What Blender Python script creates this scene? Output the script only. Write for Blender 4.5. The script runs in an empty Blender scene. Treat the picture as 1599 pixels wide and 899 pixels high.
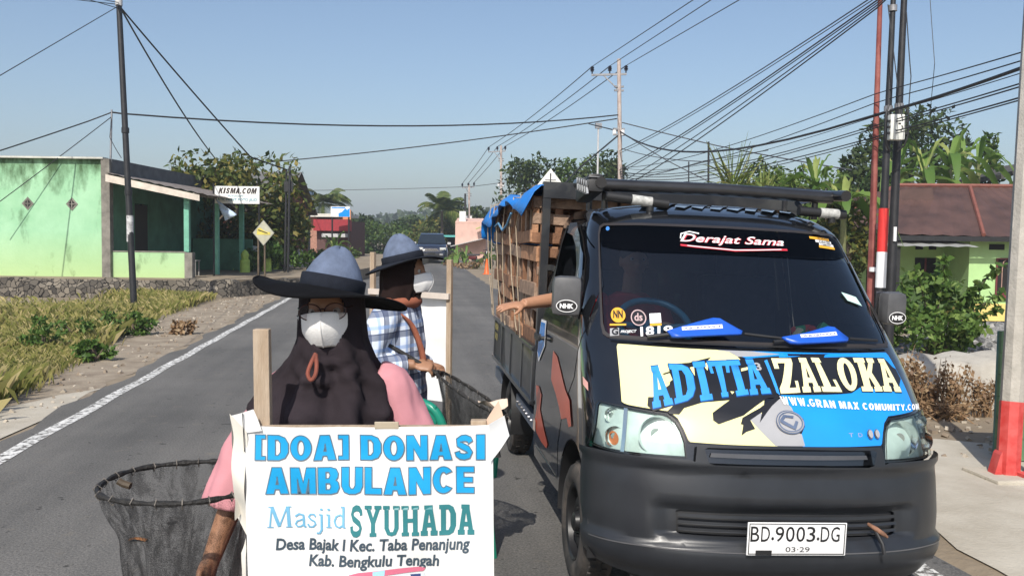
import bpy, bmesh, math, random
import numpy as np
from mathutils import Vector, Matrix

random.seed(7); rng = np.random.default_rng(7)
scene = bpy.context.scene
COL = scene.collection
R = math.radians
PI = math.pi

# ------------------------------------------------------------------ camera, sky, sun, exposure
CAM_YAW, CAM_PITCH, CAM_ROLL, FPX = R(7.219), R(3.13), R(0.744), 1401.4
CAM = Vector((0, 0, 1.65))
_f = Vector((math.sin(CAM_YAW)*math.cos(CAM_PITCH), math.cos(CAM_YAW)*math.cos(CAM_PITCH), -math.sin(CAM_PITCH)))
_r0 = Vector((math.cos(CAM_YAW), -math.sin(CAM_YAW), 0)); _d0 = _f.cross(_r0)
_r = _r0*math.cos(CAM_ROLL) - _d0*math.sin(CAM_ROLL); _d = _f.cross(_r)
cam_data = bpy.data.cameras.new('camera'); cam_data.sensor_width = 36; cam_data.lens = FPX/1599*36
cam_data.clip_start = 0.05; cam_data.clip_end = 3000
cam = bpy.data.objects.new('camera', cam_data); COL.objects.link(cam)
cam.matrix_world = Matrix(((_r.x, -_d.x, -_f.x, 0), (_r.y, -_d.y, -_f.y, 0), (_r.z, -_d.z, -_f.z, 1.65), (0, 0, 0, 1)))
scene.camera = cam

SUN_ELEV, SUN_AZ = R(44), R(180+19)          # azimuth clockwise from +Y
world = bpy.data.worlds.new('World'); scene.world = world; world.use_nodes = True
wn = world.node_tree; wn.nodes.clear()
sky = wn.nodes.new('ShaderNodeTexSky'); sky.sky_type = 'NISHITA'; sky.sun_disc = False
sky.sun_elevation = SUN_ELEV; sky.sun_rotation = SUN_AZ; sky.air_density = 1.0; sky.dust_density = 2.0; sky.ozone_density = 2.2
bg = wn.nodes.new('ShaderNodeBackground'); bg.inputs['Strength'].default_value = 0.14
wo = wn.nodes.new('ShaderNodeOutputWorld')
wn.links.new(sky.outputs[0], bg.inputs[0]); wn.links.new(bg.outputs[0], wo.inputs[0])
sun_data = bpy.data.lights.new('sun', 'SUN'); sun_data.energy = 4.9; sun_data.angle = R(0.5); sun_data.color = (1, .95, .87)
sun = bpy.data.objects.new('sun', sun_data); COL.objects.link(sun)
sd = Vector((math.sin(SUN_AZ)*math.cos(SUN_ELEV), math.cos(SUN_AZ)*math.cos(SUN_ELEV), math.sin(SUN_ELEV)))
sun.rotation_euler = sd.to_track_quat('Z', 'Y').to_euler(); sun.location = (0, -20, 40)
scene.view_settings.view_transform = 'Standard'; scene.view_settings.look = 'None'
scene.view_settings.exposure = 0.0; scene.view_settings.gamma = 1

# ------------------------------------------------------------------ helpers: points
def at(u, v, z):                 # the world point at depth z on the line of sight of a photo pixel
    return CAM + (_f + _r*((u-800)/FPX) + _d*((v-450)/FPX))*z
def gnd(u, v, h=0.0):
    d = _f + _r*((u-800)/FPX) + _d*((v-450)/FPX)
    return CAM + d*((h-1.65)/d.z)
def sstep(a, b, x):
    t = min(1, max(0, (x-a)/(b-a))); return t*t*(3-2*t)

# ------------------------------------------------------------------ helpers: materials
MATS = {}
def _n(nt, t, **kw):
    n = nt.nodes.new(t)
    for k, v in kw.items():
        if k in n.inputs: n.inputs[k].default_value = v
        else: setattr(n, k, v)
    return n
def pm(name, col, rough=.6, var=.12, scale=6., metal=0., bump=0., bscale=None, coat=0., spec=.5, col2=None, lo=.35, hi=.65, detail=5, stretch=None):
    """procedural principled material: base colour varied by noise, optional second colour in patches, optional bump"""
    if name in MATS: return MATS[name]
    m = bpy.data.materials.new(name); m.use_nodes = True; nt = m.node_tree
    b = nt.nodes['Principled BSDF']
    b.inputs['Roughness'].default_value = rough; b.inputs['Metallic'].default_value = metal
    b.inputs['Specular IOR Level'].default_value = spec; b.inputs['Coat Weight'].default_value = coat
    tc = _n(nt, 'ShaderNodeTexCoord'); src = tc.outputs['Object']
    if stretch:
        mp = _n(nt, 'ShaderNodeMapping'); mp.inputs['Scale'].default_value = stretch
        nt.links.new(src, mp.inputs[0]); src = mp.outputs[0]
    no = _n(nt, 'ShaderNodeTexNoise', Scale=scale, Detail=detail, Roughness=.6); nt.links.new(src, no.inputs['Vector'])
    cr = _n(nt, 'ShaderNodeValToRGB'); e = cr.color_ramp.elements
    c2 = col2 if col2 else tuple(min(1, c*(1+var)) for c in col)
    c1 = col if col2 else tuple(c*(1-var) for c in col)
    e[0].position = lo; e[0].color = (*c1, 1); e[1].position = hi; e[1].color = (*c2, 1)
    nt.links.new(no.outputs['Fac'], cr.inputs[0]); nt.links.new(cr.outputs[0], b.inputs['Base Color'])
    if bump:
        n2 = _n(nt, 'ShaderNodeTexNoise', Scale=bscale or scale*8, Detail=4); nt.links.new(src, n2.inputs['Vector'])
        bp = _n(nt, 'ShaderNodeBump', Strength=bump, Distance=.02); nt.links.new(n2.outputs['Fac'], bp.inputs['Height'])
        nt.links.new(bp.outputs[0], b.inputs['Normal'])
    MATS[name] = m; return m
def leafmat(name, c1, c2, c3=None, rough=.55, trans=.3):
    if name in MATS: return MATS[name]
    m = bpy.data.materials.new(name); m.use_nodes = True; nt = m.node_tree; b = nt.nodes['Principled BSDF']
    b.inputs['Roughness'].default_value = rough; b.inputs['Specular IOR Level'].default_value = .35
    g = _n(nt, 'ShaderNodeNewGeometry'); cr = _n(nt, 'ShaderNodeValToRGB'); e = cr.color_ramp.elements
    e[0].color = (*c1, 1); e[1].color = (*(c3 or c2), 1)
    if c3: k = e.new(.6); k.color = (*c2, 1)
    nt.links.new(g.outputs['Random Per Island'], cr.inputs[0]); nt.links.new(cr.outputs[0], b.inputs['Base Color'])
    t = _n(nt, 'ShaderNodeBsdfTranslucent'); nt.links.new(cr.outputs[0], t.inputs[0])
    mx = _n(nt, 'ShaderNodeMixShader'); mx.inputs[0].default_value = trans
    nt.links.new(b.outputs[0], mx.inputs[1]); nt.links.new(t.outputs[0], mx.inputs[2])
    nt.links.new(mx.outputs[0], nt.nodes['Material Output'].inputs[0])
    MATS[name] = m; return m
def glassmat(name, tint, rough=.02, refl=1.0):
    if name in MATS: return MATS[name]
    m = bpy.data.materials.new(name); m.use_nodes = True; nt = m.node_tree; nt.nodes.remove(nt.nodes['Principled BSDF'])
    t = _n(nt, 'ShaderNodeBsdfTransparent'); t.inputs[0].default_value = (*tint, 1)
    g = _n(nt, 'ShaderNodeBsdfGlossy', Roughness=rough); fr = _n(nt, 'ShaderNodeFresnel', IOR=1.45)
    mu = _n(nt, 'ShaderNodeMath', operation='MULTIPLY'); mu.inputs[1].default_value = refl
    nt.links.new(fr.outputs[0], mu.inputs[0])
    mx = _n(nt, 'ShaderNodeMixShader'); nt.links.new(mu.outputs[0], mx.inputs[0])
    nt.links.new(t.outputs[0], mx.inputs[1]); nt.links.new(g.outputs[0], mx.inputs[2])
    nt.links.new(mx.outputs[0], nt.nodes['Material Output'].inputs[0])
    MATS[name] = m; return m
def netmat(name, col, density):
    """fine fishing-net cloth: woven threads with holes, gathered in darker folds"""
    if name in MATS: return MATS[name]
    m = bpy.data.materials.new(name); m.use_nodes = True; nt = m.node_tree; b = nt.nodes['Principled BSDF']
    b.inputs['Base Color'].default_value = (*col, 1); b.inputs['Roughness'].default_value = .8
    tc = _n(nt, 'ShaderNodeTexCoord'); mp = _n(nt, 'ShaderNodeMapping'); mp.inputs['Scale'].default_value = (1, 1, .16)
    nt.links.new(tc.outputs['Object'], mp.inputs[0])
    no = _n(nt, 'ShaderNodeTexNoise', Scale=26., Detail=4., Distortion=1.2); nt.links.new(mp.outputs[0], no.inputs['Vector'])
    n2 = _n(nt, 'ShaderNodeTexNoise', Scale=420., Detail=0.); nt.links.new(tc.outputs['Object'], n2.inputs['Vector'])
    ad = _n(nt, 'ShaderNodeMath', operation='MULTIPLY_ADD'); ad.inputs[1].default_value = .5; ad.inputs[2].default_value = -.25
    nt.links.new(n2.outputs['Fac'], ad.inputs[0])
    s = _n(nt, 'ShaderNodeMath', operation='ADD'); nt.links.new(no.outputs['Fac'], s.inputs[0]); nt.links.new(ad.outputs[0], s.inputs[1])
    mr = _n(nt, 'ShaderNodeMapRange'); mr.inputs[1].default_value = .38; mr.inputs[2].default_value = .66
    mr.inputs[3].default_value = density-.22; mr.inputs[4].default_value = min(1, density+.45)
    nt.links.new(s.outputs[0], mr.inputs[0])
    t = _n(nt, 'ShaderNodeBsdfTransparent'); mx = _n(nt, 'ShaderNodeMixShader')
    nt.links.new(mr.outputs[0], mx.inputs[0]); nt.links.new(t.outputs[0], mx.inputs[1]); nt.links.new(b.outputs[0], mx.inputs[2])
    nt.links.new(mx.outputs[0], nt.nodes['Material Output'].inputs[0])
    MATS[name] = m; return m

# ------------------------------------------------------------------ helpers: objects
WM = {}
def tag(o, label=None, cat=None, group=None, kind=None):
    for k, v in (('label', label), ('category', cat), ('group', group), ('kind', kind)):
        if v: o[k] = v
    return o
def thing(name, label, cat, loc=(0, 0, 0), rz=0., group=None, mat=None):
    o = bpy.data.objects.new(name, None); COL.objects.link(o); o.empty_display_size = .2
    mw = mat if mat is not None else Matrix.Translation(Vector(loc)) @ Matrix.Rotation(rz, 4, 'Z')
    o.matrix_world = mw; WM[o] = mw.copy()
    return tag(o, label, cat, group)
class MB:
    def __init__(s): s.v = []; s.f = []; s.mi = []; s.m = 0
    def add(s, vs, fs):
        o = len(s.v); s.v += [tuple(p) for p in vs]; s.f += [tuple(i+o for i in f) for f in fs]; s.mi += [s.m]*len(fs); return s
    def box(s, c, d, rot=None, bev=0.):
        """box of size d centred on c; chamfered by bev"""
        x, y, z = d[0]/2, d[1]/2, d[2]/2
        if bev <= 0:
            vs = [Vector((a*x, b*y, e*z)) for a in (-1, 1) for b in (-1, 1) for e in (-1, 1)]
            fs = [(0, 1, 3, 2), (4, 6, 7, 5), (0, 4, 5, 1), (2, 3, 7, 6), (0, 2, 6, 4), (1, 5, 7, 3)]
        else:
            bm = bmesh.new(); bmesh.ops.create_cube(bm, size=1)
            for q in bm.verts: q.co = Vector((q.co.x*2*x, q.co.y*2*y, q.co.z*2*z))
            bmesh.ops.bevel(bm, geom=bm.edges[:], offset=bev, segments=2, profile=.6, affect='EDGES')
            vs = [q.co.copy() for q in bm.verts]; fs = [[q.index for q in f.verts] for f in bm.faces]; bm.free()
        if rot is not None: vs = [rot @ q for q in vs]
        c = Vector(c); return s.add([q+c for q in vs], fs)
    def beam(s, a, b, w, h, up=(0, 0, 1), bev=0.):
        a, b = Vector(a), Vector(b); d = b-a; L = d.length; d.normalize(); up = Vector(up)
        if abs(d.dot(up)) > .98: up = Vector((0, 1, 0))
        sx = d.cross(up).normalized(); u = sx.cross(d)
        rot = Matrix((sx, d, u)).transposed(); return s.box((a+b)/2, (w, L, h), rot, bev)
    def tube(s, path, rad, n=8, closed=False, caps=True):
        P = [Vector(p) for p in path]; k = len(P); rs = rad if hasattr(rad, '__len__') else [rad]*k
        vs = []; fs = []; prev = None
        for i in range(k):
            if closed: t = P[(i+1) % k]-P[i-1]
            else: t = P[min(i+1, k-1)]-P[max(i-1, 0)]
            t.normalize()
            if prev is None:
                a = Vector((0, 0, 1)) if abs(t.z) < .9 else Vector((1, 0, 0)); x = t.cross(a).normalized()
            else: x = (prev-t*prev.dot(t)).normalized()
            prev = x; y = t.cross(x)
            for j in range(n):
                g = 2*PI*j/n; vs.append(P[i]+(x*math.cos(g)+y*math.sin(g))*rs[i])
        for i in range(k if closed else k-1):
            for j in range(n):
                a = i*n+j; b = i*n+(j+1) % n; i2 = (i+1) % k
                fs.append((a, b, i2*n+(j+1) % n, i2*n+j))
        if caps and not closed: fs.append(tuple(range(n-1, -1, -1))); fs.append(tuple((k-1)*n+j for j in range(n)))
        return s.add(vs, fs)
    def lathe(s, prof, n=32, mat=None, caps=False):
        vs = []; fs = []; k = len(prof)
        for r, z in prof:
            for j in range(n): vs.append(Vector((r*math.cos(2*PI*j/n), r*math.sin(2*PI*j/n), z)))
        for i in range(k-1):
            for j in range(n): fs.append((i*n+j, i*n+(j+1) % n, (i+1)*n+(j+1) % n, (i+1)*n+j))
        if caps: fs.append(tuple(range(n-1, -1, -1))); fs.append(tuple((k-1)*n+j for j in range(n)))
        if mat is not None: vs = [mat @ q for q in vs]
        return s.add(vs, fs)
    def grid(s, rows, closed=False):
        n = len(rows[0]); vs = [p for r in rows for p in r]; fs = []
        for i in range(len(rows)-1):
            for j in range(n if closed else n-1):
                fs.append((i*n+j, i*n+(j+1) % n, (i+1)*n+(j+1) % n, (i+1)*n+j))
        return s.add(vs, fs)
    def prism(s, poly, fn, t0, t1):
        """extrude a 2D polygon between fn(x,y,t0) and fn(x,y,t1)"""
        k = len(poly); vs = [fn(x, y, t0) for x, y in poly]+[fn(x, y, t1) for x, y in poly]
        fs = [tuple(range(k-1, -1, -1)), tuple(range(k, 2*k))]+[(i, (i+1) % k, k+(i+1) % k, k+i) for i in range(k)]
        return s.add(vs, fs)
    def build(s, name, mats, parent=None, local=False, smooth=False, angle=40, xf=None):
        vs = s.v
        if xf is not None: vs = [xf @ Vector(p) for p in vs]
        if parent is not None and not local:
            iv = WM[parent].inverted(); vs = [iv @ Vector(p) for p in vs]
        me = bpy.data.meshes.new(name); me.from_pydata([tuple(p) for p in vs], [], s.f)
        for m in (mats if isinstance(mats, (list, tuple)) else [mats]): me.materials.append(m)
        if any(s.mi): me.polygons.foreach_set('material_index', s.mi)
        bm = bmesh.new(); bm.from_mesh(me); bmesh.ops.recalc_face_normals(bm, faces=bm.faces[:]); bm.to_mesh(me); bm.free()
        if smooth:
            me.polygons.foreach_set('use_smooth', [True]*len(me.polygons))
            if angle < 180: me.set_sharp_from_angle(angle=R(angle))
        me.update()
        return link(name, me, parent)
def link(name, me, parent=None):
    o = bpy.data.objects.new(name, me); COL.objects.link(o)
    if parent is not None: o.parent = parent; WM[o] = WM[parent]
    else: WM[o] = Matrix.Identity(4)
    return o
def npmesh(name, V, F, mats, parent=None, local=False, smooth=False, mi=None):
    """fast mesh from numpy arrays (F: quads or triangles)"""
    V = np.asarray(V, float)
    if parent is not None and not local:
        iv = np.array(WM[parent].inverted()); V = V @ iv[:3, :3].T+iv[:3, 3]
    me = bpy.data.meshes.new(name); F = np.asarray(F, np.int32); k = F.shape[1]
    me.vertices.add(len(V)); me.vertices.foreach_set('co', V.ravel())
    me.loops.add(F.size); me.loops.foreach_set('vertex_index', F.ravel())
    me.polygons.add(len(F)); me.polygons.foreach_set('loop_start', np.arange(0, F.size, k, dtype=np.int32)); me.polygons.foreach_set('loop_total', np.full(len(F), k, np.int32))
    for m in (mats if isinstance(mats, (list, tuple)) else [mats]): me.materials.append(m)
    if mi is not None: me.polygons.foreach_set('material_index', np.asarray(mi, np.int32))
    if smooth: me.polygons.foreach_set('use_smooth', np.ones(len(F), bool))
    me.update(calc_edges=True); me.validate()
    return link(name, me, parent)
def copy_tree(o, parent=None):
    c = o.copy(); COL.objects.link(c)
    if parent is not None: c.parent = parent
    for ch in [x for x in bpy.data.objects if x.parent == o]: copy_tree(ch, c)
    return c
def struct(o): o['kind'] = 'structure'; return o

# ------------------------------------------------------------------ helpers: flat lettering and decals
def _eval(o):
    COL.objects.link(o); dg = bpy.context.evaluated_depsgraph_get(); dg.update()
    me = bpy.data.meshes.new_from_object(o.evaluated_get(dg)); d = o.data; bpy.data.objects.remove(o)
    return me
def _arr(me):
    me.calc_loop_triangles()
    v = np.zeros(len(me.vertices)*3); me.vertices.foreach_get('co', v)
    t = np.zeros(len(me.loop_triangles)*3, np.int32); me.loop_triangles.foreach_get('vertices', t)
    r = (v.reshape(-1, 3)[:, :2].copy(), t.reshape(-1, 3).copy()); bpy.data.meshes.remove(me); return r
def fill2d(polys):
    cu = bpy.data.curves.new('outline', 'CURVE'); cu.dimensions = '2D'; cu.fill_mode = 'BOTH'
    for p in polys:
        sp = cu.splines.new('POLY'); sp.points.add(len(p)-1); sp.use_cyclic_u = True
        for i, (x, y) in enumerate(p): sp.points[i].co = (x, y, 0, 1)
    return _arr(_eval(bpy.data.objects.new('outline', cu)))
def text2d(s, bold=0., shear=0., space=1.):
    cu = bpy.data.curves.new('text', 'FONT'); cu.body = s; cu.offset = bold; cu.shear = shear; cu.space_character = space; cu.resolution_u = 3
    return _arr(_eval(bpy.data.objects.new('text', cu)))
def fit2d(m, x0, y0, x1, y1):
    v, t = m; lo, hi = v.min(0), v.max(0); s = np.maximum(hi-lo, 1e-9)
    return (v-lo)/s*np.array([x1-x0, y1-y0])+np.array([x0, y0]), t
def join2d(ms):
    vs, ts, o = [], [], 0
    for v, t in ms: vs.append(v); ts.append(t+o); o += len(v)
    return np.vstack(vs), np.vstack(ts)
def stroke(pts, w):
    P = [Vector(p) for p in pts]; L = []; Rr = []
    for i, p in enumerate(P):
        t = (P[min(i+1, len(P)-1)]-P[max(i-1, 0)]).normalized(); n = Vector((-t.y, t.x))*w/2
        L.append(tuple(p+n)); Rr.append(tuple(p-n))
    return L+Rr[::-1]
def ell(cx, cy, rx, ry, n=24, a0=0): return [(cx+rx*math.cos(a0+2*PI*i/n), cy+ry*math.sin(a0+2*PI*i/n)) for i in range(n)]
SLAB = {
 'A': [[(0,0),(.42,0),(.42,.16),(.36,.16),(.38,.27),(.62,.27),(.64,.16),(.58,.16),(.58,0),(1,0),(1,.16),(.92,.16),(.72,.86),(.72,1),(.22,1),(.22,.86),(.28,.86),(.08,.16),(0,.16)],[(.42,.42),(.58,.42),(.5,.74)]],
 'D': [[(0,0),(.6,0),(.85,.08),(1,.3),(1,.7),(.85,.92),(.6,1),(0,1),(0,.86),(.1,.86),(.1,.14),(0,.14)],[(.4,.16),(.55,.16),(.66,.3),(.66,.7),(.55,.84),(.4,.84)]],
 'I': [[(0,0),(1,0),(1,.15),(.8,.15),(.8,.85),(1,.85),(1,1),(0,1),(0,.85),(.2,.85),(.2,.15),(0,.15)]],
 'T': [[(.25,0),(.75,0),(.75,.13),(.66,.13),(.66,.86),(.84,.86),(.84,.66),(1,.66),(1,1),(0,1),(0,.66),(.16,.66),(.16,.86),(.34,.86),(.34,.13),(.25,.13)]],
 'Z': [[(0,0),(1,0),(1,.34),(.82,.34),(.82,.15),(.42,.15),(.98,.86),(.98,1),(.02,1),(.02,.7),(.2,.7),(.2,.86),(.55,.86),(0,.15)]],
 'L': [[(0,0),(1,0),(1,.36),(.82,.36),(.82,.15),(.52,.15),(.52,.86),(.66,.86),(.66,1),(0,1),(0,.86),(.14,.86),(.14,.15),(0,.15)]],
 'O': [ell(.5,.5,.5,.5,20), ell(.5,.5,.17,.34,16)],
 'K': [[(0,0),(.5,0),(.5,.14),(.44,.14),(.44,.36),(.5,.42),(.66,.14),(.6,.14),(.6,0),(1,0),(1,.14),(.94,.14),(.68,.56),(.9,.86),(1,.86),(1,1),(.62,1),(.62,.86),(.66,.86),(.44,.58),(.44,.86),(.5,.86),(.5,1),(0,1),(0,.86),(.12,.86),(.12,.14),(0,.14)]],
 'S': [stroke([(.86,.68),(.84,.8),(.7,.9),(.48,.92),(.26,.86),(.18,.72),(.28,.58),(.5,.5),(.72,.42),(.83,.28),(.74,.14),(.52,.08),(.28,.1),(.15,.2),(.13,.34)],.2)],
 'Y': [[(.3,0),(.7,0),(.7,.12),(.62,.12),(.62,.42),(.9,.88),(1,.88),(1,1),(.58,1),(.58,.88),(.66,.88),(.5,.6),(.34,.88),(.42,.88),(.42,1),(0,1),(0,.88),(.1,.88),(.38,.42),(.38,.12),(.3,.12)]],
 'U': [[(0,1),(.4,1),(.4,.88),(.33,.88),(.33,.28),(.42,.14),(.58,.14),(.67,.28),(.67,.88),(.6,.88),(.6,1),(1,1),(1,.88),(.92,.88),(.92,.25),(.76,.05),(.5,0),(.24,.05),(.08,.25),(.08,.88),(0,.88)][::-1]],
 'H': [[(0,0),(.42,0),(.42,.12),(.35,.12),(.35,.44),(.65,.44),(.65,.12),(.58,.12),(.58,0),(1,0),(1,.12),(.92,.12),(.92,.88),(1,.88),(1,1),(.58,1),(.58,.88),(.65,.88),(.65,.57),(.35,.57),(.35,.88),(.42,.88),(.42,1),(0,1),(0,.88),(.08,.88),(.08,.12),(0,.12)]],
}
def _carc(a0, a1, rx, ry, n=18): return [(.5+rx*math.cos(R(a0+(a1-a0)*i/n)), .5+ry*math.sin(R(a0+(a1-a0)*i/n))) for i in range(n+1)]
HEAVY = {
 '[': [[(0,0),(1,0),(1,.16),(.62,.16),(.62,.84),(1,.84),(1,1),(0,1)]], ']': [[(0,0),(1,0),(1,1),(0,1),(0,.84),(.38,.84),(.38,.16),(0,.16)]],
 'D': [[(0,0),(.55,0),(.85,.1),(1,.32),(1,.68),(.85,.9),(.55,1),(0,1)],[(.38,.2),(.5,.2),(.61,.32),(.61,.68),(.5,.8),(.38,.8)]],
 'O': [_carc(0,348,.5,.5,29), _carc(0,340,.15,.29,17)],
 'A': [[(0,0),(.36,0),(.41,.17),(.59,.17),(.64,0),(1,0),(.71,1),(.29,1)],[(.45,.36),(.55,.36),(.5,.68)]],
 'N': [[(0,0),(.34,0),(.34,.48),(.66,0),(1,0),(1,1),(.66,1),(.66,.52),(.34,1),(0,1)]],
 'S': [stroke([(.82,.70),(.76,.82),(.58,.88),(.40,.87),(.22,.78),(.24,.64),(.45,.54),(.68,.44),(.80,.30),(.72,.17),(.52,.12),(.32,.14),(.19,.22),(.16,.33)],.25)],
 'I': [[(0,0),(1,0),(1,1),(0,1)]], '.': [[(0,0),(1,0),(1,.22),(0,.22)]],
 'M': [[(0,0),(.27,0),(.27,.60),(.41,0),(.59,0),(.73,.60),(.73,0),(1,0),(1,1),(.64,1),(.5,.42),(.36,1),(0,1)]],
 'B': [[(0,0),(.62,0),(.9,.06),(1,.25),(.95,.45),(.84,.53),(.93,.62),(.95,.78),(.85,.94),(.6,1),(0,1)],[(.38,.18),(.54,.18),(.60,.29),(.54,.4),(.38,.4)],[(.38,.6),(.51,.6),(.56,.7),(.51,.82),(.38,.82)]],
 'U': [[(0,1),(0,.3),(.12,.08),(.35,0),(.65,0),(.88,.08),(1,.3),(1,1),(.64,1),(.64,.32),(.56,.2),(.44,.2),(.36,.32),(.36,1)]],
 'L': [[(0,0),(1,0),(1,.24),(.42,.24),(.42,1),(0,1)]],
 'C': [_carc(38,322,.5,.5,24)+_carc(312,48,.17,.29,16)],
 'E': [[(0,0),(1,0),(1,.22),(.42,.22),(.42,.4),(.92,.4),(.92,.6),(.42,.6),(.42,.78),(1,.78),(1,1),(0,1)]],
 'W': [[(.2,0),(.4,0),(.5,.5),(.6,0),(.8,0),(1,1),(.76,1),(.69,.42),(.58,1),(.42,1),(.31,.42),(.24,1),(0,1)]],
 'G': [_carc(40,325,.5,.5,20)+[(.96,.54),(.54,.54),(.54,.36),(.68,.36)]+_carc(300,50,.2,.29,14)],
 'R': [[(0,0),(.34,0),(.34,.36),(.44,.36),(.64,0),(1,0),(.76,.42),(.95,.56),(.97,.82),(.8,.97),(.6,1),(0,1)],[(.34,.56),(.55,.56),(.63,.67),(.55,.8),(.34,.8)]],
 'X': [[(0,0),(.36,0),(.5,.28),(.64,0),(1,0),(.7,.51),(.98,1),(.62,1),(.5,.74),(.38,1),(.02,1),(.3,.51)]],
 'T': [[(.34,0),(.66,0),(.66,.78),(1,.78),(1,1),(0,1),(0,.78),(.34,.78)]],
 'Y': [[(.34,0),(.66,0),(.66,.4),(1,1),(.64,1),(.5,.66),(.36,1),(0,1),(.34,.4)]],
 'K': [[(0,0),(.34,0),(.34,.33),(.42,.42),(.62,0),(1,0),(.66,.62),(.98,1),(.56,1),(.34,.66),(.34,1),(0,1)]],
}
def _offset(p, w):
    n = len(p); ar = sum(p[i][0]*p[(i+1) % n][1]-p[(i+1) % n][0]*p[i][1] for i in range(n)); sg = 1 if ar > 0 else -1; out = []
    for i in range(n):
        a, b, c = Vector(p[i-1]), Vector(p[i]), Vector(p[(i+1) % n]); d1 = (b-a); d2 = (c-b)
        if d1.length < 1e-9 or d2.length < 1e-9: continue
        d1.normalize(); d2.normalize(); n1 = Vector((d1.y, -d1.x))*sg; n2 = Vector((d2.y, -d2.x))*sg; m_ = n1+n2
        if m_.length < .3: m_ = n1
        m_.normalize(); k = min(1.8, 1/max(.4, m_.dot(n1))); out.append(tuple(b+m_*w*k))
    return out
def glyphs(word, font, widths, gap, box, edge=0.):
    """lay a word of polygon glyphs into box (x0, y0, x1, y1); returns (faces, edge rings) as flat 2D meshes"""
    tot = sum(widths)+gap*(len(widths)-1); x0, y0, x1, y1 = box; x = 0; fm, em = [], []
    for ch, w in zip(word, widths):
        if ch != ' ':
            P = [[(x0+(x+px*w)/tot*(x1-x0), y0+py*(y1-y0)) for px, py in q] for q in font[ch]]; fm.append(fill2d(P))
            for q in (P if edge else []): em.append(fill2d([_offset(q, edge*.6), _offset(q, -edge*.4)]))
        x += w+gap
    return join2d(fm), (join2d(em) if em else None)
def slab2d(word, widths, gap=.08):
    x = 0; out = []
    for ch, w in zip(word, widths):
        v, t = fill2d(SLAB[ch]); out.append((v*np.array([w, 1])+np.array([x, 0]), t)); x += w+gap
    return join2d(out)
def decal(name, m2, fn, mat, parent, step=None, local=True, smooth=True):
    """map a flat 2D mesh through fn(x, y) -> 3D; step = grid size at which it is cut so it follows a curved surface"""
    v, t = m2
    bm = bmesh.new(); bv = [bm.verts.new((p[0], p[1], 0)) for p in v]
    for a, b, c in t:
        try: bm.faces.new((bv[a], bv[b], bv[c]))
        except ValueError: pass
    if step:
        lo, hi = v.min(0), v.max(0)
        for ax in (0, 1):
            k = math.floor(lo[ax]/step)+1
            while k*step < hi[ax]:
                co = [0, 0, 0]; no = [0, 0, 0]; co[ax] = k*step+1e-5; no[ax] = 1
                bmesh.ops.bisect_plane(bm, geom=bm.verts[:]+bm.edges[:]+bm.faces[:], plane_co=co, plane_no=no, dist=1e-6); k += 1
    for q in bm.verts: q.co = Vector(fn(q.co.x, q.co.y))
    me = bpy.data.meshes.new(name); bm.to_mesh(me); bm.free(); me.materials.append(mat)
    if not local and parent is not None: me.transform(WM[parent].inverted())
    if smooth: me.polygons.foreach_set('use_smooth', [True]*len(me.polygons))
    me.update(); return link(name, me, parent)
def face_front(o, direction):      # turn a decal so its faces look along direction
    me = o.data
    if me.polygons and sum((p.normal.dot(direction)*p.area for p in me.polygons)) < 0: me.flip_normals()
    return o
# ------------------------------------------------------------------ shared materials
M_black = pm('truck_black_paint', (.007, .008, .010), .14, .3, 3, coat=1., spec=.6)
M_plastic = pm('grey_bumper_plastic', (.021, .023, .027), .34, .12, 8, bump=.03, bscale=300)
M_dark = pm('black_plastic', (.015, .015, .016), .5, .2, 8)
M_rub = pm('dusty_rubber', (.025, .024, .023), .8, .2, 8, col2=(.12, .10, .085), lo=.4, hi=.75)
M_steel = pm('black_steel_rim', (.02, .02, .021), .4, .2, 8, metal=.3)
M_chrome = pm('chrome', (.75, .75, .76), .12, .05, 5, metal=1.)
M_lamp_in = pm('lamp_reflector', (.60, .66, .63), .25, .12, 9, metal=.15)
M_lens = glassmat('lamp_lens', (.86, .94, .92), .06, 1.)
M_glass = glassmat('tinted_glass', (.30, .36, .42), .015, 2.6)
M_sunstrip = glassmat('dark_film', (.16, .17, .2), .05, .6)
M_yel = pm('sticker_pale_yellow', (.90, .84, .40), .25, .04, 4, coat=.6)
M_blu = pm('sticker_sky_blue', (.012, .27, .80), .25, .06, 4, coat=.6)
M_lblu = pm('sticker_letter_blue', (.04, .30, .78), .28, .1, 12, coat=.5)
M_cream = pm('sticker_letter_cream', (.92, .84, .46), .28, .04, 4, coat=.5)
M_gry = pm('sticker_grey', (.36, .36, .37), .3, .05, 4, coat=.5)
M_blk = pm('sticker_black', (.012, .012, .014), .3, .2, 4, coat=.4)
M_wht = pm('sticker_white', (.8, .8, .8), .4, .03, 4)
M_red = pm('sticker_red', (.55, .03, .05), .4, .05, 4)
M_orange = pm('sticker_orange_red', (.60, .085, .03), .35, .1, 4, coat=.6)
M_gold = pm('sticker_gold', (.75, .38, .03), .4, .05, 4)
M_cloth_blue = pm('wiper_cover_blue', (.015, .10, .55), .35, .08, 10)
M_seat = pm('seat_fabric', (.05, .05, .055), .8, .2, 20)
M_cyanplastic = pm('steering_blue_vinyl', (.03, .16, .25), .4, .1, 10)

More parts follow.
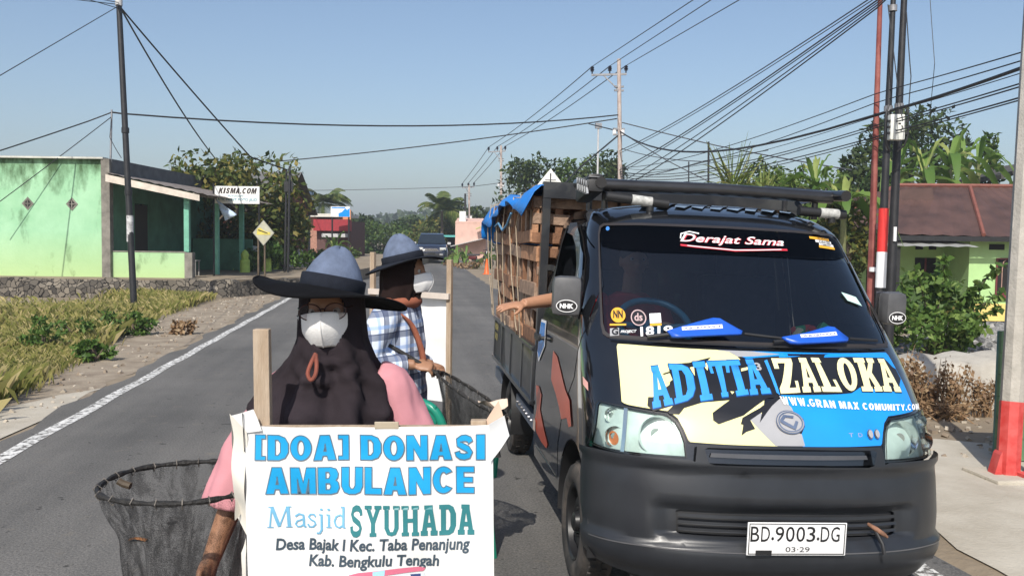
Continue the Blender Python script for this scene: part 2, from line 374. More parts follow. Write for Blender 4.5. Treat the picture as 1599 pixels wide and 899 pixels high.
# ------------------------------------------------------------------ ground, road, verges, hills
def cs(Y):                      # sideways shift of the road where it bends
    return .00075*max(0, Y-22)**2 if Y < 110 else .00075*88**2+.132*(Y-110)
def gz(X, Y):                   # ground height
    x = X-cs(Y)
    if x < -3.2: z = -.035-.09*sstep(-3.6, -7, x)
    elif x > 3.0: z = -.052-.55*sstep(6.3, 13, x)*sstep(4, 16, Y)
    else: z = -.03-.02*max(0, x-.8)
    if x < -5 or x > 4.5: z += .03*math.sin(X*1.7+Y*.9)*math.sin(Y*1.3-X*.6)
    return z
M_dirt = pm('dry_dirt', (.20, .155, .105), .95, .2, 1.4, bump=.5, bscale=22, col2=(.30, .245, .175), lo=.3, hi=.7, detail=8)
xs = [-400, -200, -120, -70, -40, -30, -24]+list(np.arange(-20, -3.2, .8))+[-3.2, -3.0, 0, 2.95, 3.05]+list(np.arange(3.4, 20, .7))+[22, 26, 32, 40, 70, 120, 200, 400]
ys = [-60, -20, -8]+list(np.arange(-4, 40, .9))+list(np.arange(40, 120, 4))+[130, 150, 200, 300, 500, 900]
g = MB(); g.grid([[Vector((x+cs(y), y, gz(x+cs(y), y))) for x in xs] for y in ys]); struct(g.build('ground', M_dirt, None, False, True, 180))

def road_z(x): return 0.0 if x < .8 else -.02*(x-.8)
m = bpy.data.materials.new('asphalt'); m.use_nodes = True; nt = m.node_tree; b = nt.nodes['Principled BSDF']; b.inputs['Roughness'].default_value = .85
tc = _n(nt, 'ShaderNodeTexCoord')
def nz(s, d=6, sc=None):
    n = _n(nt, 'ShaderNodeTexNoise', Scale=s, Detail=d, Roughness=.65)
    if sc: mp = _n(nt, 'ShaderNodeMapping'); mp.inputs['Scale'].default_value = sc; nt.links.new(tc.outputs['Object'], mp.inputs[0]); nt.links.new(mp.outputs[0], n.inputs['Vector'])
    else: nt.links.new(tc.outputs['Object'], n.inputs['Vector'])
    return n
def ramp(src, p0, c0, p1, c1):
    r = _n(nt, 'ShaderNodeValToRGB'); r.color_ramp.elements[0].position = p0; r.color_ramp.elements[0].color = (*c0, 1); r.color_ramp.elements[1].position = p1; r.color_ramp.elements[1].color = (*c1, 1); nt.links.new(src, r.inputs[0]); return r
def mix(fac, a, b_, mode='MIX'):
    x = _n(nt, 'ShaderNodeMix', data_type='RGBA', blend_type=mode)
    if isinstance(fac, float): x.inputs[0].default_value = fac
    else: nt.links.new(fac, x.inputs[0])
    nt.links.new(a, x.inputs[6]); nt.links.new(b_, x.inputs[7]); return x.outputs[2]
base = ramp(nz(.55, 6).outputs['Fac'], .3, (.106, .103, .098), .72, (.175, .168, .159))
fine = ramp(nz(75, 3).outputs['Fac'], .32, (.35, .35, .35), .68, (1.35, 1.33, 1.3))
c = mix(.75, base.outputs[0], fine.outputs[0], 'MULTIPLY')
streak = ramp(nz(1.3, 4, (1, .06, 1)).outputs['Fac'], .35, (.70, .70, .70), .65, (1.14, 1.13, 1.11)); c = mix(.8, c, streak.outputs[0], 'MULTIPLY')
spots = ramp(nz(9, 2).outputs['Fac'], .28, (.30, .29, .28), .335, (1, 1, 1)); c = mix(1., c, spots.outputs[0], 'MULTIPLY')
tn = nz(.42, 2, (1, .05, 1)); dust = ramp(nz(6, 7).outputs['Fac'], .60, (0, 0, 0), .72, (.5, .5, .5)); dc = _n(nt, 'ShaderNodeRGB'); dc.outputs[0].default_value = (.20, .17, .13, 1); c = mix(dust.outputs[0], c, dc.outputs[0])
nt.links.new(c, b.inputs['Base Color'])
bp = _n(nt, 'ShaderNodeBump', Strength=.55, Distance=.008); nt.links.new(nz(110, 3).outputs['Fac'], bp.inputs['Height']); nt.links.new(bp.outputs[0], b.inputs['Normal'])
M_asph = m
rd = MB(); rr = random.Random(3)
yy = list(np.arange(-6, 40, .5))+list(np.arange(40, 175, 2.5)); rows = []
for y in yy:
    xl = -3.12+.05*math.sin(y*1.9)+.05*math.sin(y*4.7+1); xr = (2.95+.25*sstep(6, 14, y))+.05*math.sin(y*2.3+2)+.04*math.sin(y*5.1)
    rows.append([Vector((x+cs(y), y, road_z(x))) for x in (xl-.06, xl, -2.7, 0, .8, 2.7, xr, xr+.06)])
    rows[-1][0].z = -.045; rows[-1][-1].z = -.085
rd.grid(rows); struct(rd.build('road', M_asph, None, False, True, 60))
# painted edge lines, worn
m = bpy.data.materials.new('road_paint_worn'); m.use_nodes = True; nt = m.node_tree; b = nt.nodes['Principled BSDF']; b.inputs['Roughness'].default_value = .7
tc = _n(nt, 'ShaderNodeTexCoord')
w1 = ramp(nz(16, 8).outputs['Fac'], .40, (0, 0, 0), .52, (1, 1, 1)); pc = ramp(nz(3, 4).outputs['Fac'], .3, (.56, .55, .52), .7, (.75, .74, .71)); nt.links.new(pc.outputs[0], b.inputs['Base Color'])
tr_ = _n(nt, 'ShaderNodeBsdfTransparent'); mx = _n(nt, 'ShaderNodeMixShader'); nt.links.new(w1.outputs[0], mx.inputs[0]); nt.links.new(tr_.outputs[0], mx.inputs[1]); nt.links.new(b.outputs[0], mx.inputs[2]); nt.links.new(mx.outputs[0], nt.nodes['Material Output'].inputs[0])
M_paint = m
for name, xc in (('road_line', -2.87), ('road_line', 2.70)):
    ln = MB(); ln.grid([[Vector((xc+dx+cs(y)+.012*math.sin(y*3.1), y, road_z(xc)+.0045)) for dx in (-.062, .062)] for y in yy if -4 < y < (400 if xc < 0 else 9)]); struct(ln.build(name, M_paint))
# pale concrete apron beside the road on both sides near the camera
M_conc = pm('pale_concrete', (.36, .32, .255), .9, .2, 2.2, bump=.3, bscale=40, col2=(.50, .46, .385), lo=.3, hi=.7, detail=8)
def sheet(name, poly, h, mt, sub=.35):
    v, t = fill2d([poly]); return struct(decal(name, (v, t), lambda x, y: Vector((x, y, gz(x, y)+h)), mt, None, sub))
def wobble(pts, a, seed):
    r = random.Random(seed); out = []
    for i, (x, y) in enumerate(pts):
        x2, y2 = pts[(i+1) % len(pts)]; k = max(1, int(math.hypot(x2-x, y2-y)/.3))
        for j in range(k): q = j/k; out.append((x+(x2-x)*q+r.uniform(-a, a), y+(y2-y)*q+r.uniform(-a, a)))
    return out
sheet('concrete_apron', wobble([(3.08, -4), (9, -4), (8, 7.0), (5.0, 7.1), (3.15, 7.6)], .06, 1), .010, M_conc)
sheet('concrete_apron', wobble([(-3.19, -4), (-3.19, 10.2), (-3.45, 9.7), (-3.95, 8.4), (-6, 7.2), (-8, 2), (-8, -4)], .06, 2), .010, M_conc)
sheet('dirt_shoulder', wobble([(-3.20, 8.2), (-3.25, 30), (-3.9, 30), (-4.9, 19), (-4.3, 12.4), (-3.7, 8.3)], .08, 5), .006, pm('shoulder_dirt', (.21, .165, .12), .95, .2, 3, bump=.6, bscale=30, col2=(.33, .275, .205), lo=.35, hi=.65, detail=8))
# distant wooded hills
M_hill = pm('hill_forest', (.035, .055, .028), .9, .3, .06, col2=(.06, .085, .045), lo=.35, hi=.65, detail=8)
hm = MB(); rows = []
for j in range(8):
    row = []
    for i in range(160):
        a = R(-36+72*i/159)+.04; rad = 430+j*35; x = rad*math.sin(a); y = rad*math.cos(a)
        top = 11+7*math.sin(i*.21+1)*math.sin(i*.087)+5*math.sin(i*.53)+2.2*math.sin(i*1.9)+rng.uniform(-1.5, 1.5)
        row.append(Vector((x, y, -2 if j == 0 else max(3, top)*min(1, j/3)*(1.0 if j < 6 else 1.05))))
    rows.append(row)
hm.grid(rows); struct(hm.build('hills', M_hill, None, False, True, 180))

# ------------------------------------------------------------------ vegetation builders
def leaf_cloud(pts, nrm, size, aspect=.5, fold=.25, droop=.3):
    """two-triangle leaves as folded diamonds at pts, loosely facing nrm"""
    n = len(pts); d = rng.normal(size=(n, 3)); d[:, 2] -= droop; d /= np.linalg.norm(d, axis=1)[:, None]
    nn = nrm+rng.normal(size=(n, 3))*.7; sx = np.cross(d, nn); sx /= np.maximum(np.linalg.norm(sx, axis=1), 1e-6)[:, None]; up = np.cross(sx, d)
    L = (size*rng.uniform(.6, 1.35, n))[:, None]
    a = pts; c_ = pts+d*L; m1 = pts+d*L*.45+sx*L*aspect*.5+up*L*fold*.3; m2 = pts+d*L*.45-sx*L*aspect*.5+up*L*fold*.3
    V = np.stack([a, m1, c_, m2], 1).reshape(-1, 3); i = np.arange(n)*4
    return V, np.stack([i, i+1, i+2, i+3], 1)
def crown_points(c, rad, n, clumps, shell=.55, flat=1.):
    """points gathered in clumps spread through an uneven ellipsoid"""
    c = np.array(c, float); rad = np.array(rad, float)
    dirs = rng.normal(size=(clumps, 3)); dirs /= np.linalg.norm(dirs, axis=1)[:, None]
    cc = dirs*(rng.uniform(.35, 1., clumps)**.5)[:, None]; cr = rng.uniform(.22, .42, clumps)
    k = rng.integers(clumps, size=n); q = rng.normal(size=(n, 3)); q /= np.linalg.norm(q, axis=1)[:, None]
    q *= (rng.uniform(shell, 1., n)**.6)[:, None]*cr[k][:, None]; q[:, 2] *= flat
    return c+(cc[k]+q)*rad, q/np.maximum(np.linalg.norm(q, axis=1), 1e-6)[:, None], c+cc*rad
M_bark = pm('tree_bark', (.10, .075, .055), .95, .3, 9, bump=.5, bscale=40)
LEAF = {
 'mango': leafmat('leaf_mango', (.04, .07, .014), (.095, .125, .026), (.25, .20, .045)),
 'dark': leafmat('leaf_dark', (.018, .038, .010), (.045, .075, .018), (.09, .12, .03)),
 'mid': leafmat('leaf_mid', (.03, .065, .012), (.075, .13, .025), (.14, .19, .05)),
 'light': leafmat('leaf_light', (.07, .13, .02), (.14, .22, .04), (.24, .30, .07)),
 'banana': leafmat('leaf_banana', (.09, .18, .035), (.18, .29, .06), (.36, .40, .13), trans=.4),
 'palm': leafmat('leaf_palm', (.05, .085, .018), (.10, .14, .03), (.20, .21, .07)),
 'palmlight': leafmat('leaf_palm_young', (.10, .15, .03), (.20, .25, .06), (.34, .34, .13)),
 'dry': leafmat('leaf_dry', (.16, .09, .045), (.27, .17, .09), (.36, .26, .15), trans=.15),
 'grass': leafmat('grass_blades', (.15, .18, .04), (.34, .31, .10), (.56, .46, .23), trans=.35),
 'weed': leafmat('leaf_weed', (.04, .09, .015), (.09, .17, .03), (.16, .24, .06)),
}
def trunk(t, base, top, r, limbs, name='trunk'):
    b_ = MB(); base = Vector(base); top = Vector(top)
    mid = (base+top)/2+Vector((rng.normal()*.12, rng.normal()*.12, 0))
    b_.tube([base-Vector((0, 0, .15)), base+(mid-base)*.3, mid, top], [r*1.3, r, r*.8, r*.5], 9)
    for q in limbs:
        q = Vector(q); s = base+(top-base)*rng.uniform(.45, .95); m_ = s+(q-s)*.5+Vector((0, 0, .12*(q-s).length)); b_.tube([s, m_, q], [r*.42, r*.28, r*.08], 6)
    b_.build(name, M_bark, t, False, True, 60)
def tree(name, label, base, h, rad, n, leaf, kind, clumps=26, r=.14, cat='tree', group=None, zc=.62, aspect=.5, fold=.25, flat=1.):
    base = Vector(base); t = thing(name, label, cat, base, group=group)
    c = base+Vector((0, 0, h-rad[2]))
    P, N, lm = crown_points(c, rad, n, clumps, flat=flat)
    k = P[:, 2] > base.z+.05; P, N = P[k], N[k]
    V, F = leaf_cloud(P, N+np.array([0, 0, .5]), leaf, aspect, fold); npmesh('crown', V, F, LEAF[kind], t)
    trunk(t, base, (c.x, c.y, c.z+rad[2]*.2), r, [lm[i] for i in range(min(12, len(lm)))]); return t
def leaf_strip(base, dirh, L, W, rise, droop, tear=0., segs=9):
    """a long arching blade (banana leaf): V-folded strip"""
    V = []; F = []; base = np.array(base, float); dh = np.array([dirh[0], dirh[1], 0.]); sx = np.array([-dh[1], dh[0], 0.])
    for i in range(segs+1):
        q = i/segs; p = base+dh*(L*q*(1-.18*q))+np.array([0, 0, rise*q-droop*q*q]); w = W*math.sin(PI*min(1, .06+q*.92))**.6*.5
        V += [p-sx*w+np.array([0, 0, .28*w+rng.normal()*tear*w]), p, p+sx*w+np.array([0, 0, .28*w+rng.normal()*tear*w])]
    for i in range(segs):
        a = i*3; F += [(a, a+1, a+4, a+3), (a+1, a+2, a+5, a+4)]
    return V, F
def banana(label, base, h, n=8, L=1.7, W=.45, group=None, kind='banana', name='banana_plant', tilt=0.):
    base = Vector(base); t = thing(name, label, 'banana plant', base, group=group); Vs, Fs, o = [], [], 0
    for i in range(n):
        a = 2*PI*i/n*1.6+rng.uniform(-.3, .3); q = rng.uniform(.1, 1.); Lq = L*rng.uniform(.75, 1.15)
        V, F = leaf_strip((base.x, base.y, base.z+h*rng.uniform(.85, 1)), (math.cos(a)*(.25+.75*q), math.sin(a)*(.25+.75*q)), Lq, W*rng.uniform(.8, 1.15), Lq*(1.15-.75*q), Lq*(.40+.75*q), .3)
        Vs += V; Fs += [tuple(x+o for x in f) for f in F]; o += len(V)
    npmesh('leaves', Vs, Fs, LEAF[kind], t, smooth=False)
    MB().tube([base-Vector((0, 0, .1)), base+Vector((0, 0, h*.5)), base+Vector((0, 0, h))], [.12, .10, .06], 9).build('stem', pm('banana_stem', (.14, .15, .06), .7, .3, 8), t, False, True); return t
def palm(label, base, h, n=16, L=2.4, group=None, kind='palm', lean=0., r=.13, wind=(0, 0), els=(-.1, 1.25), thin=1.):
    base = Vector(base); t = thing('palm_tree', label, 'palm tree', base, group=group); top = base+Vector((lean, 0, h)); Vs, Fs = [], []
    for i in range(n):
        a = 2*PI*i*.382+rng.uniform(-.2, .2); el = rng.uniform(*els); Lq = L*rng.uniform(.8, 1.1)
        dh = np.array([math.cos(a)+wind[0], math.sin(a)+wind[1], 0]); dh /= np.linalg.norm(dh); prev = None
        for j in range(1, 27):
            q = j/26; p = np.array(top)+dh*Lq*math.cos(el)*q*(1-.1*q)+np.array([0, 0, Lq*(math.sin(el)*q-.75*math.cos(el)**.7*q**2.1)])
            if prev is not None:
                tg_ = p-prev; tg_ /= np.linalg.norm(tg_); sx = np.cross(tg_, [0, 0, 1.]); sx /= np.linalg.norm(sx)
                ll = L*.30*math.sin(PI*min(.97, .12+.84*q))**.7
                for s in (-1, 1):
                    tip = p+sx*s*ll*.8+tg_*ll*.55+np.array([0, 0, -ll*.45+rng.normal()*.03]); w = tg_*.024*L/2.4*1.6*thin
                    o = len(Vs); Vs += [p-w, p+w, p+w*.6+(tip-p)*.6+np.array([0, 0, .04]), tip]; Fs.append((o, o+1, o+2, o+3))
                o = len(Vs); ww = sx*.02; Vs += [prev-ww, prev+ww, p+ww, p-ww]; Fs.append((o, o+1, o+2, o+3))
            prev = p
    npmesh('fronds', Vs, Fs, LEAF[kind], t)
    MB().tube([base-Vector((0, 0, .2)), base+Vector((lean*.3, 0, h*.5)), top], [r*1.3, r, r*.8], 10).build('trunk', M_bark, t, False, True); return t
def strap_plant(label, base, h, n, L):
    base = Vector(base); t = thing('young_palm', label, 'palm tree', base); Vs, Fs, o = [], [], 0
    for i in range(n):
        a = rng.uniform(0, 2*PI); q = rng.uniform(0, 1.); Lq = L*rng.uniform(.7, 1.1)
        V, F = leaf_strip((base.x+rng.normal()*.12, base.y+rng.normal()*.12, base.z+h-rng.uniform(0, .5)), (math.cos(a)*(.2+.7*q), math.sin(a)*(.2+.7*q)), Lq, rng.uniform(.09, .20), Lq*(1.05-.5*q), Lq*(.15+.6*q*q), .1, 10); Vs += V; Fs += [tuple(x+o for x in f) for f in F]; o += len(V)
    npmesh('leaves', Vs, Fs, LEAF['palmlight'], t); MB().tube([base-Vector((0, 0, .1)), base+Vector((0, 0, h))], [.16, .12], 9).build('trunk', M_bark, t, False, True); return t
def shrub(name, label, base, rad, n, leaf, kind, clumps=12, cat='shrub', group=None, stems=8, aspect=.55):
    base = Vector(base); t = thing(name, label, cat, base, group=group); P, N, lm = crown_points(base+Vector((0, 0, rad[2]*.9)), rad, n, clumps, .3)
    k = P[:, 2] > base.z+.02; V, F = leaf_cloud(P[k], N[k]+np.array([0, 0, .6]), leaf, aspect); npmesh('leaves', V, F, LEAF[kind], t)
    b_ = MB()
    for q in lm[:stems]: b_.tube([base, (base+Vector(q))/2+Vector((0, 0, .1)), Vector(q)], [.018, .012, .004], 5)
    b_.build('stems', M_bark, t, False, True); return t
def P_(u, v, z): return at(u, v, z)
def on(u, z, h=None):           # a ground point straight below the line of sight at column u, depth z
    p = at(u, 420, z); return Vector((p.x, p.y, gz(p.x, p.y) if h is None else h))
def top_h(u, v, z, base): return at(u, v, z).z-base.z

# ------------------------------------------------------------------ left: terrace, stone wall, green house
A0 = at(175, 433, 25.5); TER = A0.z                                  # terrace level
HR = -CAM_YAW                                                        # buildings face the camera axis
ex = Vector((math.cos(HR), math.sin(HR), 0)); ey = Vector((-math.sin(HR), math.cos(HR), 0))
def hl_(x, y, z=0.): return Vector((A0.x, A0.y, TER))+ex*x+ey*y+Vector((0, 0, z))
tg_ = MB(); P = [hl_(-16, -.9), hl_(0, -.9), hl_(3.6, -.9), hl_(5.2, 2.0), hl_(5.6, 9), hl_(6, 40), hl_(-40, 40), hl_(-40, -.9)]
tg_.add([p for p in P]+[Vector((p.x, p.y, -.4)) for p in P], [tuple(range(8))]+[(i, (i+1) % 8, 8+(i+1) % 8, 8+i) for i in range(8)])
struct(tg_.build('terrace_ground', M_dirt))
m = bpy.data.materials.new('rubble_stone'); m.use_nodes = True; nt = m.node_tree; b = nt.nodes['Principled BSDF']; b.inputs['Roughness'].default_value = .9
tc = _n(nt, 'ShaderNodeTexCoord'); vo = _n(nt, 'ShaderNodeTexVoronoi', Scale=6.5, feature='DISTANCE_TO_EDGE'); v2 = _n(nt, 'ShaderNodeTexVoronoi', Scale=6.5)
wv = nz(3, 3); vm = _n(nt, 'ShaderNodeVectorMath', operation='MULTIPLY_ADD'); vm.inputs[1].default_value = (.25, .25, .25); nt.links.new(wv.outputs['Color'], vm.inputs[0]); nt.links.new(tc.outputs['Object'], vm.inputs[2])
nt.links.new(vm.outputs[0], vo.inputs['Vector']); nt.links.new(vm.outputs[0], v2.inputs['Vector'])
st = ramp(v2.outputs['Color'], .1, (.045, .04, .034), .9, (.22, .19, .15)); gp = ramp(vo.outputs['Distance'], .015, (.03, .027, .022), .06, (1, 1, 1)); c = mix(1., st.outputs[0], gp.outputs[0], 'MULTIPLY'); nt.links.new(c, b.inputs['Base Color'])
bp = _n(nt, 'ShaderNodeBump', Strength=.9, Distance=.05); nt.links.new(gp.outputs[0], bp.inputs['Height']); nt.links.new(bp.outputs[0], b.inputs['Normal']); M_rubble = m
rw_ = MB(); top = [hl_(-18, -1.0, .03), hl_(-9, -1.0, .02), hl_(0, -1.0, .0), hl_(3.7, -1.02, -.02), hl_(5.35, 1.95, -.05), hl_(5.7, 9, -.1)]
rows = [[], [], [], []]
for i in range(len(top)-1):
    for k in range(12 if i < 4 else 6):
        q = top[i]+(top[i+1]-top[i])*(k/12 if i < 4 else k/6); j = Vector((rng.normal()*.012, rng.normal()*.03, rng.normal()*.02))
        rows[0].append(q+ey*.3+j); rows[1].append(q+j); rows[2].append(Vector((q.x, q.y, q.z*.4))-ey*.06+Vector((0, rng.normal()*.03, 0))); rows[3].append(Vector((q.x, q.y, -.3))-ey*.12)
rw_.grid(rows); tag(rw_.build('stone_wall', M_rubble, None, False, False), 'low retaining wall of dark rubble stone below the green house', 'stone wall')
# green house, local origin at the front wall's right corner, x along the front, y to the back
HM = Matrix.Translation((A0.x, A0.y, TER)) @ Matrix.Rotation(HR, 4, 'Z')
house = thing('green_house', 'weathered green plastered house with flat roof and open side porch', 'house', mat=HM)
m = bpy.data.materials.new('green_plaster'); m.use_nodes = True; nt = m.node_tree; b = nt.nodes['Principled BSDF']; b.inputs['Roughness'].default_value = .9
tc = _n(nt, 'ShaderNodeTexCoord'); c1 = ramp(nz(.9, 7).outputs['Fac'], .3, (.25, .50, .29), .72, (.40, .66, .43))
sep = _n(nt, 'ShaderNodeSeparateXYZ'); nt.links.new(tc.outputs['Object'], sep.inputs[0])
mrz = _n(nt, 'ShaderNodeMapRange'); mrz.inputs[1].default_value = 2.2; mrz.inputs[2].default_value = 3.4; mrz.inputs[3].default_value = 0.; mrz.inputs[4].default_value = .30; nt.links.new(sep.outputs[2], mrz.inputs[0])
mrb = _n(nt, 'ShaderNodeMapRange'); mrb.inputs[1].default_value = 1.3; mrb.inputs[2].default_value = 0.; mrb.inputs[3].default_value = 0.; mrb.inputs[4].default_value = .9; nt.links.new(sep.outputs[2], mrb.inputs[0])
yc = _n(nt, 'ShaderNodeRGB'); yc.outputs[0].default_value = (.42, .56, .25, 1)
c = mix(mrb.outputs[0], c1.outputs[0], yc.outputs[0])
sn = nz(2.2, 8, (1, 1, .45)); ad = _n(nt, 'ShaderNodeMath', operation='ADD'); nt.links.new(sn.outputs['Fac'], ad.inputs[0]); nt.links.new(mrz.outputs[0], ad.inputs[1])
stn = ramp(ad.outputs[0], .57, (1, 1, 1), .80, (.20, .22, .15)); c = mix(1., c, stn.outputs[0], 'MULTIPLY'); nt.links.new(c, b.inputs['Base Color'])
bp = _n(nt, 'ShaderNodeBump', Strength=.3, Distance=.02); nt.links.new(nz(14, 6).outputs['Fac'], bp.inputs['Height']); nt.links.new(bp.outputs[0], b.inputs['Normal']); M_green = m
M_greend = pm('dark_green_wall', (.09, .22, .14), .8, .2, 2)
M_cemd = pm('stained_cement', (.20, .185, .16), .95, .3, 4, bump=.3, bscale=30)
M_void = pm('dark_interior', (.012, .011, .010), .9, .1)
MB().box((-4.75, .08, 1.66), (9.06, .16, 3.32)).build('wall', M_green, house, True)
MB().box((-.10, -.012, 1.66), (.24, .22, 3.33)).build('corner_column', M_cemd, house, True)
MB().box((-4.75, .03, 3.345), (9.2, .36, .05)).build('parapet_cap', pm('parapet_pale', (.5, .5, .45), .8, .2, 3), house, True)
sw_ = MB()
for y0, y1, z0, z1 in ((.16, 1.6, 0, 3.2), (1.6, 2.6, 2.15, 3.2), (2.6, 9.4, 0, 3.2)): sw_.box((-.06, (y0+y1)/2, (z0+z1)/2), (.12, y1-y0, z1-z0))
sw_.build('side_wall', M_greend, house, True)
MB().box((-.05, 2.1, 1.06), (.06, .98, 2.1)).build('door', pm('dark_door_wood', (.03, .02, .015), .5, .2), house, True)
MB().box((-.055, 4.7, 3.11), (.2, 9.4, .44)).build('side_parapet', pm('side_parapet_grey', (.10, .105, .11), .8, .25, 3), house, True)
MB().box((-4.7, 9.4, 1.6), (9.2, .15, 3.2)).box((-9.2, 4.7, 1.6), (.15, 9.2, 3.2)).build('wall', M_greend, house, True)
MB().box((-4.7, 4.8, 3.1), (9.0, 9.0, .12)).build('roof', M_cemd, house, True)
for xx in (-6.7, -4.55, -2.35, -1.1):
    P8 = ell(0, 0, .17, .17, 8, PI/8); f = MB().prism([(-.17, 0), (0, -.19), (.17, 0), (0, .19)], lambda a, c_, t: Vector((xx+a, t, 2.05+c_)), -.012, .05)
    vb = f.build('vent_block', M_cemd, house, True); h = MB()
    h.prism([(-.11, 0), (0, -.12), (.11, 0), (0, .12)], lambda a, c_, t: Vector((xx+a, t, 2.05+c_)), -.016, -.0125); h.build('vent_hole', M_void, vb, True)
    h = MB(); h.box((xx, -.02, 2.05), (.03, .006, .2)); h.box((xx, -.0215, 2.05), (.2, .006, .03)); h.build('vent_cross', M_cemd, vb, True)
# porch: low wall, posts, lean-to roof falling towards the road
MB().box((1.06, .08, .36), (2.1, .14, .72)).build('porch_wall', M_green, house, True)
MB().box((2.2, .06, .35), (.22, .24, .74)).build('porch_pier', M_cemd, house, True)
MB().box((1.06, .08, .735), (2.1, .17, .03)).build('porch_wall_cap', M_cemd, house, True)
M_postg = pm('green_post_paint', (.16, .42, .30), .6, .15, 5)
for y in (.06, 2.6, 5.2): MB().box((2.12, y+.03, 1.60 if y < 1 else 1.22), (.14, .14, 1.72 if y < 1 else 2.44)).build('porch_post', M_postg, house, True)
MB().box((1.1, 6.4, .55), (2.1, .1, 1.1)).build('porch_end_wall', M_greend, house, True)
pr = MB(); rows = []
for i in range(41):
    x = -.02+2.95*i/40; rows.append([Vector((x, y, 2.93-.205*x+.014*math.sin(i*PI/2))) for y in (-.35, 6.6)])
pr.grid(rows); pr.build('porch_roof', pm('rusty_roof_sheet', (.16, .13, .11), .7, .3, 5, col2=(.28, .24, .21)), house, True)
fa = MB().prism([(-.0, 2.68), (2.62, 2.17), (2.62, 2.34), (0, 2.88)], lambda a, c_, t: Vector((a, t, c_)), -.33, -.30); fa.build('fascia', pm('fascia_cream', (.62, .55, .47), .7, .15, 4), house, True)
MB().box((2.45, 3.1, 2.36), (.05, 6.8, .1)).build('roof_beam', M_cemd, house, True)
# small chairs and things on the porch floor are too dark to tell apart; one pale stool leg shows
stl = MB()
for dx in (-.15, .15):
    for dy in (-.15, .15): stl.box((dx, dy, .22), (.035, .035, .44))
stl.box((0, 0, .455), (.38, .38, .03)); o = stl.build('stool', pm('stool_grey', (.25, .24, .22), .6), None, True, xf=HM @ Matrix.Translation((1.75, 1.5, 0.0))); tag(o, 'small pale stool in the shade of the green house porch', 'stool')

def gable_house(name, label, base, rz, w, d, hw, hr, wall, roof, over=.4, group=None, ridge='x'):
    """box house with gabled sheet roof; ridge along local x or y"""
    t = thing(name, label, 'house', base, rz, group)
    MB().box((0, 0, hw/2-.3), (w, d, hw+.6)).build('wall', wall, t, True)
    r_ = MB(); n = 36
    if ridge == 'x':
        for s in (-1, 1): r_.grid([[Vector((-w/2-over+(w+2*over)*i/n, s*(d/2+over)*q, hw+hr*(1-q)-(.12*q)+.012*math.sin(i*PI/2))) for q in (0, .5, 1)] for i in range(n+1)])
        g_ = MB().prism([(-d/2, hw), (d/2, hw), (0, hw+hr*.93)], lambda a, c_, q: Vector((q, a, c_)), -w/2+.002, w/2-.002)
    else:
        for s in (-1, 1): r_.grid([[Vector((s*(w/2+over)*q, -d/2-over+(d+2*over)*i/n, hw+hr*(1-q)-(.12*q)+.012*math.sin(i*PI/2))) for q in (0, .5, 1)] for i in range(n+1)])
        g_ = MB().prism([(-w/2, hw), (w/2, hw), (0, hw+hr*.93)], lambda a, c_, q: Vector((a, q, c_)), -d/2+.002, d/2-.002)
    r_.build('roof', roof, t, True); g_.build('gable', wall, t, True); return t
M_gsheet = pm('grey_roof_sheet', (.10, .10, .10), .6, .25, 2, col2=(.17, .165, .155))
M_rust = pm('rust_brown_sheet', (.045, .025, .021), .6, .3, 1.2, col2=(.11, .058, .047), lo=.3, hi=.7, detail=7)
p = on(318, 41, .3); t = gable_house('long_roofed_house', 'house with grey weathered boarded roof behind the tree, reddish wall below', p, HR, 8.2, 6, 2.5, 1.75, pm('red_brown_wall', (.20, .065, .045), .8, .2, 3), M_gsheet)
MB().box((-2.6, -3.3, 2.44), (3.2, .5, .36)).build('awning', pm('pale_blue_sheet', (.35, .48, .62), .6, .1), t, True)
p = on(425, 46, .3); t = thing('blue_edged_building', 'flat roofed building with pale blue roof edge behind the spreading tree', 'building', p, HR)
MB().box((0, 1.5, 1.6), (2.6, 3, 3.8)).build('wall', pm('grey_wall', (.12, .12, .12), .8), t, True); MB().box((-.1, 1.3, 3.66), (3.1, 3.6, .14)).box((.55, -.2, 3.42), (1.6, .4, .3)).build('roof', pm('pale_blue_sheet', (0, 0, 0)), t, True)
# shop sign on two posts
SB = at(371, 305, 27.); t = thing('shop_sign', 'white KISMA.COM shop board on two dark posts by the green house', 'sign', (SB.x, SB.y, TER), HR)
hz = SB.z-TER; wS, hS = 1.34, .52
MB().box((0, 0, hz), (wS, .04, hS)).build('board', pm('sign_white', (.78, .78, .74), .5, .05), t, True)
MB().tube([(-wS/2-.05, .03, -.1), (-wS/2-.05, .03, hz+.35)], .03, 8).build('post', M_dark, t, True, True); MB().tube([(wS/2-.03, .05, -.1), (wS/2-.03, .05, hz+.2)], .025, 8).build('post', M_dark, t, True, True)
sf = lambda x, z: Vector((x, -.0245, hz+z))
def sgn(par, fn, s, x0, z0, x1, z1, mt, bold=0, shear=0):
    o = decal('lettering', fit2d(text2d(s, bold, shear), x0, z0, x1, z1), fn, mt, par); return o
m_sgb = pm('sign_black', (.03, .02, .02), .5); m_sgt = pm('sign_teal', (.05, .28, .38), .5)
kf, ke = glyphs('KISMA.COM', HEAVY, [1, .42, 1, 1.2, 1, .3, 1, 1, 1.2], .16, (-.56, .04, .56, .21)); kf[0][:, 0] += (kf[0][:, 1]-.04)*.25; face_front(decal('lettering', kf, sf, m_sgb, t), Vector((0, -1, 0)))
for a in (('FOTOCOPY', -.27, -.06, .2, -.01, m_sgt, .01, .1), ('ATK PRINT FOTO JILID', -.6, -.2, .6, -.1, m_sgt, .012, .1)): face_front(sgn(t, sf, *a), Vector((0, -1, 0)))
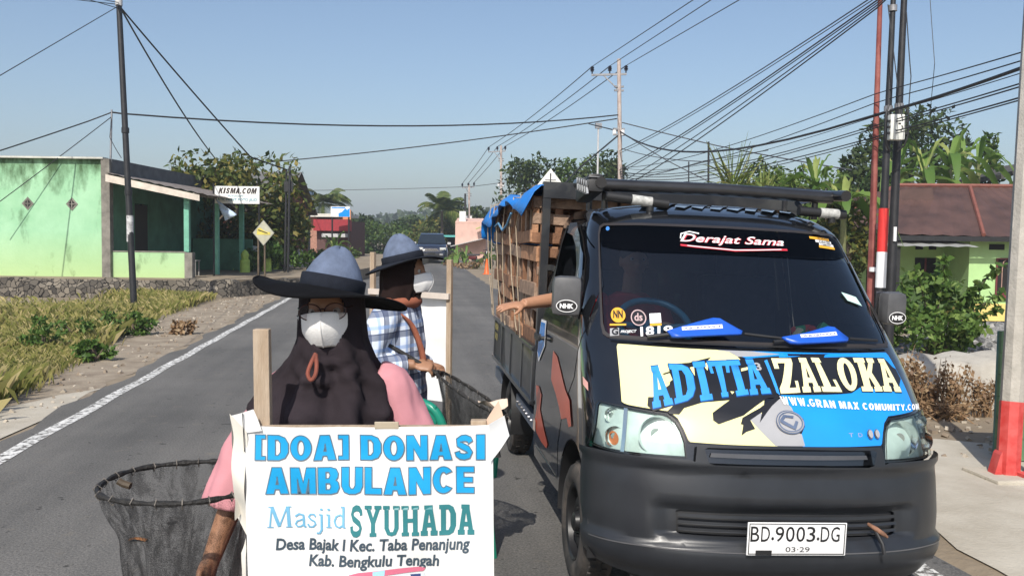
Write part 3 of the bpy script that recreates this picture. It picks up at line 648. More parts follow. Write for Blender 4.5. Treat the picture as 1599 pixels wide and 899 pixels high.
# road warning sign, yellow diamond
W0 = at(412, 364, 27.); t = thing('warning_sign', 'grey edged yellow diamond road sign on a thin post', 'road sign', (W0.x, W0.y, TER), HR+.1)
z0 = W0.z-TER; dm = lambda r_: [(-r_*.82, 0), (0, -r_), (r_*.82, 0), (0, r_*1.0)]
MB().prism(dm(.385), lambda a, c_, q: Vector((a, q, z0+c_)), -.01, .01).build('plate', pm('sign_grey', (.33, .33, .28), .5, .1), t, True)
for P, y, mt in ((dm(.35), -.0125, pm('sign_dull_grey', (.45, .44, .33), .5, .1)), ([(-.2, -.06), (.2, -.06), (.2, .02), (.05, .04), (-.1, .16), (-.18, .12)], -.016, pm('sign_yellow', (.62, .52, .10), .5))):
    face_front(decal('sign_face', fill2d([P]), lambda a, c_: Vector((a, y, z0+c_)), mt, t), Vector((0, -1, 0)))
face_front(decal('sign_mark', fill2d([[(-.15, .1), (.12, 0.0), (.12, -.03), (-.16, .07)]]), lambda a, c_: Vector((a, -.018, z0+c_)), m_sgb, t), Vector((0, -1, 0)))
for dx in (-.16, .03): MB().tube([(dx, .03, -.1), (dx, .03, z0+.1)], .028, 8).build('post', pm('post_brown', (.12, .09, .06), .7, .3, 8), t, True, True)
# pale blue cloth hanging from the porch roof edge
cl = MB(); p0, p1, p2 = at(338, 312, 26.5), at(371, 336, 26.3), at(352, 345, 26.4)
cl.grid([[p0+(p1-p0)*(i/10)+(p2-p1)*(j/6*(i/10))+Vector((0, .05*math.sin(i+j), 0)) for j in range(7)] for i in range(11)])
o = cl.build('cloth', pm('cloth_pale_blue', (.45, .55, .68), .7, .1), None, False, True, 180); tag(o, 'pale blue cloth hanging from the porch roof corner', 'cloth'); so = o.modifiers.new('thick', 'SOLIDIFY'); so.thickness = .01
# yellow green posts and white boards in the garden below the tree
M_yg = pm('post_yellow_green', (.45, .60, .12), .6, .15, 6)
for i, (u, v, h, lab) in enumerate(((383, 420, .75, 'yellow green painted grave post nearest the porch'), (417, 414, .80, 'tall yellow green grave post behind the warning sign'), (366, 418, .6, 'yellow green grave post leaning beside the porch'), (430, 412, .5, 'short pale green grave post in the garden'))):
    p = on(u, 30+i, TER); b_ = MB(); b_.tube([(0, 0, -.1), (0, 0, h*.55), (0, 0, h*.6), (0, 0, h*.78), (0, 0, h*.92), (0, 0, h)], [.17, .16, .11, .14, .09, .02], 10)
    o = b_.build('grave_post', M_yg, None, True, True, xf=Matrix.Translation(p) @ Matrix.Rotation(.35 if i == 2 else 0, 4, 'Y')); tag(o, lab, 'post', 'painted posts in the garden')
for i, (u, h, lab) in enumerate(((452, .55, 'white rounded stone at the left of the garden row'), (460, .6, 'white rounded stone in the middle of the garden row'), (469, .72, 'tallest white rounded stone at the right of the garden row'))):
    p = on(u, 36, TER); o = MB().tube([p, p+Vector((0, 0, h*.6)), p+Vector((0, 0, h*.9)), p+Vector((0, 0, h))], [.15, .15, .11, .03], 10).build('grave_stone', pm('white_wash', (.7, .7, .68), .7, .1), None, False, True); tag(o, lab, 'stone', 'white stones in the garden')
p = on(395, 32, TER); o = MB().prism([(-.4, .35), (.4, .62), (.4, .8), (-.4, .95)], lambda a, c_, q: Vector((a, q, c_)), -.03, .03).build('white_board', pm('white_wash', (0, 0, 0)), None, True, xf=Matrix.Translation(p)); tag(o, 'slanted white board among the garden plants', 'board')
tree('mango_tree', 'large spreading tree with dark and yellowish leaves behind the shop sign', on(372, 34, TER), 4.5, (2.45, 2.2, 2.2), 6800, .26, 'mango', 50, .16, flat=.8)
tree('leafy_tree', 'lower bushy tree joined to the right of the spreading tree', on(430, 37, TER), 2.9, (1.3, 1.4, 1.4), 2600, .24, 'mango', 20, .1)
tree('leafy_tree', 'yellowish bushy tree growing behind the porch posts', on(290, 34.5, TER), 3.3, (1.35, 1.3, 1.4), 2600, .24, 'mango', 20, .1)
for i, (u, z, rx, kind, lab) in enumerate(((445, 33, 1.1, 'weed', 'green leafy garden plants below the tree, left clump'), (480, 36, 1.2, 'mid', 'light green garden plants beside the road bend'), (410, 31, .7, 'weed', 'low dark plants between the grave posts'), (505, 44, 1.6, 'light', 'tangle of pale weeds at the road bend'), (535, 52, 1.6, 'mid', 'green shrub before the red fronted shop'))):
    shrub('garden_plant', lab, on(u, z, TER if u < 470 else None), (rx, .8, .55), 900, .17, kind, 12, 'plant')
# brick house with red front, far left
p = on(497, 56, .1); t = thing('brick_house', 'house with bare brick side wall and dark red front', 'house', p, -R(16))
MB().box((-.9, 2.2, 1.25), (1.5, 4, 3.0)).build('side_wall', pm('bare_brick', (.36, .19, .14), .9, .2, 9, bump=.3), t, True)
MB().box((.95, 1.6, 1.2), (2.2, 2.8, 2.6)).build('front_wall', pm('shop_dark', (.10, .05, .045), .8), t, True)
MB().box((.98, -.1, 2.25), (2.3, .5, .7)).build('red_front', pm('dark_red_sheet', (.30, .022, .03), .6, .15), t, True); MB().box((-.1, 1.5, 2.85), (3.2, 3.8, .2)).build('roof', pm('pale_roof_slab', (.6, .58, .52), .8, .1), t, True)
MB().box((1.2, -.3, 1.62), (1.5, .5, .22)).build('awning', pm('awning_grey', (.45, .45, .44), .7), t, True); MB().box((1.65, .3, 2.92), (.75, .06, .6)).build('orange_panel', pm('orange_panel', (.6, .25, .12), .7), t, True)
B0 = at(532, 331, 54); t = thing('roadside_billboard', 'small white and blue billboard above the red fronted house', 'sign', (B0.x, B0.y, 0), HR); z0 = B0.z
MB().box((0, 0, z0), (1.15, .08, .62)).build('board', pm('sign_white', (0, 0, 0)), t, True)
for P in ([(-.1, -.3), (.56, -.3), (.56, .22), (.42, .1), (.3, .2), (.1, -.02), (-.1, -.1)], [(-.52, .2), (.3, .2), (.3, .27), (-.52, .27)]): face_front(decal('picture', fill2d([P]), lambda a, c_: Vector((a, -.044, z0+c_)), M_blu, t), Vector((0, -1, 0)))
for dx in (-.5, .5): MB().tube([(dx, .05, 0), (dx, .05, z0)], .05, 8).build('post', M_dark, t, True, True)

# ------------------------------------------------------------------ far road: trees, houses
palm('ragged palm with windblown fronds left of the billboard', on(505, 72), top_h(505, 318, 72, on(505, 72)), 19, 3.4, wind=(.25, 0))
palm('tall palm above the tree cluster beside the far road', on(690, 78), top_h(688, 330, 78, on(690, 78)), 20, 3.2, wind=(.35, 0))
tree('round_tree', 'round dark green tree at the end of the visible road', on(600, 80), top_h(600, 350, 80, on(600, 80)), (2.9, 2.5, 1.6), 2800, .42, 'mid', 26)
tree('round_tree', 'dark bushy tree left of the road end, behind the billboard', on(560, 92), top_h(562, 340, 92, on(560, 92)), (2.6, 2.4, 1.9), 2200, .42, 'dark', 24)
tree('bushy_tree', 'brownish green bushy tree before the tall palm', on(664, 72), top_h(664, 345, 72, on(664, 72)), (1.7, 1.7, 1.9), 2200, .36, 'mango', 22)
tree('bushy_tree', 'dark tree right of the tall palm', on(712, 84), top_h(710, 322, 84, on(712, 84)), (2.5, 2.2, 2.6), 2600, .4, 'dark', 26)
tree('bushy_tree', 'dark tree below the tall palm', on(686, 82), top_h(686, 340, 82, on(686, 82)), (2.2, 2, 2.0), 2200, .4, 'mango', 22)
tree('bushy_tree', 'small dark tree beyond the oncoming car', on(640, 95), top_h(640, 345, 95, on(640, 95)), (2.4, 2.2, 1.9), 1900, .42, 'dark', 22)
tree('bushy_tree', 'small tree above the pink house', on(750, 80), top_h(752, 322, 80, on(750, 80)), (1.5, 1.5, 1.3), 1300, .36, 'dark', 16)
for i, (u, v, z, rx, kind) in enumerate(((470, 352, 95, 3.2, 'dark'), (440, 356, 100, 3, 'mid'), (655, 338, 150, 4.5, 'mid'), (745, 345, 120, 4, 'dark'), (545, 348, 120, 3.5, 'mid'))):
    lab = ['dark tree behind the brick house', 'tree behind the garden at the far left', 'distant pale tree beside the palm cluster', 'distant dark tree behind the pink house', 'distant tree at the billboard post'][i]
    tree('distant_tree', lab, on(u, z), top_h(u, v, z, on(u, z)), (rx, rx*.8, rx*.62), 1300, .6, kind, 20, .2, group='trees beyond the bend')
# hazy far wood on the hills
n = 15000; a = rng.uniform(-.56, .62, n); rad = rng.uniform(260, 420, n); P = np.stack([rad*np.sin(a), rad*np.cos(a), rng.uniform(0, 1, n)], 1)
P[:, 2] = (2.5+rng.uniform(0, 1, n)**.7*(5.5+2.5*np.sin(a*9+1)+2*np.sin(a*23)))*(rad/330)
V, F = leaf_cloud(P, rng.normal(size=(n, 3)), 2.0, .9); o = npmesh('far_forest', V, F, LEAF['dark']); tag(o, 'dark far wood along the horizon beyond the road', 'forest', None, 'stuff')
p = on(738, 72); t = gable_house('pink_house', 'small pink walled house beside the far road', p, -R(10), 2.4, 3.5, 3.0, .3, pm('pink_wall', (.62, .40, .33), .8, .1, 2), pm('pink_parapet', (.6, .42, .36), .8), .02)
MB().box((-.65, -1.5, 3.4), (.5, .4, .8)).build('chimney_block', pm('white_wash', (0, 0, 0)), t, True)
MB().box((.3, -2.2, 1.5), (3.6, 1.4, .06), Matrix.Rotation(R(-14), 3, 'Y')).build('awning', pm('awning_grey', (0, 0, 0)), t, True)
MB().box((1.6, -2.4, 2.85), (2.4, .7, .08), Matrix.Rotation(R(-20), 3, 'Y')).build('roof_wing', pm('yellow_green_sheet', (.45, .45, .18), .7), t, True)
p = on(702, 74); t = thing('shop_stall', 'low stall with turquoise roof edge behind the oncoming car', 'stall', p, -R(8)); MB().box((0, 0, 1.86), (3.0, 2.4, .16)).build('roof', pm('turquoise_sheet', (.10, .42, .40), .6, .1), t, True); MB().box((0, .6, .9), (2.8, 1.4, 1.8)).build('wall', M_void, t, True)
for i, (u, z, h, lab) in enumerate(((715, 56, .6, 'bright young banana clump right of the oncoming car'), (728, 54, .5, 'young banana clump at the left of the far utility pole'), (762, 50, .5, 'banana leaves beside the parked motorbike'), (522, 50, 1.0, 'banana plant with pale arching leaves before the brick house'), (708, 58, .4, 'low banana sprout behind the oncoming car'))): banana(lab, on(u, z), h, 9, 1.35 if i != 3 else 1.9, .38, 'young banana plants along the far road')
o = shrub('verge_shrub', 'brown low hedge at the road edge near the far pole', on(730, 50), (1.3, .5, .22), 500, .14, 'dry', 8)

# trees and gable behind the truck
tree('roadside_tree', 'dark tree with light shoots above the left of the tarpaulin', on(838, 60), top_h(838, 254, 60, on(838, 60)), (2.7, 2.4, 2.9), 3600, .36, 'dark', 34)
tree('roadside_tree', 'light green treetop beside the white gable', on(893, 58), top_h(880, 250, 58, on(893, 58)), (1.5, 1.5, 2.6), 2200, .34, 'mid', 22)
tree('roadside_tree', 'dark treetop close to the middle utility pole', on(942, 55), top_h(942, 250, 55, on(942, 55)), (1.9, 1.8, 2.6), 2800, .34, 'dark', 26)
G0 = at(860, 288, 42); t = thing('gable_shed', 'small shed with a white triangular gable behind the tarpaulin', 'shed', (G0.x, G0.y, 0), HR)
MB().box((0, 1.5, G0.z/2-.1), (1.7, 3, G0.z+.1)).build('wall', pm('shed_wall_brown', (.16, .13, .10), .9, .2, 3), t, True); MB().prism([(-.62, G0.z-.05), (.62, G0.z-.05), (0, G0.z+.72)], lambda a, c_, q: Vector((a, q, c_)), -.06, 2.9).build('gable', pm('sign_white', (0, 0, 0)), t, True)
for P in ([(-.25, .16), (.25, .16), (.25, .2), (-.25, .2)], [(-.03, .05), (.03, .05), (.03, .5), (-.03, .5)]): face_front(decal('gable_cross', fill2d([P]), lambda a, c_: Vector((a, -.064-(.002 if a*a < .002 else 0), G0.z+c_)), M_dark, t), Vector((0, -1, 0)))
# right-hand vegetation behind the truck roof
strap_plant('clump of tall strap leaved young palm behind the truck roof', on(1142, 27), top_h(1142, 292, 27, on(1142, 27)), 64, 2.0)
strap_plant('smaller pale strap leaved palm clump right of the taller one', on(1190, 30), top_h(1190, 300, 30, on(1190, 30)), 40, 1.5)
banana('banana plant with upright leaf behind the roof rack', on(1118, 28), top_h(1118, 290, 28, on(1118, 28)), 5, 1.3, .3)
tree('leafy_tree', 'light green tree between the palms and the red pole', on(1245, 33), top_h(1245, 256, 33, on(1245, 33)), (1.5, 1.3, 1.7), 2600, .25, 'light', 24)
tree('leafy_tree', 'yellow green low tree before the red pole', on(1288, 29), top_h(1290, 272, 29, on(1288, 29)), (1.1, 1.0, 1.7), 2000, .24, 'mid', 18)
tree('leafy_tree', 'small tree at the right of the young palm', on(1205, 36), top_h(1205, 252, 36, on(1205, 36)), (1.1, 1.1, 1.9), 1700, .26, 'mid', 18)
tree('broad_tree', 'tall dark tree behind the black poles', on(1420, 44), top_h(1430, 190, 44, on(1420, 44)), (3.1, 2.6, 3.6), 6500, .34, 'dark', 42)
tree('broad_tree', 'dark rounded tree left of the poles', on(1345, 40), top_h(1340, 232, 40, on(1345, 40)), (1.9, 1.8, 2.8), 3600, .32, 'dark', 28)
tree('broad_tree', 'dark leafy tree right behind the truck mirror side', on(1325, 25), top_h(1325, 305, 25, on(1325, 25)), (.95, .9, 1.7), 2600, .2, 'mango', 20)
for u, v, z, n_, L, lab in ((1478, 262, 31, 8, 2.3, 'tall banana plant with a bright upright leaf above the brown roof'), (1522, 268, 32, 8, 1.9, 'banana plant at the right end of the brown roof'), (1440, 275, 30, 8, 2.0, 'banana plant with arching stalks beside the black poles'), (1400, 268, 32, 7, 2.0, 'banana plant behind the white junction box'), (1315, 318, 24, 7, 1.5, 'banana plant with wide drooping leaves by the truck roof'), (1500, 252, 34, 7, 1.9, 'tallest banana plant between the others above the brown roof'), (1268, 296, 26, 7, 1.3, 'banana plant with yellowing leaves left of the red pole')):
    b0_ = on(u, z); banana(lab, b0_, top_h(u, v-14, z, b0_), n_+4, L*1.25, .44, 'tall banana plants on the right')
tree('slim_tree', 'slim young tree at the far right of the banana plants', on(1540, 36), top_h(1540, 212, 36, on(1540, 36)), (.45, .45, 2.2), 700, .26, 'mid', 12, .06)

# ------------------------------------------------------------------ right: pale green house with brown roof
H0 = at(1510, 500, 26.); HB = H0.z; H2 = Matrix.Translation(H0) @ Matrix.Rotation(HR-R(4), 4, 'Z')
hs = thing('pale_green_house', 'pale green house with rust brown roof and shaded porch', 'house', mat=H2)
M_pg = pm('pale_green_wall', (.40, .62, .27), .8, .06, 2); M_yw = pm('yellow_base_wall', (.70, .55, .18), .8, .08, 2)
MB().box((1.9, 2.0, 1.42), (3.8, 4.0, 1.9)).build('wall', M_pg, hs, True); MB().box((1.9, 1.98, .24), (3.86, 4.06, .50)).build('base_wall', M_yw, hs, True)
MB().box((-1.9, 2.9, 1.2), (3.8, 2.2, 2.4)).build('porch_back_wall', M_pg, hs, True)
for xx, ww, zz, hh in ((-.55, .62, 1.28, .95), (-2.0, .62, 1.0, 1.9), (-3.1, .55, 1.2, .9)):
    w_ = MB().box((xx, 1.79, zz), (ww, .03, hh)).build('window', M_void, hs, True); MB().box((xx, 1.77, zz), (.05, .02, hh)).build('frame', pm('maroon_frame', (.16, .03, .035), .6), w_, True)
for xx in (-.75, -.35, -1.9, -2.2, -2.5): MB().box((xx, 1.79, 2.1), (.22, .03, .18)).build('vent', M_void, hs, True)
w_ = MB().box((1.25, -.02, 1.28), (1.0, .06, 1.06)).build('window', pm('maroon_frame', (0, 0, 0)), hs, True)
for xx in (.99, 1.49): MB().box((xx, -.055, 1.30), (.40, .02, .92)).build('pane', M_void, w_, True)
for xx in (.90, 1.08, 1.40, 1.58): MB().tube([(xx, -.075, .86), (xx, -.075, 1.5), (xx+.03, -.075, 1.7), (xx+.09, -.075, 1.74)], .012, 6).build('grille_bar', pm('pinkish_bar', (.45, .28, .22), .6), w_, True)
MB().box((1.25, -.06, .70), (1.15, .14, .09)).build('sill', pm('maroon_frame', (0, 0, 0)), w_, True); MB().box((1.24, -.062, 1.28), (.09, .024, 1.0)).build('mullion', pm('pink_mullion', (.6, .4, .4), .6), w_, True)
for xx in (.75, 2.1): MB().box((xx, -.012, 2.12), (.42, .03, .16)).build('vent', M_void, hs, True)
rf = MB(); ez = 2.36; n = 60
ridge_a, ridge_b, pk = Vector((-1.2, 2.6, 4.0)), Vector((2.6, 2.6, 4.0)), 0
cr_ = [Vector((-4.6, -.62, ez+.12)), Vector((4.6, -.62, ez)), Vector((4.6, 5.4, ez)), Vector((-4.6, 5.4, ez+.12))]
def slope(a, b, c_, d, k):
    rows = []
    for i in range(k+1):
        q = i/k; lo = a+(b-a)*q; hi = d+(c_-d)*q; rows.append([lo+(hi-lo)*r_+Vector((0, 0, .016*math.sin(i*PI/2))) for r_ in (0, .33, .66, 1)])
    rf.grid(rows)
slope(cr_[0], cr_[1], ridge_b, ridge_a, 64); slope(cr_[1], cr_[2], ridge_b, ridge_b, 40); slope(cr_[2], cr_[3], ridge_a, ridge_b, 64); slope(cr_[3], cr_[0], ridge_a, ridge_a, 40)
rfo = rf.build('roof', M_rust, hs, True)
rb = MB(); rb.tube([cr_[1]+Vector((0, 0, .03)), ridge_b+Vector((0, 0, .03))], .07, 6); rb.tube([cr_[0]+Vector((0, 0, .03)), ridge_a+Vector((0, 0, .03))], .07, 6); rb.tube([ridge_a+Vector((0, 0, .03)), ridge_b+Vector((0, 0, .03))], .07, 6); rb.build('ridge_cap', pm('ridge_red', (.20, .07, .05), .7), rfo, True)
rb = MB(); rb.tube([Vector((.1, -.64, ez+.10)), Vector((1.0, 2.5, 3.99))], .06, 6); rb.build('ridge_cap', pm('ridge_red', (0, 0, 0)), rfo, True)
g2 = MB().prism([(-1.5, 2.9), (1.1, 2.9), (.9, 3.9), (-.9, 3.75)], lambda a, c_, q: Vector((a-1.4, q, c_)), 1.6, 4.6); g2.build('upper_roof', M_rust, rfo, True)
MB().box((0, -.64, ez-.02), (9.2, .03, .14)).build('fascia', M_dark, hs, True)
aw = MB(); aw.grid([[Vector((-4.9+4.6*i/40, y, z+.012*math.sin(i*PI/2))) for y, z in ((-1.3, 2.12), (1.8, 2.42))] for i in range(41)]); aw.build('porch_awning', pm('pale_grey_sheet', (.33, .33, .31), .6, .15, 3), hs, True)
for xx in (-4.7, -2.4): MB().box((xx, -1.15, 1.05), (.09, .09, 2.1)).build('porch_post', M_dark, hs, True)
q0 = at(1572, 276, 33.); t = thing('neighbour_roof', 'dark weathered gable edge of a neighbouring roof at the right edge', 'roof', (q0.x, q0.y, gz(q0.x, q0.y)), HR)
hq = q0.z-gz(q0.x, q0.y)
MB().prism([(-.25, hq-.12), (1.6, hq+.48), (1.6, hq+.66), (-.25, hq+.06)], lambda a, c_, q: Vector((a, q, c_)), -.1, 3.).build('roof_edge', pm('old_grey_board', (.07, .065, .06), .9, .3, 6), t, True)
MB().box((2.6, 2.6, hq/2), (2.0, .2, hq)).build('wall', M_void, t, True)
# low concrete wall, gravel heap, shrub and dry weeds
lw = MB(); a_, b_ = at(1405, 560, 9.3), at(1572, 548, 9.6); a_.z = .42; b_.z = .42; d_ = (b_-a_).normalized(); nn = Vector((-d_.y, d_.x, 0))
a_ = a_-d_*.7; b_ = b_+d_*1.0; rows = []
for i in range(25):
    p = a_+(b_-a_)*(i/24); j = .02*math.sin(i*1.7)+rng.normal()*.012
    rows.append([Vector((p.x, p.y, -.2))-nn*.10, Vector((p.x, p.y, .15))-nn*(.06+j*.5), Vector((p.x, p.y, .36+j))+nn*.03, Vector((p.x, p.y, .40+j))+nn*.12, Vector((p.x, p.y, .40+j))+nn*.8, Vector((p.x, p.y, -.3))+nn*.9])
lw.grid(rows); o = lw.build('concrete_wall', pm('pale_plaster', (.32, .29, .245), .9, .2, 2.5, bump=.5, bscale=30, col2=(.46, .43, .37)), None, False, True, 50); tag(o, 'low rough pale concrete wall between the truck and the shrub', 'wall')
hp = MB(); c0 = on(1560, 15.5); rows = []
for i in range(13):
    q = i/12; rows.append([Vector((c0.x+2.0*(1-q)*math.cos(2*PI*j/28)*1.4, c0.y+1.4*(1-q)*math.sin(2*PI*j/28), c0.z-.05+.72*math.sin(q*PI/2)+rng.normal()*.02)) for j in range(28)])
hp.grid(rows, True); o = hp.build('gravel_heap', pm('grey_gravel', (.22, .215, .205), .9, .4, 30, bump=1., bscale=45), None, False, False); tag(o, 'heap of grey gravel behind the low wall', 'gravel', None, 'stuff')
k = 900; ang = rng.uniform(0, 2*PI, k); q = rng.uniform(0, 1, k)**.5; st_ = MB()
for i in range(k):
    z = c0.z-.05+.72*math.sin((1-q[i])*PI/2); st_.m = i % 2; st_.box((c0.x+2.8*q[i]*math.cos(ang[i]), c0.y+1.4*q[i]*math.sin(ang[i]), z), rng.uniform(.03, .08, 3), Matrix.Rotation(rng.uniform(0, 3), 3, Vector(rng.normal(size=3))))
o = st_.build('gravel_stones', [pm('gravel_light', (.36, .35, .33), .9, .2), pm('gravel_dark', (.13, .13, .13), .9, .2)]); tag(o, 'loose grey stones scattered over the gravel heap', 'stones', None, 'stuff')
B0 = on(1462, 14.0); t = thing('leafy_shrub', 'tall green shrub with long arching branches beside the poles', 'shrub', B0)
P, N, lm = crown_points(B0+Vector((-.1, 0, .62)), (.80, .7, .62), 2300, 26, .3); V, F = leaf_cloud(P, N+np.array([0, 0, .6]), .11, .62)
stems = MB(); Vs, Fs = [V], [F]; o_ = len(V)
for tip, n_ in (((1478, 398), 60), ((1428, 420), 50), ((1568, 412), 70), ((1572, 455), 60), ((1565, 478), 60), ((1540, 512), 50), ((1408, 440), 50), ((1500, 440), 50), ((1530, 440), 60)):
    q = at(*tip, 13.7); s = B0+Vector((rng.normal()*.1, rng.normal()*.1, .1)); md = s+(q-s)*.55+Vector((0, 0, .30*(q-s).length*.5)); bz = [s*(1-k_)**2+md*2*k_*(1-k_)+q*k_*k_ for k_ in np.linspace(0, 1, 12)]
    stems.tube(bz, np.linspace(.016, .005, 12), 6)
    kk = rng.uniform(.35, 1, n_); pts = np.array([np.array(s)*(1-x)**2+np.array(md)*2*x*(1-x)+np.array(q)*x*x for x in kk]); V, F = leaf_cloud(pts, np.tile([0, -.3, 1.], (n_, 1)), .13, .7, droop=.6); Vs.append(V); Fs.append(F+o_); o_ += len(V)
npmesh('leaves', np.vstack(Vs), np.vstack(Fs), leafmat('leaf_bush', (.045, .095, .018), (.10, .18, .035), (.20, .28, .07)), t); stems.build('branches', M_bark, t, False, True)
def dry_weed(label, base, h, w, n_st, n_l, leaf=.05):
    t = thing('dry_weed', label, 'weed', base, group='dried weeds by the low wall'); st_ = MB(); pts = []
    for i in range(n_st):
        a = rng.uniform(0, 2*PI); tip = base+Vector((math.cos(a)*w*rng.uniform(.2, 1), math.sin(a)*w*.5*rng.uniform(.2, 1), h*rng.uniform(.5, 1))); s = base+Vector((rng.normal()*w*.3, rng.normal()*w*.15, 0)); m_ = (s+tip)/2+Vector((rng.normal()*.05, 0, .05))
        st_.tube([s, m_, tip], [.007, .005, .002], 5)
        for k_ in rng.uniform(.2, 1, n_l): p = s*(1-k_)**2+m_*2*k_*(1-k_)+tip*k_*k_; pts.append(p+Vector(rng.normal(size=3)*.025))
    st_.build('stems', pm('dry_stem', (.24, .15, .08), .9, .2), t); V, F = leaf_cloud(np.array(pts), rng.normal(size=(len(pts), 3)), leaf, .6); npmesh('leaves', V, F, LEAF['dry'], t)
dry_weed('big clump of brown dried weeds against the low wall', on(1445, 8.95), .62, .42, 42, 20)
dry_weed('dried weeds beside the truck mirror', on(1415, 9.0), .75, .30, 26, 18)
dry_weed('thin dried weeds at the middle of the low wall', on(1495, 8.9), .55, .26, 24, 14)
dry_weed('small dried weeds near the grey concrete pole', on(1545, 8.9), .42, .2, 20, 14)
dry_weed('low strip of brown dead stalks at the foot of the wall', on(1475, 8.75), .2, .7, 40, 10)
def pebble_field(name, label, n, fx, size, mats):
    b_ = MB()
    for i in range(n):
        x, y = fx(); b_.m = int(rng.integers(len(mats))); s = size*rng.uniform(.4, 1.3); b_.box((x, y, gz(x, y)+s*.15), (s, s*rng.uniform(.6, 1), s*.6), Matrix.Rotation(rng.uniform(0, 6), 3, Vector(rng.normal(size=3))))
    tag(b_.build(name, mats), label, 'stones', None, 'stuff')
pebble_field('loose_stones', 'small loose stones on the dirt by the concrete pole', 420, lambda: (rng.uniform(3.3, 7.5), rng.uniform(6.6, 9.0)), .045, [pm('stone_pale', (.40, .35, .28), .9, .2), pm('stone_brown', (.24, .19, .14), .9, .2)])
pebble_field('verge_stones', 'small loose stones on the left dirt verge', 420, lambda: (rng.uniform(-4.6, -3.25), rng.uniform(6, 26)), .045, [pm('stone_pale', (0, 0, 0)), pm('stone_brown', (0, 0, 0))])
# grass on the left verge and field
n = 95000; Y = 5.5+rng.uniform(0, 1, n)**1.3*22; edge = np.interp(Y, [5, 8.4, 12.4, 18, 26, 30], [-5.2, -3.95, -4.3, -4.9, -5.2, -4.4]); d_ = rng.uniform(0, 1, n)**1.5; wid = np.interp(Y, [5, 10, 16, 22, 28], [3.2, 3.4, 3.0, 2.8, 1.5])
X = edge-d_*wid*rng.uniform(.5, 1.5, n)+rng.normal(size=n)*.12
keep = np.sin(X*2.1+Y*1.3)*np.sin(Y*1.9-X)*.8+.6*np.sin(X*.9+Y*.45+1)+rng.normal(size=n)*.45 > -.35; X, Y = X[keep], Y[keep]; n = len(X)
Z = np.array([gz(x, y) for x, y in zip(X, Y)]); Ht = rng.uniform(.05, .29, n)*(1+.5*np.sin(X*1.1)*np.sin(Y*.9)); a = rng.uniform(0, 2*PI, n); ln_ = rng.uniform(.2, .8, n)*Ht
dx, dy = np.cos(a), np.sin(a); w = rng.uniform(.0011, .0030, n)
b0_ = np.stack([X-dy*w, Y+dx*w, Z-.02], 1); b1_ = np.stack([X+dy*w, Y-dx*w, Z-.02], 1); m0 = np.stack([X+dx*ln_*.35+dy*w*.7, Y+dy*ln_*.35-dx*w*.7, Z+Ht*.65], 1); tp_ = np.stack([X+dx*ln_, Y+dy*ln_, Z+Ht*rng.uniform(.75, 1, n)], 1)
V = np.stack([b0_, b1_, m0, tp_], 1).reshape(-1, 3); i = np.arange(n)*4; o = npmesh('grass', V, np.stack([i, i+1, i+2, i+3], 1), LEAF['grass']); tag(o, 'long half dry grass along the left verge', 'grass', None, 'stuff')
n = 9000; X = rng.uniform(-26, -6.5, n); Y = rng.uniform(11, 25.2, n); Z = np.array([gz(x, y) for x, y in zip(X, Y)]); keep = np.sin(X*.8+1)*np.sin(Y*.7)+rng.normal(size=n)*.4 > .1; X, Y, Z = X[keep], Y[keep], Z[keep]; n = len(X); a = rng.uniform(0, 6.3, n); Ht = rng.uniform(.05, .16, n); w = .011
V = np.stack([np.stack([X-w, Y, Z-.02], 1), np.stack([X+w, Y, Z-.02], 1), np.stack([X+w+np.cos(a)*Ht*.6, Y+np.sin(a)*Ht*.6, Z+Ht*.8], 1), np.stack([X+np.cos(a)*Ht*1.2, Y+np.sin(a)*Ht*1.2, Z+Ht], 1)], 1).reshape(-1, 3); i = np.arange(n)*4
o = npmesh('field_grass', V, np.stack([i, i+1, i+2, i+3], 1), LEAF['grass']); tag(o, 'short sparse grass on the bare field before the stone wall', 'grass', None, 'stuff')
for i, (u, v, rx, h, lab) in enumerate(((120, 535, .34, .24, 'dark leafy weed clump on the left verge'), (70, 545, .35, .25, 'leafy weeds at the far left of the verge'), (165, 525, .35, .22, 'bright low weeds right of the dark clump'), (210, 520, .30, .22, 'small weed clump near the dirt shoulder'), (285, 520, .2, .12, 'pale tuft on the dirt shoulder'), (150, 560, .25, .14, 'low weeds at the grass edge'))):
    g_ = gnd(u, v); shrub('weed_clump', lab, (g_.x, g_.y, gz(g_.x, g_.y)), (rx, rx*.8, h), 420, .085, 'weed' if i != 4 else 'dry', 9, 'weed', 'weeds on the left verge', 6)
# ------------------------------------------------------------------ the pickup truck (local: x across, y towards its tail, z up)
TROLL = R(1.932)
TM = Matrix.Translation((1.645, 3.508, 0)) @ Matrix.Rotation(TROLL, 4, 'Y')
truck = thing('pickup_truck', 'black pickup truck with yellow and blue stickered bonnet, loaded with wooden crates', 'pickup truck', mat=TM)
TZ = [.15, .2, .3, .45, .6, .7, .78, .88, 1.0, 1.1, 1.165, 1.703, 1.76, 1.80, 1.83]
TYF = [.12, .08, .03, .04, .07, .10, .122, .175, .285, .41, .505, .985, 1.07, 1.16, 1.26]
TW = [.77, .79, .815, .825, .828, .828, .828, .826, .82, .812, .803, .700, .672, .63, .57]
TD = [.45, .45, .45, .45, .45, .45, .45, .45, .42, .36, .31, .26, .27, .30, .32]
EXP = 2.6
_zz = np.linspace(.1, 1.9, 1801)
def _smooth(T):
    t = np.interp(_zz, TZ, T); p = np.pad(t, 28, mode='edge'); return np.convolve(p, np.ones(57)/57, 'valid')
_PY, _PW, _PD = _smooth(TYF), _smooth(TW), _smooth(TD)
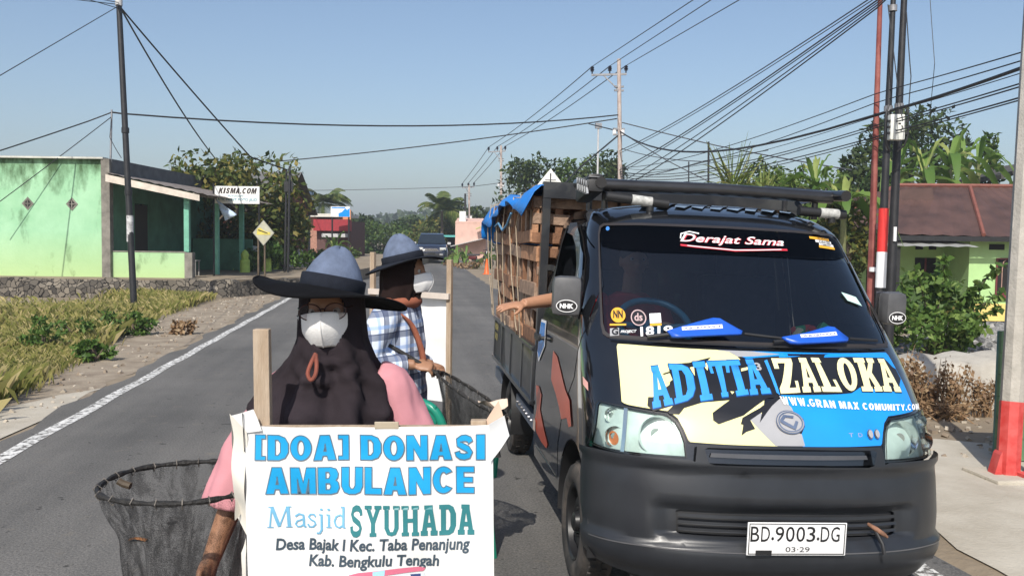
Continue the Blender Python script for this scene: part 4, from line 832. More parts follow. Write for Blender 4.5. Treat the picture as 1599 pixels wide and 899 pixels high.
def prof(z):
    q = min(1799.999, max(0, (z-.1)*1000)); i = int(q); f_ = q-i; return float(_PY[i]*(1-f_)+_PY[i+1]*f_), float(_PW[i]*(1-f_)+_PW[i+1]*f_), float(_PD[i]*(1-f_)+_PD[i+1]*f_)
def M0(s, z):
    yf, w, d = prof(z); a = min(abs(s), 1.)*PI/2
    x = w*max(math.sin(a), 0)**(2/EXP); y = yf+d*(1-max(math.cos(a), 0)**(2/EXP))
    if abs(s) > 1: y = yf+d+abs(s)-1
    return Vector((math.copysign(x, s), y, z))
def Mo(off):
    def fn(s, z):
        p = M0(s, z)
        if off == 0: return p
        e = .012; a = M0(s+e, z)-M0(s-e, z); b = M0(s, z+e)-M0(s, z-e); n = a.cross(b)
        if n.length < 1e-9: return p
        n.normalize(); c = p-Vector((0, 1.2, p.z))
        if n.dot(c) < 0: n = -n
        return p+n*off
    return fn
def y2s(y, z, side=-1):
    yf, w, d = prof(z)
    if y >= yf+d: return side*(1+y-yf-d)
    k = max(0, min(1, (yf+d-y)/d)); return side*math.acos(min(1, k**(EXP/2)))/(PI/2)
def sy(pts, side=-1):                 # densified outline given in (y, z) -> (s, z)
    out = []
    for i, (y, z) in enumerate(pts):
        y2, z2 = pts[(i+1) % len(pts)]; k = max(1, int(math.hypot(y2-y, z2-z)/.05))
        for j in range(k): q = j/k; yy = y+(y2-y)*q; zz = z+(z2-z)*q; out.append((y2s(yy, zz, side), zz))
    return out
def mir(p): return [(-a, b) for a, b in p]
def sym(half): return half+mir(half[::-1])          # half outline on the s<0 side, from the centre line round
def tdecal(name, polys, off, mat, parent=truck, step=.03, m2=None):
    o = decal(name, m2 if m2 is not None else fill2d(polys), Mo(off), mat, parent, step)
    me = o.data
    c = Vector((0, 1.3, 1.0))
    if sum((p.normal.dot(p.center-c)*p.area for p in me.polygons)) < 0: me.flip_normals()
    return o
def ring(o, i): return o

# --- cab shell with openings for windscreen and doors
arch = [(.68+.375*math.cos(R(g)), .285+.375*math.sin(R(g))) for g in range(128, -2, -9)]
door_o = [(1.10, .36), (1.88, .36), (1.90, 1.2), (1.87, 1.66), (1.80, 1.745), (1.38, 1.745), (1.0, 1.57), (.84, 1.40), (.74, 1.2), (.77, .95), (1.0, .74), (1.09, .55)]
door_w = [(.90, 1.235), (.93, 1.36), (1.06, 1.53), (1.24, 1.635), (1.40, 1.70), (1.79, 1.70), (1.83, 1.60), (1.80, 1.225)]
ws = [(0, 1.163), (-.64, 1.168), (-.675, 1.18), (-.695, 1.22), (-.757, 1.66), (-.745, 1.70), (-.70, 1.715), (-.4, 1.724), (0, 1.728)]
ws_out = sym(ws[:1]+ws[1:])
half = [(0, .70)]+[(-.2*i, .70) for i in range(1, 5)]+[(y2s(.43, .70), .70)]+[(y2s(y, z), z) for y, z in [(.45, .60)]+arch]+[(y2s(1.3, .28), .28), (y2s(1.95, .28), .28)]+[(y2s(1.95, z), z) for z in (.5, .8, 1.1, 1.2, 1.4, 1.6, 1.7, 1.76)]+[(y2s(1.95, 1.80), 1.80)]+[(-1.2, 1.80), (-1, 1.80), (-.6, 1.80), (0, 1.80)]
HL_ = [(-.835, .722), (-.79, .80), (-.760, .882), (-.743, .896), (-.547, .888), (-.365, .877), (-.338, .855), (-.322, .825), (-.308, .780), (-.304, .722), (-.413, .720), (-.575, .717), (-.738, .717)]
shell = tdecal('cab_body', [sym(half), ws_out, sy(door_o), mir(sy(door_o)), HL_, mir(HL_)], 0, M_black, step=.05)
# roof skin
rw = MB(); rows = []
base = [M0(s, 1.80) for s in np.linspace(-(1+1.95-1.46), 1+1.95-1.46, 61)]
for k in [1, .97, .92, .85, .75, .6, .45, .3, .15, .02]:
    c = Vector((0, 1.55, 0)); rows.append([Vector(((p.x-c.x)*k+c.x, (p.y-c.y)*k+c.y, 1.80+.055*(1-k**2.4))) for p in base])
rw.grid(rows, closed=True); rw.build('roof', M_black, truck, True, True)
def roof_pt(x, y, off=.004):
    rr = max(abs(x)/.63, abs(y-1.55)/.40); return Vector((x, y, 1.80+.055*(1-min(1, rr)**2.4)+off))
M_roofs = pm('roof_sticker_grey_blue', (.22, .30, .40), .3, .2, 4, coat=.4)
pl = []
for i in range(9):
    x = -.42+i*.1; pl.append([(x, 1.24+.02*(i % 2)), (x+.05, 1.22), (x+.15+.02*(i % 3), 1.42), (x+.22, 1.66), (x+.12, 1.70), (x+.09, 1.46)])
for p in pl: pass
o = decal('roof_sticker', join2d([fill2d([p]) for p in pl]), lambda x, y: roof_pt(x, y, .004+.0006*(int(x*37) % 3)), M_roofs, truck, .05); face_front(o, Vector((0, 0, 1)))
bw = MB(); zs = [.28, .5, .8, 1.1, 1.2, 1.4, 1.6, 1.7, 1.76, 1.80]
bw.grid([[Vector((sx*prof(z)[1]*.995, 1.945, z)) for sx in (-1, 0, 1)] for z in zs]); bw.build('cab_rear_wall', M_black, truck, True)
fl = MB().box((0, 1.2, .46), (1.5, 1.44, .05)).box((0, .52, .74), (1.4, .06, .60)); fl.build('cab_floor', M_dark, truck, True)
# interior
db = MB().box((0, .78, 1.07), (1.46, .30, .13), None, .04).box((0, .70, .9), (1.4, .2, .35), None, .03); db.build('dashboard', M_dark, truck, True, True)
for sx in (-.37, .37):
    st = MB().box((sx, 1.48, .82), (.5, .5, .16), None, .05).box((sx, 1.76, 1.15), (.48, .14, .62), Matrix.Rotation(R(-10), 3, 'X'), .05).box((sx, 1.80, 1.54), (.26, .1, .18), None, .04)
    st.build('seat', M_seat, truck, True, True)
swm = Matrix.Translation((-.36, 1.03, 1.20)) @ Matrix.Rotation(R(38), 4, 'X')
sw = MB(); sw.tube([swm @ Vector((.19*math.cos(g), .19*math.sin(g), 0)) for g in np.linspace(0, 2*PI, 33)[:-1]], .018, 10, True)
for g in (R(0), R(180), R(270)): sw.tube([swm @ Vector((.03*math.cos(g), .03*math.sin(g), -.02)), swm @ Vector((.18*math.cos(g), .18*math.sin(g), 0))], .015, 8)
sw.lathe([(.001, .0), (.05, -.005), (.06, -.03)], 20, swm); sw.tube([swm @ Vector((0, 0, -.02)), swm @ Vector((0, 0, -.35))], .025, 10)
sw.build('steering_wheel', M_cyanplastic, truck, True, True)
# --- windscreen
tdecal('windscreen', [ws_out], -.004, M_glass, step=.05)
inner = sym([(0, 1.178), (-.63, 1.183), (-.655, 1.195), (-.675, 1.23), (-.738, 1.655), (-.725, 1.69), (-.69, 1.702), (-.4, 1.711), (0, 1.715)])
tdecal('windscreen_seal', [ws_out, inner], .004, pm('seal_rubber', (.03, .026, .026), .5, .1))
sun_s = sym([(0, 1.585), (-.35, 1.580), (-.55, 1.585), (-.715, 1.60), (-.735, 1.655), (-.722, 1.688), (-.69, 1.70), (-.4, 1.709), (0, 1.713)])
tdecal('windscreen_sun_strip', [sun_s], .0015, M_sunstrip)
# --- doors
for side in (-1, 1):
    do = sy(door_o, side); dw = sy(door_w, side)
    shrink = lambda P, k: [(sum(q[0] for q in P)/len(P)+(a-sum(q[0] for q in P)/len(P))*k, sum(q[1] for q in P)/len(P)+(b-sum(q[1] for q in P)/len(P))*k) for a, b in P]
    door = tdecal('door', [shrink(do, .988), dw], .002, M_black)
    tdecal('window_seal', [shrink(dw, 1.035), shrink(dw, .97)], .006, M_dark, door)
    if side == 1: tdecal('window', [shrink(dw, .995)], -.006, M_glass, door)
    else:
        vis = sy([(.97, 1.44), (1.06, 1.545), (1.24, 1.65), (1.40, 1.712), (1.60, 1.712), (1.60, 1.66), (1.42, 1.645), (1.26, 1.585), (1.12, 1.49), (1.02, 1.36), (.96, 1.26), (.93, 1.30)], side)
        tdecal('rain_visor', [vis], .03, pm('smoked_visor', (.03, .05, .085), .12, .1, coat=.6), door)
        op = sy([(1.82, .84), (1.84, 1.02), (1.70, 1.05), (1.69, .86)], side)
    h = MB()
    for yy in (1.70, 1.83): h.tube([M0(y2s(yy, 1.04, side), 1.04), M0(y2s(yy, 1.04, side), 1.04)+Vector((side*.035, 0, 0))], .012, 8)
    h.box(M0(y2s(1.765, 1.04, side), 1.04)+Vector((side*.04, 0, 0)), (.016, .17, .035), None, .006); h.build('handle', M_dark, door, True, True)
# stickers on the driver's door
tdecal('flame_sticker', [sy([(1.379, 1.007), (1.24, .99), (1.10, .93), (.95, .865), (.815, .83), (.735, .72), (.80, .70), (.86, .735), (1.0, .70), (1.072, .746), (1.2, .80), (1.365, .85)])], .006, M_orange)
tdecal('flame_sticker', [sy([(1.867, .735), (1.75, .745), (1.65, .712), (1.68, .62), (1.50, .53), (1.379, .481), (1.42, .45), (1.60, .445), (1.78, .46), (1.873, .50), (1.80, .60)])], .006, M_orange)
b0 = [(1.90, 1.135), (1.72, 1.14), (1.655, 1.0), (1.82, .885), (1.90, .93)]
tdecal('shield_sticker', [sy(b0)], .007, M_wht); tdecal('shield_sticker', [sy([(1.885, 1.12), (1.735, 1.125), (1.675, 1.0), (1.82, .905), (1.885, .94)])], .009, M_blu)
tdecal('reflector', [sy([(1.89, .46), (1.80, .46), (1.80, .53), (1.89, .53)])], .012, pm('reflector_pale', (.7, .55, .45), .3))
tdecal('reflector', [[(-.905, .985), (-.84, .965), (-.84, .93), (-.905, .95)]], .006, pm('sticker_pink', (.75, .4, .35), .4))
# --- bonnet with its stickers
hb = [(0, 1.142), (-.25, 1.144), (-.50, 1.147), (-.572, 1.146), (-.582, 1.13), (-.583, 1.08), (-.588, .91), (-.575, .903), (-.547, .899), (-.36, .889), (-.328, .866), (-.31, .83), (-.295, .785), (-.288, .776), (-.15, .773), (0, .772)]
bonnet = tdecal('bonnet', [sym(hb)], .004, M_black)
gap = sym([(0, 1.150), (-.25, 1.152), (-.50, 1.155), (-.58, 1.153), (-.592, 1.13), (-.592, 1.08), (-.597, .905)])
yel = [(-.119, 1.139), (-.25, 1.140), (-.50, 1.143), (-.568, 1.142), (-.577, 1.13), (-.578, 1.08), (-.583, .912), (-.57, .907), (-.547, .903), (-.355, .893), (-.322, .868), (-.304, .83), (-.289, .787), (-.282, .780), (-.15, .777), (-.02, .776), (-.04, .9), (-.02, 1.0), (-.055, 1.10), (-.062, 1.114), (-.082, 1.132)]
tdecal('yellow_sticker', [yel], .0055, M_yel, bonnet)
blu = mir([(0, 1.139), (-.25, 1.140), (-.50, 1.143), (-.568, 1.142), (-.577, 1.13), (-.578, 1.08), (-.583, .912), (-.57, .907), (-.547, .903), (-.355, .893), (-.322, .868), (-.304, .83), (-.289, .787), (-.282, .780), (-.15, .777), (-.02, .776)])+[(-.03, .85), (.01, .93), (-.005, 1.0), (-.012, 1.08), (-.03, 1.105), (-.07, 1.125), (-.08, 1.138)]
tdecal('blue_sticker', [blu], .0058, M_blu, bonnet)
grey = [(-.078, .876), (-.046, .905), (-.043, .884), (-.017, .931), (0, .958), (.02, .93), (.03, .9), (-.012, .867), (.024, .779), (-.02, .777), (-.012, .82), (-.07, .86)]
grey = [(-.078, .876), (-.046, .905), (-.043, .884), (-.017, .931), (0, .960), (.012, .925), (.016, .88), (.020, .83), (.024, .778), (-.024, .777)]
tdecal('grey_sticker', [grey], .0062, M_gry, bonnet)
tdecal('grey_sticker', [[(-.119, 1.1385), (-.082, 1.132), (-.062, 1.114), (-.02, 1.118), (.03, 1.130), (-.02, 1.138)]], .0063, M_gry, bonnet)
prong1 = [(-.123, .949), (-.191, .896), (-.193, .868), (-.176, .854), (-.094, .891), (-.062, .92), (-.016, .964)]
prong2 = [(-.003, .966), (-.046, .92), (-.099, .882), (-.107, .858), (-.1, .856), (-.109, .813), (-.094, .828), (-.068, .841), (-.078, .874), (-.043, .905), (-.054, .865), (-.032, .903), (-.002, .955)]
back1 = [(-.358, 1.034), (-.324, 1.045), (-.327, 1.073), (-.236, 1.083), (-.149, 1.108), (-.165, 1.094), (-.062, 1.102), (-.01, 1.114), (.025, 1.122), (-.001, .962), (-.124, .947), (-.22, .933), (-.292, .908), (-.315, .883), (-.355, .882), (-.361, .893), (-.334, .915), (-.423, .887), (-.449, .907), (-.44, .94), (-.414, .942), (-.336, .994), (-.324, 1.022)]
back2 = [(.003, 1.115), (.012, 1.114), (.071, 1.121), (.115, 1.13), (.181, 1.131), (.17, 1.121), (.282, 1.125), (.511, 1.12), (.533, 1.099), (.545, 1.083), (.572, 1.072), (.571, 1.032), (.526, 1.01), (.517, .979), (.265, 1.006), (.216, .984), (.171, .98), (-.001, .972), (-.02, .974)]
for i, p in enumerate((prong1, prong2, back1, back2)): tdecal('black_splash_and_shadow', [p], .0066+.0003*i, M_blk, bonnet)
splash_shadow = [[(.012, .89), (.030, .885), (.030, .855), (.020, .825), (.008, .835)], [(.05, 1.132), (.2, 1.136), (.16, 1.128), (.05, 1.124)]]  # first outline paints the badge's drop shadow, second is a sticker splash
for p in splash_shadow: tdecal('black_splash_and_shadow', [p], .0067, M_blk, bonnet)
for p in ([(-.351, 1.03), (-.325, 1.038), (-.319, 1.013), (-.345, .998)], [(-.238, 1.064), (-.221, 1.068), (-.227, 1.032), (-.233, 1.048)], [(-.173, 1.086), (-.165, 1.081), (-.175, 1.055), (-.181, 1.066)], [(-.065, 1.068), (-.044, 1.075), (-.048, 1.064), (-.067, 1.057)], [(-.118, .98), (-.106, .979), (-.114, .969)]):
    tdecal('yellow_fleck', [p], .0079, M_yel, bonnet)
QUADS = {'A1': [(-.42, 1.056), (-.35, 1.067), (-.424, .897), (-.333, .919)], 'D': [(-.322, 1.073), (-.231, 1.073), (-.326, .92), (-.239, .948)], 'I1': [(-.223, 1.085), (-.177, 1.09), (-.225, .937), (-.181, .946)], 'T': [(-.169, 1.09), (-.096, 1.096), (-.160, .954), (-.117, .961)], 'I2': [(-.1, 1.096), (-.063, 1.1), (-.102, .962), (-.066, .97)], 'A2': [(-.053, 1.103), (-.015, 1.105), (-.062, .968), (-.012, .977)],
 'Z': [(.005, 1.111), (.054, 1.113), (.001, .976), (.041, .982)], 'A3': [(.065, 1.116), (.115, 1.116), (.048, .983), (.103, .987)], 'L': [(.118, 1.118), (.163, 1.117), (.108, .987), (.178, .987)], 'O': [(.207, 1.122), (.296, 1.118), (.182, .99), (.255, .992)], 'K': [(.302, 1.12), (.42, 1.118), (.266, .99), (.375, .988)], 'A4': [(.43, 1.118), (.535, 1.113), (.382, .988), (.513, .981)]}
def quadmap(q, grow=0.):
    tl, tr_, bl, br = [Vector(p) for p in q]; c = (tl+tr_+bl+br)/4
    tl, tr_, bl, br = [p+(p-c).normalized()*grow for p in (tl, tr_, bl, br)]
    def fn(v):
        out = np.zeros_like(v)
        for i, (a, b) in enumerate(v):
            p = (bl*(1-a)+br*a)*(1-b)+(tl*(1-a)+tr_*a)*b; out[i] = p
        return out
    return fn
for key, mat, dk in (('A1 D I1 T I2 A2', M_lblu, pm('sticker_navy_edge', (.01, .07, .25), .3)), ('Z A3 L O K A4', M_cream, M_blk)):
    ms = []; mo = []
    for k in key.split():
        v, t = fill2d(SLAB[k[0]]); ms.append((quadmap(QUADS[k])(v), t)); mo.append((quadmap(QUADS[k], .0045)(v), t))
    tdecal('lettering_outline', None, .0083, dk, bonnet, .03, join2d(mo)); tdecal('lettering', None, .0092, mat, bonnet, .03, join2d(ms))
tdecal('lettering', [[(.0, 1.105), (-.004, 1.1), (-.003, .98), (.0, .97)]], .0094, M_lblu, bonnet)
tdecal('lettering', None, .0094, M_gry, bonnet, .03, fit2d(text2d('3', .03), -.026, 1.062, -.014, 1.092))
def x2s(v):
    return np.array([(math.copysign((2/PI)*math.asin(min(1, (abs(x)/prof(z)[1])**(EXP/2))), x), z) for x, z in v])
WQ = quadmap([(-.005, .966), (.742, .926), (.0, .934), (.728, .904)]); wq = lambda v: x2s(WQ(v)); WL = 'WWW.GRAN MAX COMUNITY.COM'; WW = [{'W': 1.25, '.': .3, 'I': .4, ' ': .35, 'M': 1.2}.get(c_, 1) for c_ in WL]; wf, we = glyphs(WL, HEAVY, WW, .2, (0, 0, 1, 1), .012)
for m_, off, bo in ((M_blu if 0 else pm('sticker_navy', (.02, .06, .2), .3), .0096, .03), (M_wht, .0102, .006)):
    v, t = (wf if off > .01 else (np.array([(-.004, -.12), (1.004, -.12), (1.004, .18), (-.004, .18)]), np.array([(0, 1, 2), (0, 2, 3)])))
    if off > .01: tdecal('web_lettering', None, off, m_, bonnet, .03, (wq(v), t))
# emblem: raised oval ring with a slanted letter-like mark
EX = lambda rx, rz: [tuple(p) for p in x2s(ell(.012, .867, rx, rz, 32))]
for P, off, m_ in (([EX(.064, .044)], .014, M_chrome), ([EX(.060, .040)], .016, M_gry), ([EX(.056, .037), EX(.050, .033)], .018, M_chrome)):
    tdecal('badge', P, off, m_, bonnet, .02)
tdecal('badge_mark', [[tuple(p) for p in x2s(q)] for q in ([(-.036, .874), (-.016, .892), (.030, .888), (.026, .880), (-.008, .883), (-.022, .872), (.020, .852), (.034, .872), (.046, .868), (.028, .838), (.016, .842), (-.036, .866)],)], .021, M_chrome, bonnet, .02)
for s_ in (.238, .268):
    tdecal('round_stud', [ell(s_, .824, .0125, .020, 20)], .014, M_chrome, bonnet, .01); tdecal('round_stud', [ell(s_, .824, .0095, .0155, 20)], .018, M_gry, bonnet, .01)
for s_ in (.165, .20): tdecal('small_letter_badge', None, .0075, M_gry, bonnet, .02, fit2d(text2d('TD'[s_ > .18]), s_-.008, .815, s_+.008, .83))
# cowl and wipers with blue covers
tdecal('cowl', [sym([(0, 1.152), (-.5, 1.156), (-.62, 1.158), (-.62, 1.164), (0, 1.161)])], .012, M_dark)
for cov, arm0, arm1 in (([(-.307, 1.186), (-.29, 1.160), (-.26, 1.160), (-.042, 1.185), (-.038, 1.199), (-.097, 1.250), (-.12, 1.252)], (-.40, 1.165), (-.10, 1.21)), ([(.040, 1.176), (.058, 1.152), (.08, 1.150), (.29, 1.168), (.298, 1.181), (.252, 1.228), (.22, 1.232)], (.02, 1.165), (.22, 1.20))):
    w_ = MB(); w_.tube([Mo(.03)(*arm0), Mo(.035)((arm0[0]+arm1[0])/2, (arm0[1]+arm1[1])/2), Mo(.03)(*arm1)], .009, 8); wp = w_.build('wiper', M_dark, truck, True, True)
    cv = decal('wiper_cover', fill2d([cov]), Mo(.045), M_cloth_blue, wp, .05)
    so = cv.modifiers.new('thick', 'SOLIDIFY'); so.thickness = .014; so.offset = 0
    cx = sum(p[0] for p in cov)/len(cov)-.005; cz = sum(p[1] for p in cov)/len(cov)+.002
    tdecal('cover_label', [[(cx-.075, cz-.012), (cx+.075, cz+.005), (cx+.075, cz+.022), (cx-.075, cz+.004)]], .0535, M_wht, wp)
    lq = quadmap([(cx-.068, cz+.001), (cx+.068, cz+.018), (cx-.068, cz-.009), (cx+.068, cz+.008)])
    v, t = fit2d(text2d('A.B.1B7XXX.3', .01, .2), 0, 0, 1, 1); tdecal('cover_lettering', None, .0545, pm('label_navy', (.05, .08, .3), .5), wp, .05, (lq(v), t))
w_ = MB(); w_.tube([Mo(.03)(-.03, 1.198), Mo(.03)(.10, 1.175)], .007, 8); w_.tube([Mo(.03)(.32, 1.19), Mo(.03)(.50, 1.182)], .007, 8); w_.build('wiper_blade', M_dark, truck, True, True)
# --- windscreen stickers and writing
def wtext(name, s, quad, mat, bold=0, shear=0, off=.006, grow=0):
    v, t = fit2d(text2d(s, bold, shear), 0, 0, 1, 1); return tdecal(name, None, off, mat, truck, .05, (quadmap(quad, grow)(v), t))
dq = [(-.175, 1.678), (.205, 1.676), (-.182, 1.622), (.20, 1.625)]
DQ = [(-.27, 1.678), (.285, 1.676), (-.28, 1.622), (.278, 1.625)]
for m_, bo, off in ((M_red, .035, .006), (M_wht, .006, .007)):
    v, t = fit2d(text2d('Derajat Sama', bo, .35), 0, 0, 1, 1); tdecal('screen_lettering', None, off, m_, truck, .04, (x2s(quadmap(DQ)(v)), t))
tdecal('screen_lettering', [stroke([(-.19, 1.618), (-.12, 1.612), (-.03, 1.607), (0, 1.602), (.03, 1.607), (.12, 1.615), (.20, 1.618)], .010)], .0065, M_red)
tdecal('screen_lettering', [stroke([(-.16, 1.616), (-.05, 1.608), (0, 1.604), (.05, 1.608), (.17, 1.618)], .004)], .0075, M_wht)
tdecal('screen_lettering', [stroke([(-.186, 1.65), (-.18, 1.675), (-.14, 1.688), (-.10, 1.68)], .006)], .0072, M_wht)
for k, (z0, s0, s1, m_) in enumerate(((1.69, .375, .55, M_gold), (1.674, .41, .56, M_wht), (1.658, .43, .57, M_wht), (1.645, .42, .57, M_gold))):
    tdecal('corner_sticker', [[(s0, z0-.006), (s1, z0-.014), (s1+.005, z0-.002), (s0+.005, z0+.006)]], .006, m_)
for k, wd in enumerate(('WWWW', 'DRIVER', 'COMMUNITY')): wtext('corner_lettering', wd, [(.44, 1.692-.016*k), (.55, 1.688-.016*k), (.44, 1.682-.016*k), (.55, 1.677-.016*k)], M_blk if k < 1 else M_dark, .02, .2, .0068)
tdecal('tax_disc', [[(.43, 1.418), (.545, 1.395), (.565, 1.352), (.45, 1.378)]], .006, pm('tax_disc_green', (.5, .72, .66), .4)); tdecal('tax_disc', [[(.45, 1.402), (.53, 1.387), (.543, 1.362), (.463, 1.38)]], .007, M_wht)
tdecal('round_sticker', [ell(-.652, 1.686, .018, .011)], .006, pm('sticker_blue', (.05, .2, .55), .4))
tdecal('gold_sticker', [ell(-.563, 1.268, .05, .034, 24)], .006, M_gold); wtext('gold_sticker_lettering', 'NN', [(-.595, 1.288), (-.53, 1.291), (-.595, 1.252), (-.53, 1.255)], M_blk, .04, 0, .007)
tdecal('gold_sticker', [[(-.62, 1.218), (-.51, 1.224), (-.51, 1.232), (-.62, 1.226)]], .006, M_gold)
tdecal('round_sticker', [ell(-.438, 1.262, .043, .036, 24)], .006, pm('sticker_rose', (.5, .36, .36), .4)); tdecal('round_sticker', [ell(-.438, 1.262, .037, .031, 24)], .0065, M_blk); wtext('round_sticker_lettering', 'ds', [(-.46, 1.281), (-.415, 1.283), (-.46, 1.246), (-.415, 1.248)], pm('sticker_rose', (0, 0, 0)), .02, 0, .0072)
tdecal('square_sticker', [[(-.378, 1.24), (-.322, 1.245), (-.322, 1.288), (-.378, 1.283)]], .006, M_wht); tdecal('square_sticker', [[(-.378, 1.228), (-.322, 1.233), (-.322, 1.243), (-.378, 1.238)]], .006, M_gold)
tdecal('logo_sticker', [[(-.618, 1.172), (-.555, 1.178), (-.555, 1.212), (-.618, 1.206)]], .006, M_gry); wtext('logo_lettering', 'G', [(-.605, 1.207), (-.56, 1.211), (-.605, 1.176), (-.56, 1.18)], M_blk, .04, 0, .007)
wtext('logo_lettering', 'PROJECT', [(-.545, 1.201), (-.45, 1.208), (-.545, 1.186), (-.45, 1.193)], M_wht, .02, .25, .006)
wtext('number_lettering', '18', [(-.43, 1.222), (-.358, 1.229), (-.43, 1.18), (-.362, 1.188)], M_wht, .03, 0, .006); wtext('number_lettering', '19', [(-.342, 1.230), (-.27, 1.236), (-.345, 1.189), (-.28, 1.195)], M_wht, .03, 0, .006)
bag = MB()
for i in range(26):
    a = Vector((rng.uniform(.27, .44), .72+rng.uniform(0, .08), 1.15+rng.uniform(0, .07))); bag.m = i % 3
    bag.box(a, rng.uniform(.02, .07, 3), Matrix.Rotation(rng.uniform(0, 3), 3, Vector(rng.normal(size=3))), .006)
o = bag.build('snack_packets', [pm('packet_green', (.02, .3, .12), .3), pm('packet_red', (.5, .05, .04), .3), pm('packet_cream', (.7, .6, .4), .3)], None, True, True, xf=TM)
tag(o, 'green and red snack packets lying on the truck dashboard', 'packets')
# --- headlights
hl = [(-.845, .717), (-.80, .80), (-.765, .888), (-.743, .901), (-.547, .893), (-.365, .882), (-.333, .858), (-.316, .825), (-.302, .780), (-.298, .715), (-.413, .712), (-.575, .709), (-.738, .710)]
for side in (-1, 1):
    P = hl if side == -1 else mir(hl)
    lens = tdecal('headlight', [P], .010, M_lens, truck, .035)
    tdecal('headlight_housing', [P], -.014, M_lamp_in, lens, .035)
    tdecal('headlight_rim', [P, [(sum(q[0] for q in P)/len(P)+(a-sum(q[0] for q in P)/len(P))*.983, sum(q[1] for q in P)/len(P)+(b-sum(q[1] for q in P)/len(P))*.975) for a, b in P]], .0115, M_dark, lens)
    bowl = MB(); k = side
    for bx_, bz_, rr, dep in ((-.415, .80, .085, .07), (-.66, .855, .034, .03), (-.65, .77, .045, .04)):
        c = Mo(-.006)(-bx_ if k == 1 else bx_, bz_)
        mt = Matrix.Translation(c) @ Vector((0, 1, 0)).to_track_quat('Z', 'Y').to_matrix().to_4x4()
        bowl.lathe([(rr, -.0), (rr*.93, .008), (rr*.75, dep*.55), (rr*.4, dep*.85), (.01, dep*.9)], 28, mt); bowl.lathe([(rr*.3, dep*.2), (rr*.3, dep*.8)], 16, mt, True)
    bowl.build('reflector_bowl', M_chrome, lens, True, True)
    a_, b_ = (-.552, .892), (-.585, .712); dv = [a_, (a_[0]-.022, a_[1]), (b_[0]-.022, b_[1]), b_]
    tdecal('headlight_divider', [dv if side == -1 else mir(dv)], .004, M_chrome, lens)
    am = [ell(-.66 if side == -1 else .66, .762, .035, .030, 18)]; tdecal('indicator_bulb', am, -.012, pm('amber_bulb', (.55, .16, .05), .3), lens, .03)
# --- bumper: lower face, ledge under the lamps, raised grille surround
def bump_off(s, z):
    o_ = .020
    if z > .66: o_ += .020*sstep(.655, .69, z)
    o_ += .020*sstep(.375, .350, z)*sstep(.25, .30, z) if z > .30 else .020*sstep(.22, .31, z)
    o_ -= .036*sstep(.385, .41, z)*(1-sstep(.505, .545, z))*(1-sstep(.37, .46, abs(s)))
    return o_
bh = [(0, .20), (-.4, .20), (-.75, .225), (-.90, .25), (y2s(.36, .32), .32), (y2s(.415, .45), .45), (y2s(.435, .58), .58), (y2s(.43, .702), .702), (-.738, .705), (-.575, .704), (-.413, .707), (-.29, .708), (-.27, .700), (-.262, .765), (-.25, .769), (-.15, .770), (0, .770)]
ug = sym([(0, .692), (-.20, .690), (-.222, .697), (-.237, .752), (-.225, .759), (0, .762)])
lg = sym([(0, .405), (-.33, .405), (-.345, .412), (-.345, .500), (-.33, .506), (0, .510)])
bmp = decal('bumper', fill2d([sym(bh), ug, lg]), lambda s, z: Mo(bump_off(s, z))(s, z), M_plastic, truck, .022)
bm_ = bmp.data
if sum((p.normal.dot(p.center-Vector((0, 1.3, .6)))*p.area for p in bm_.polygons)) < 0: bm_.flip_normals()
tdecal('bumper_crease_highlight', [sym([(0, .348), (-.5, .348), (-.80, .338), (-.80, .343), (-.5, .354), (0, .354)])], .043, pm('bumper_edge_highlight', (.10, .10, .105), .35), bmp)  # lighter strip paints the highlight along the bumper's lower lip
gr = tdecal('grille', [ug], -.02, M_dark); gb = MB()
tdecal('grille_bar', [sym([(0, .722), (-.215, .724), (-.21, .741), (0, .741)])], .012, pm('grille_bar_satin', (.11, .11, .115), .3, metal=.4), gr)
tdecal('lower_grille', [lg], -.03, M_dark)
for z0 in (.424, .452, .480): tdecal('grille_fin', [sym([(0, z0), (-.338, z0), (-.338, z0+.013), (0, z0+.013)])], .004, M_plastic)
und = MB().box((0, .55, .22), (1.3, .7, .08)).box((0, 1.5, .33), (1.25, 1.0, .12)); und.build('underbody', M_dark, truck, True)
pq = M0(-.01, .42)
plate = MB().box((-.012, -.022, .423), (.432, .006, .138), None, .0025).build('number_plate', M_wht, truck, True, True)
pfn = lambda x, z: Vector((x, -.0262, z))
m_pb = pm('plate_black', (.012, .012, .012), .5)
PT = []
x = -.218
for ch, w in zip('BD.9003.DG', (.046, .046, .016, .046, .046, .046, .046, .016, .046, .046)):
    if ch == '.': PT.append((np.array(ell(x+.008, .425, .006, .007, 10)), None)); g2 = fill2d([ell(x+.008, .425, .006, .007, 10)])
    else: g2 = fit2d(text2d(ch, .004), x+.003, .412, x+w-.005, .476)
    PT[-1:] = [g2] if ch == '.' else PT[-1:]+[g2]
    x += w-.0005 if ch != '.' else w
o = decal('plate_lettering', join2d(PT), pfn, m_pb, plate); face_front(o, Vector((0, -1, 0)))
o = decal('plate_lettering', fit2d(text2d('03·29', .0), -.06, .369, .045, .390), pfn, m_pb, plate); face_front(o, Vector((0, -1, 0)))
o = decal('plate_frame', fill2d([[(-.222, .358), (.198, .358), (.198, .488), (-.222, .488)], [(-.218, .362), (.194, .362), (.194, .484), (-.218, .484)]]), lambda x, z: Vector((x, -.0256, z)), m_pb, plate); face_front(o, Vector((0, -1, 0)))
o = decal('plate_clip', fill2d([[(-.19, .356), (-.12, .356), (-.12, .376), (-.19, .376)]]), lambda x, z: Vector((x, -.0275, z)), M_dark, plate); face_front(o, Vector((0, -1, 0)))
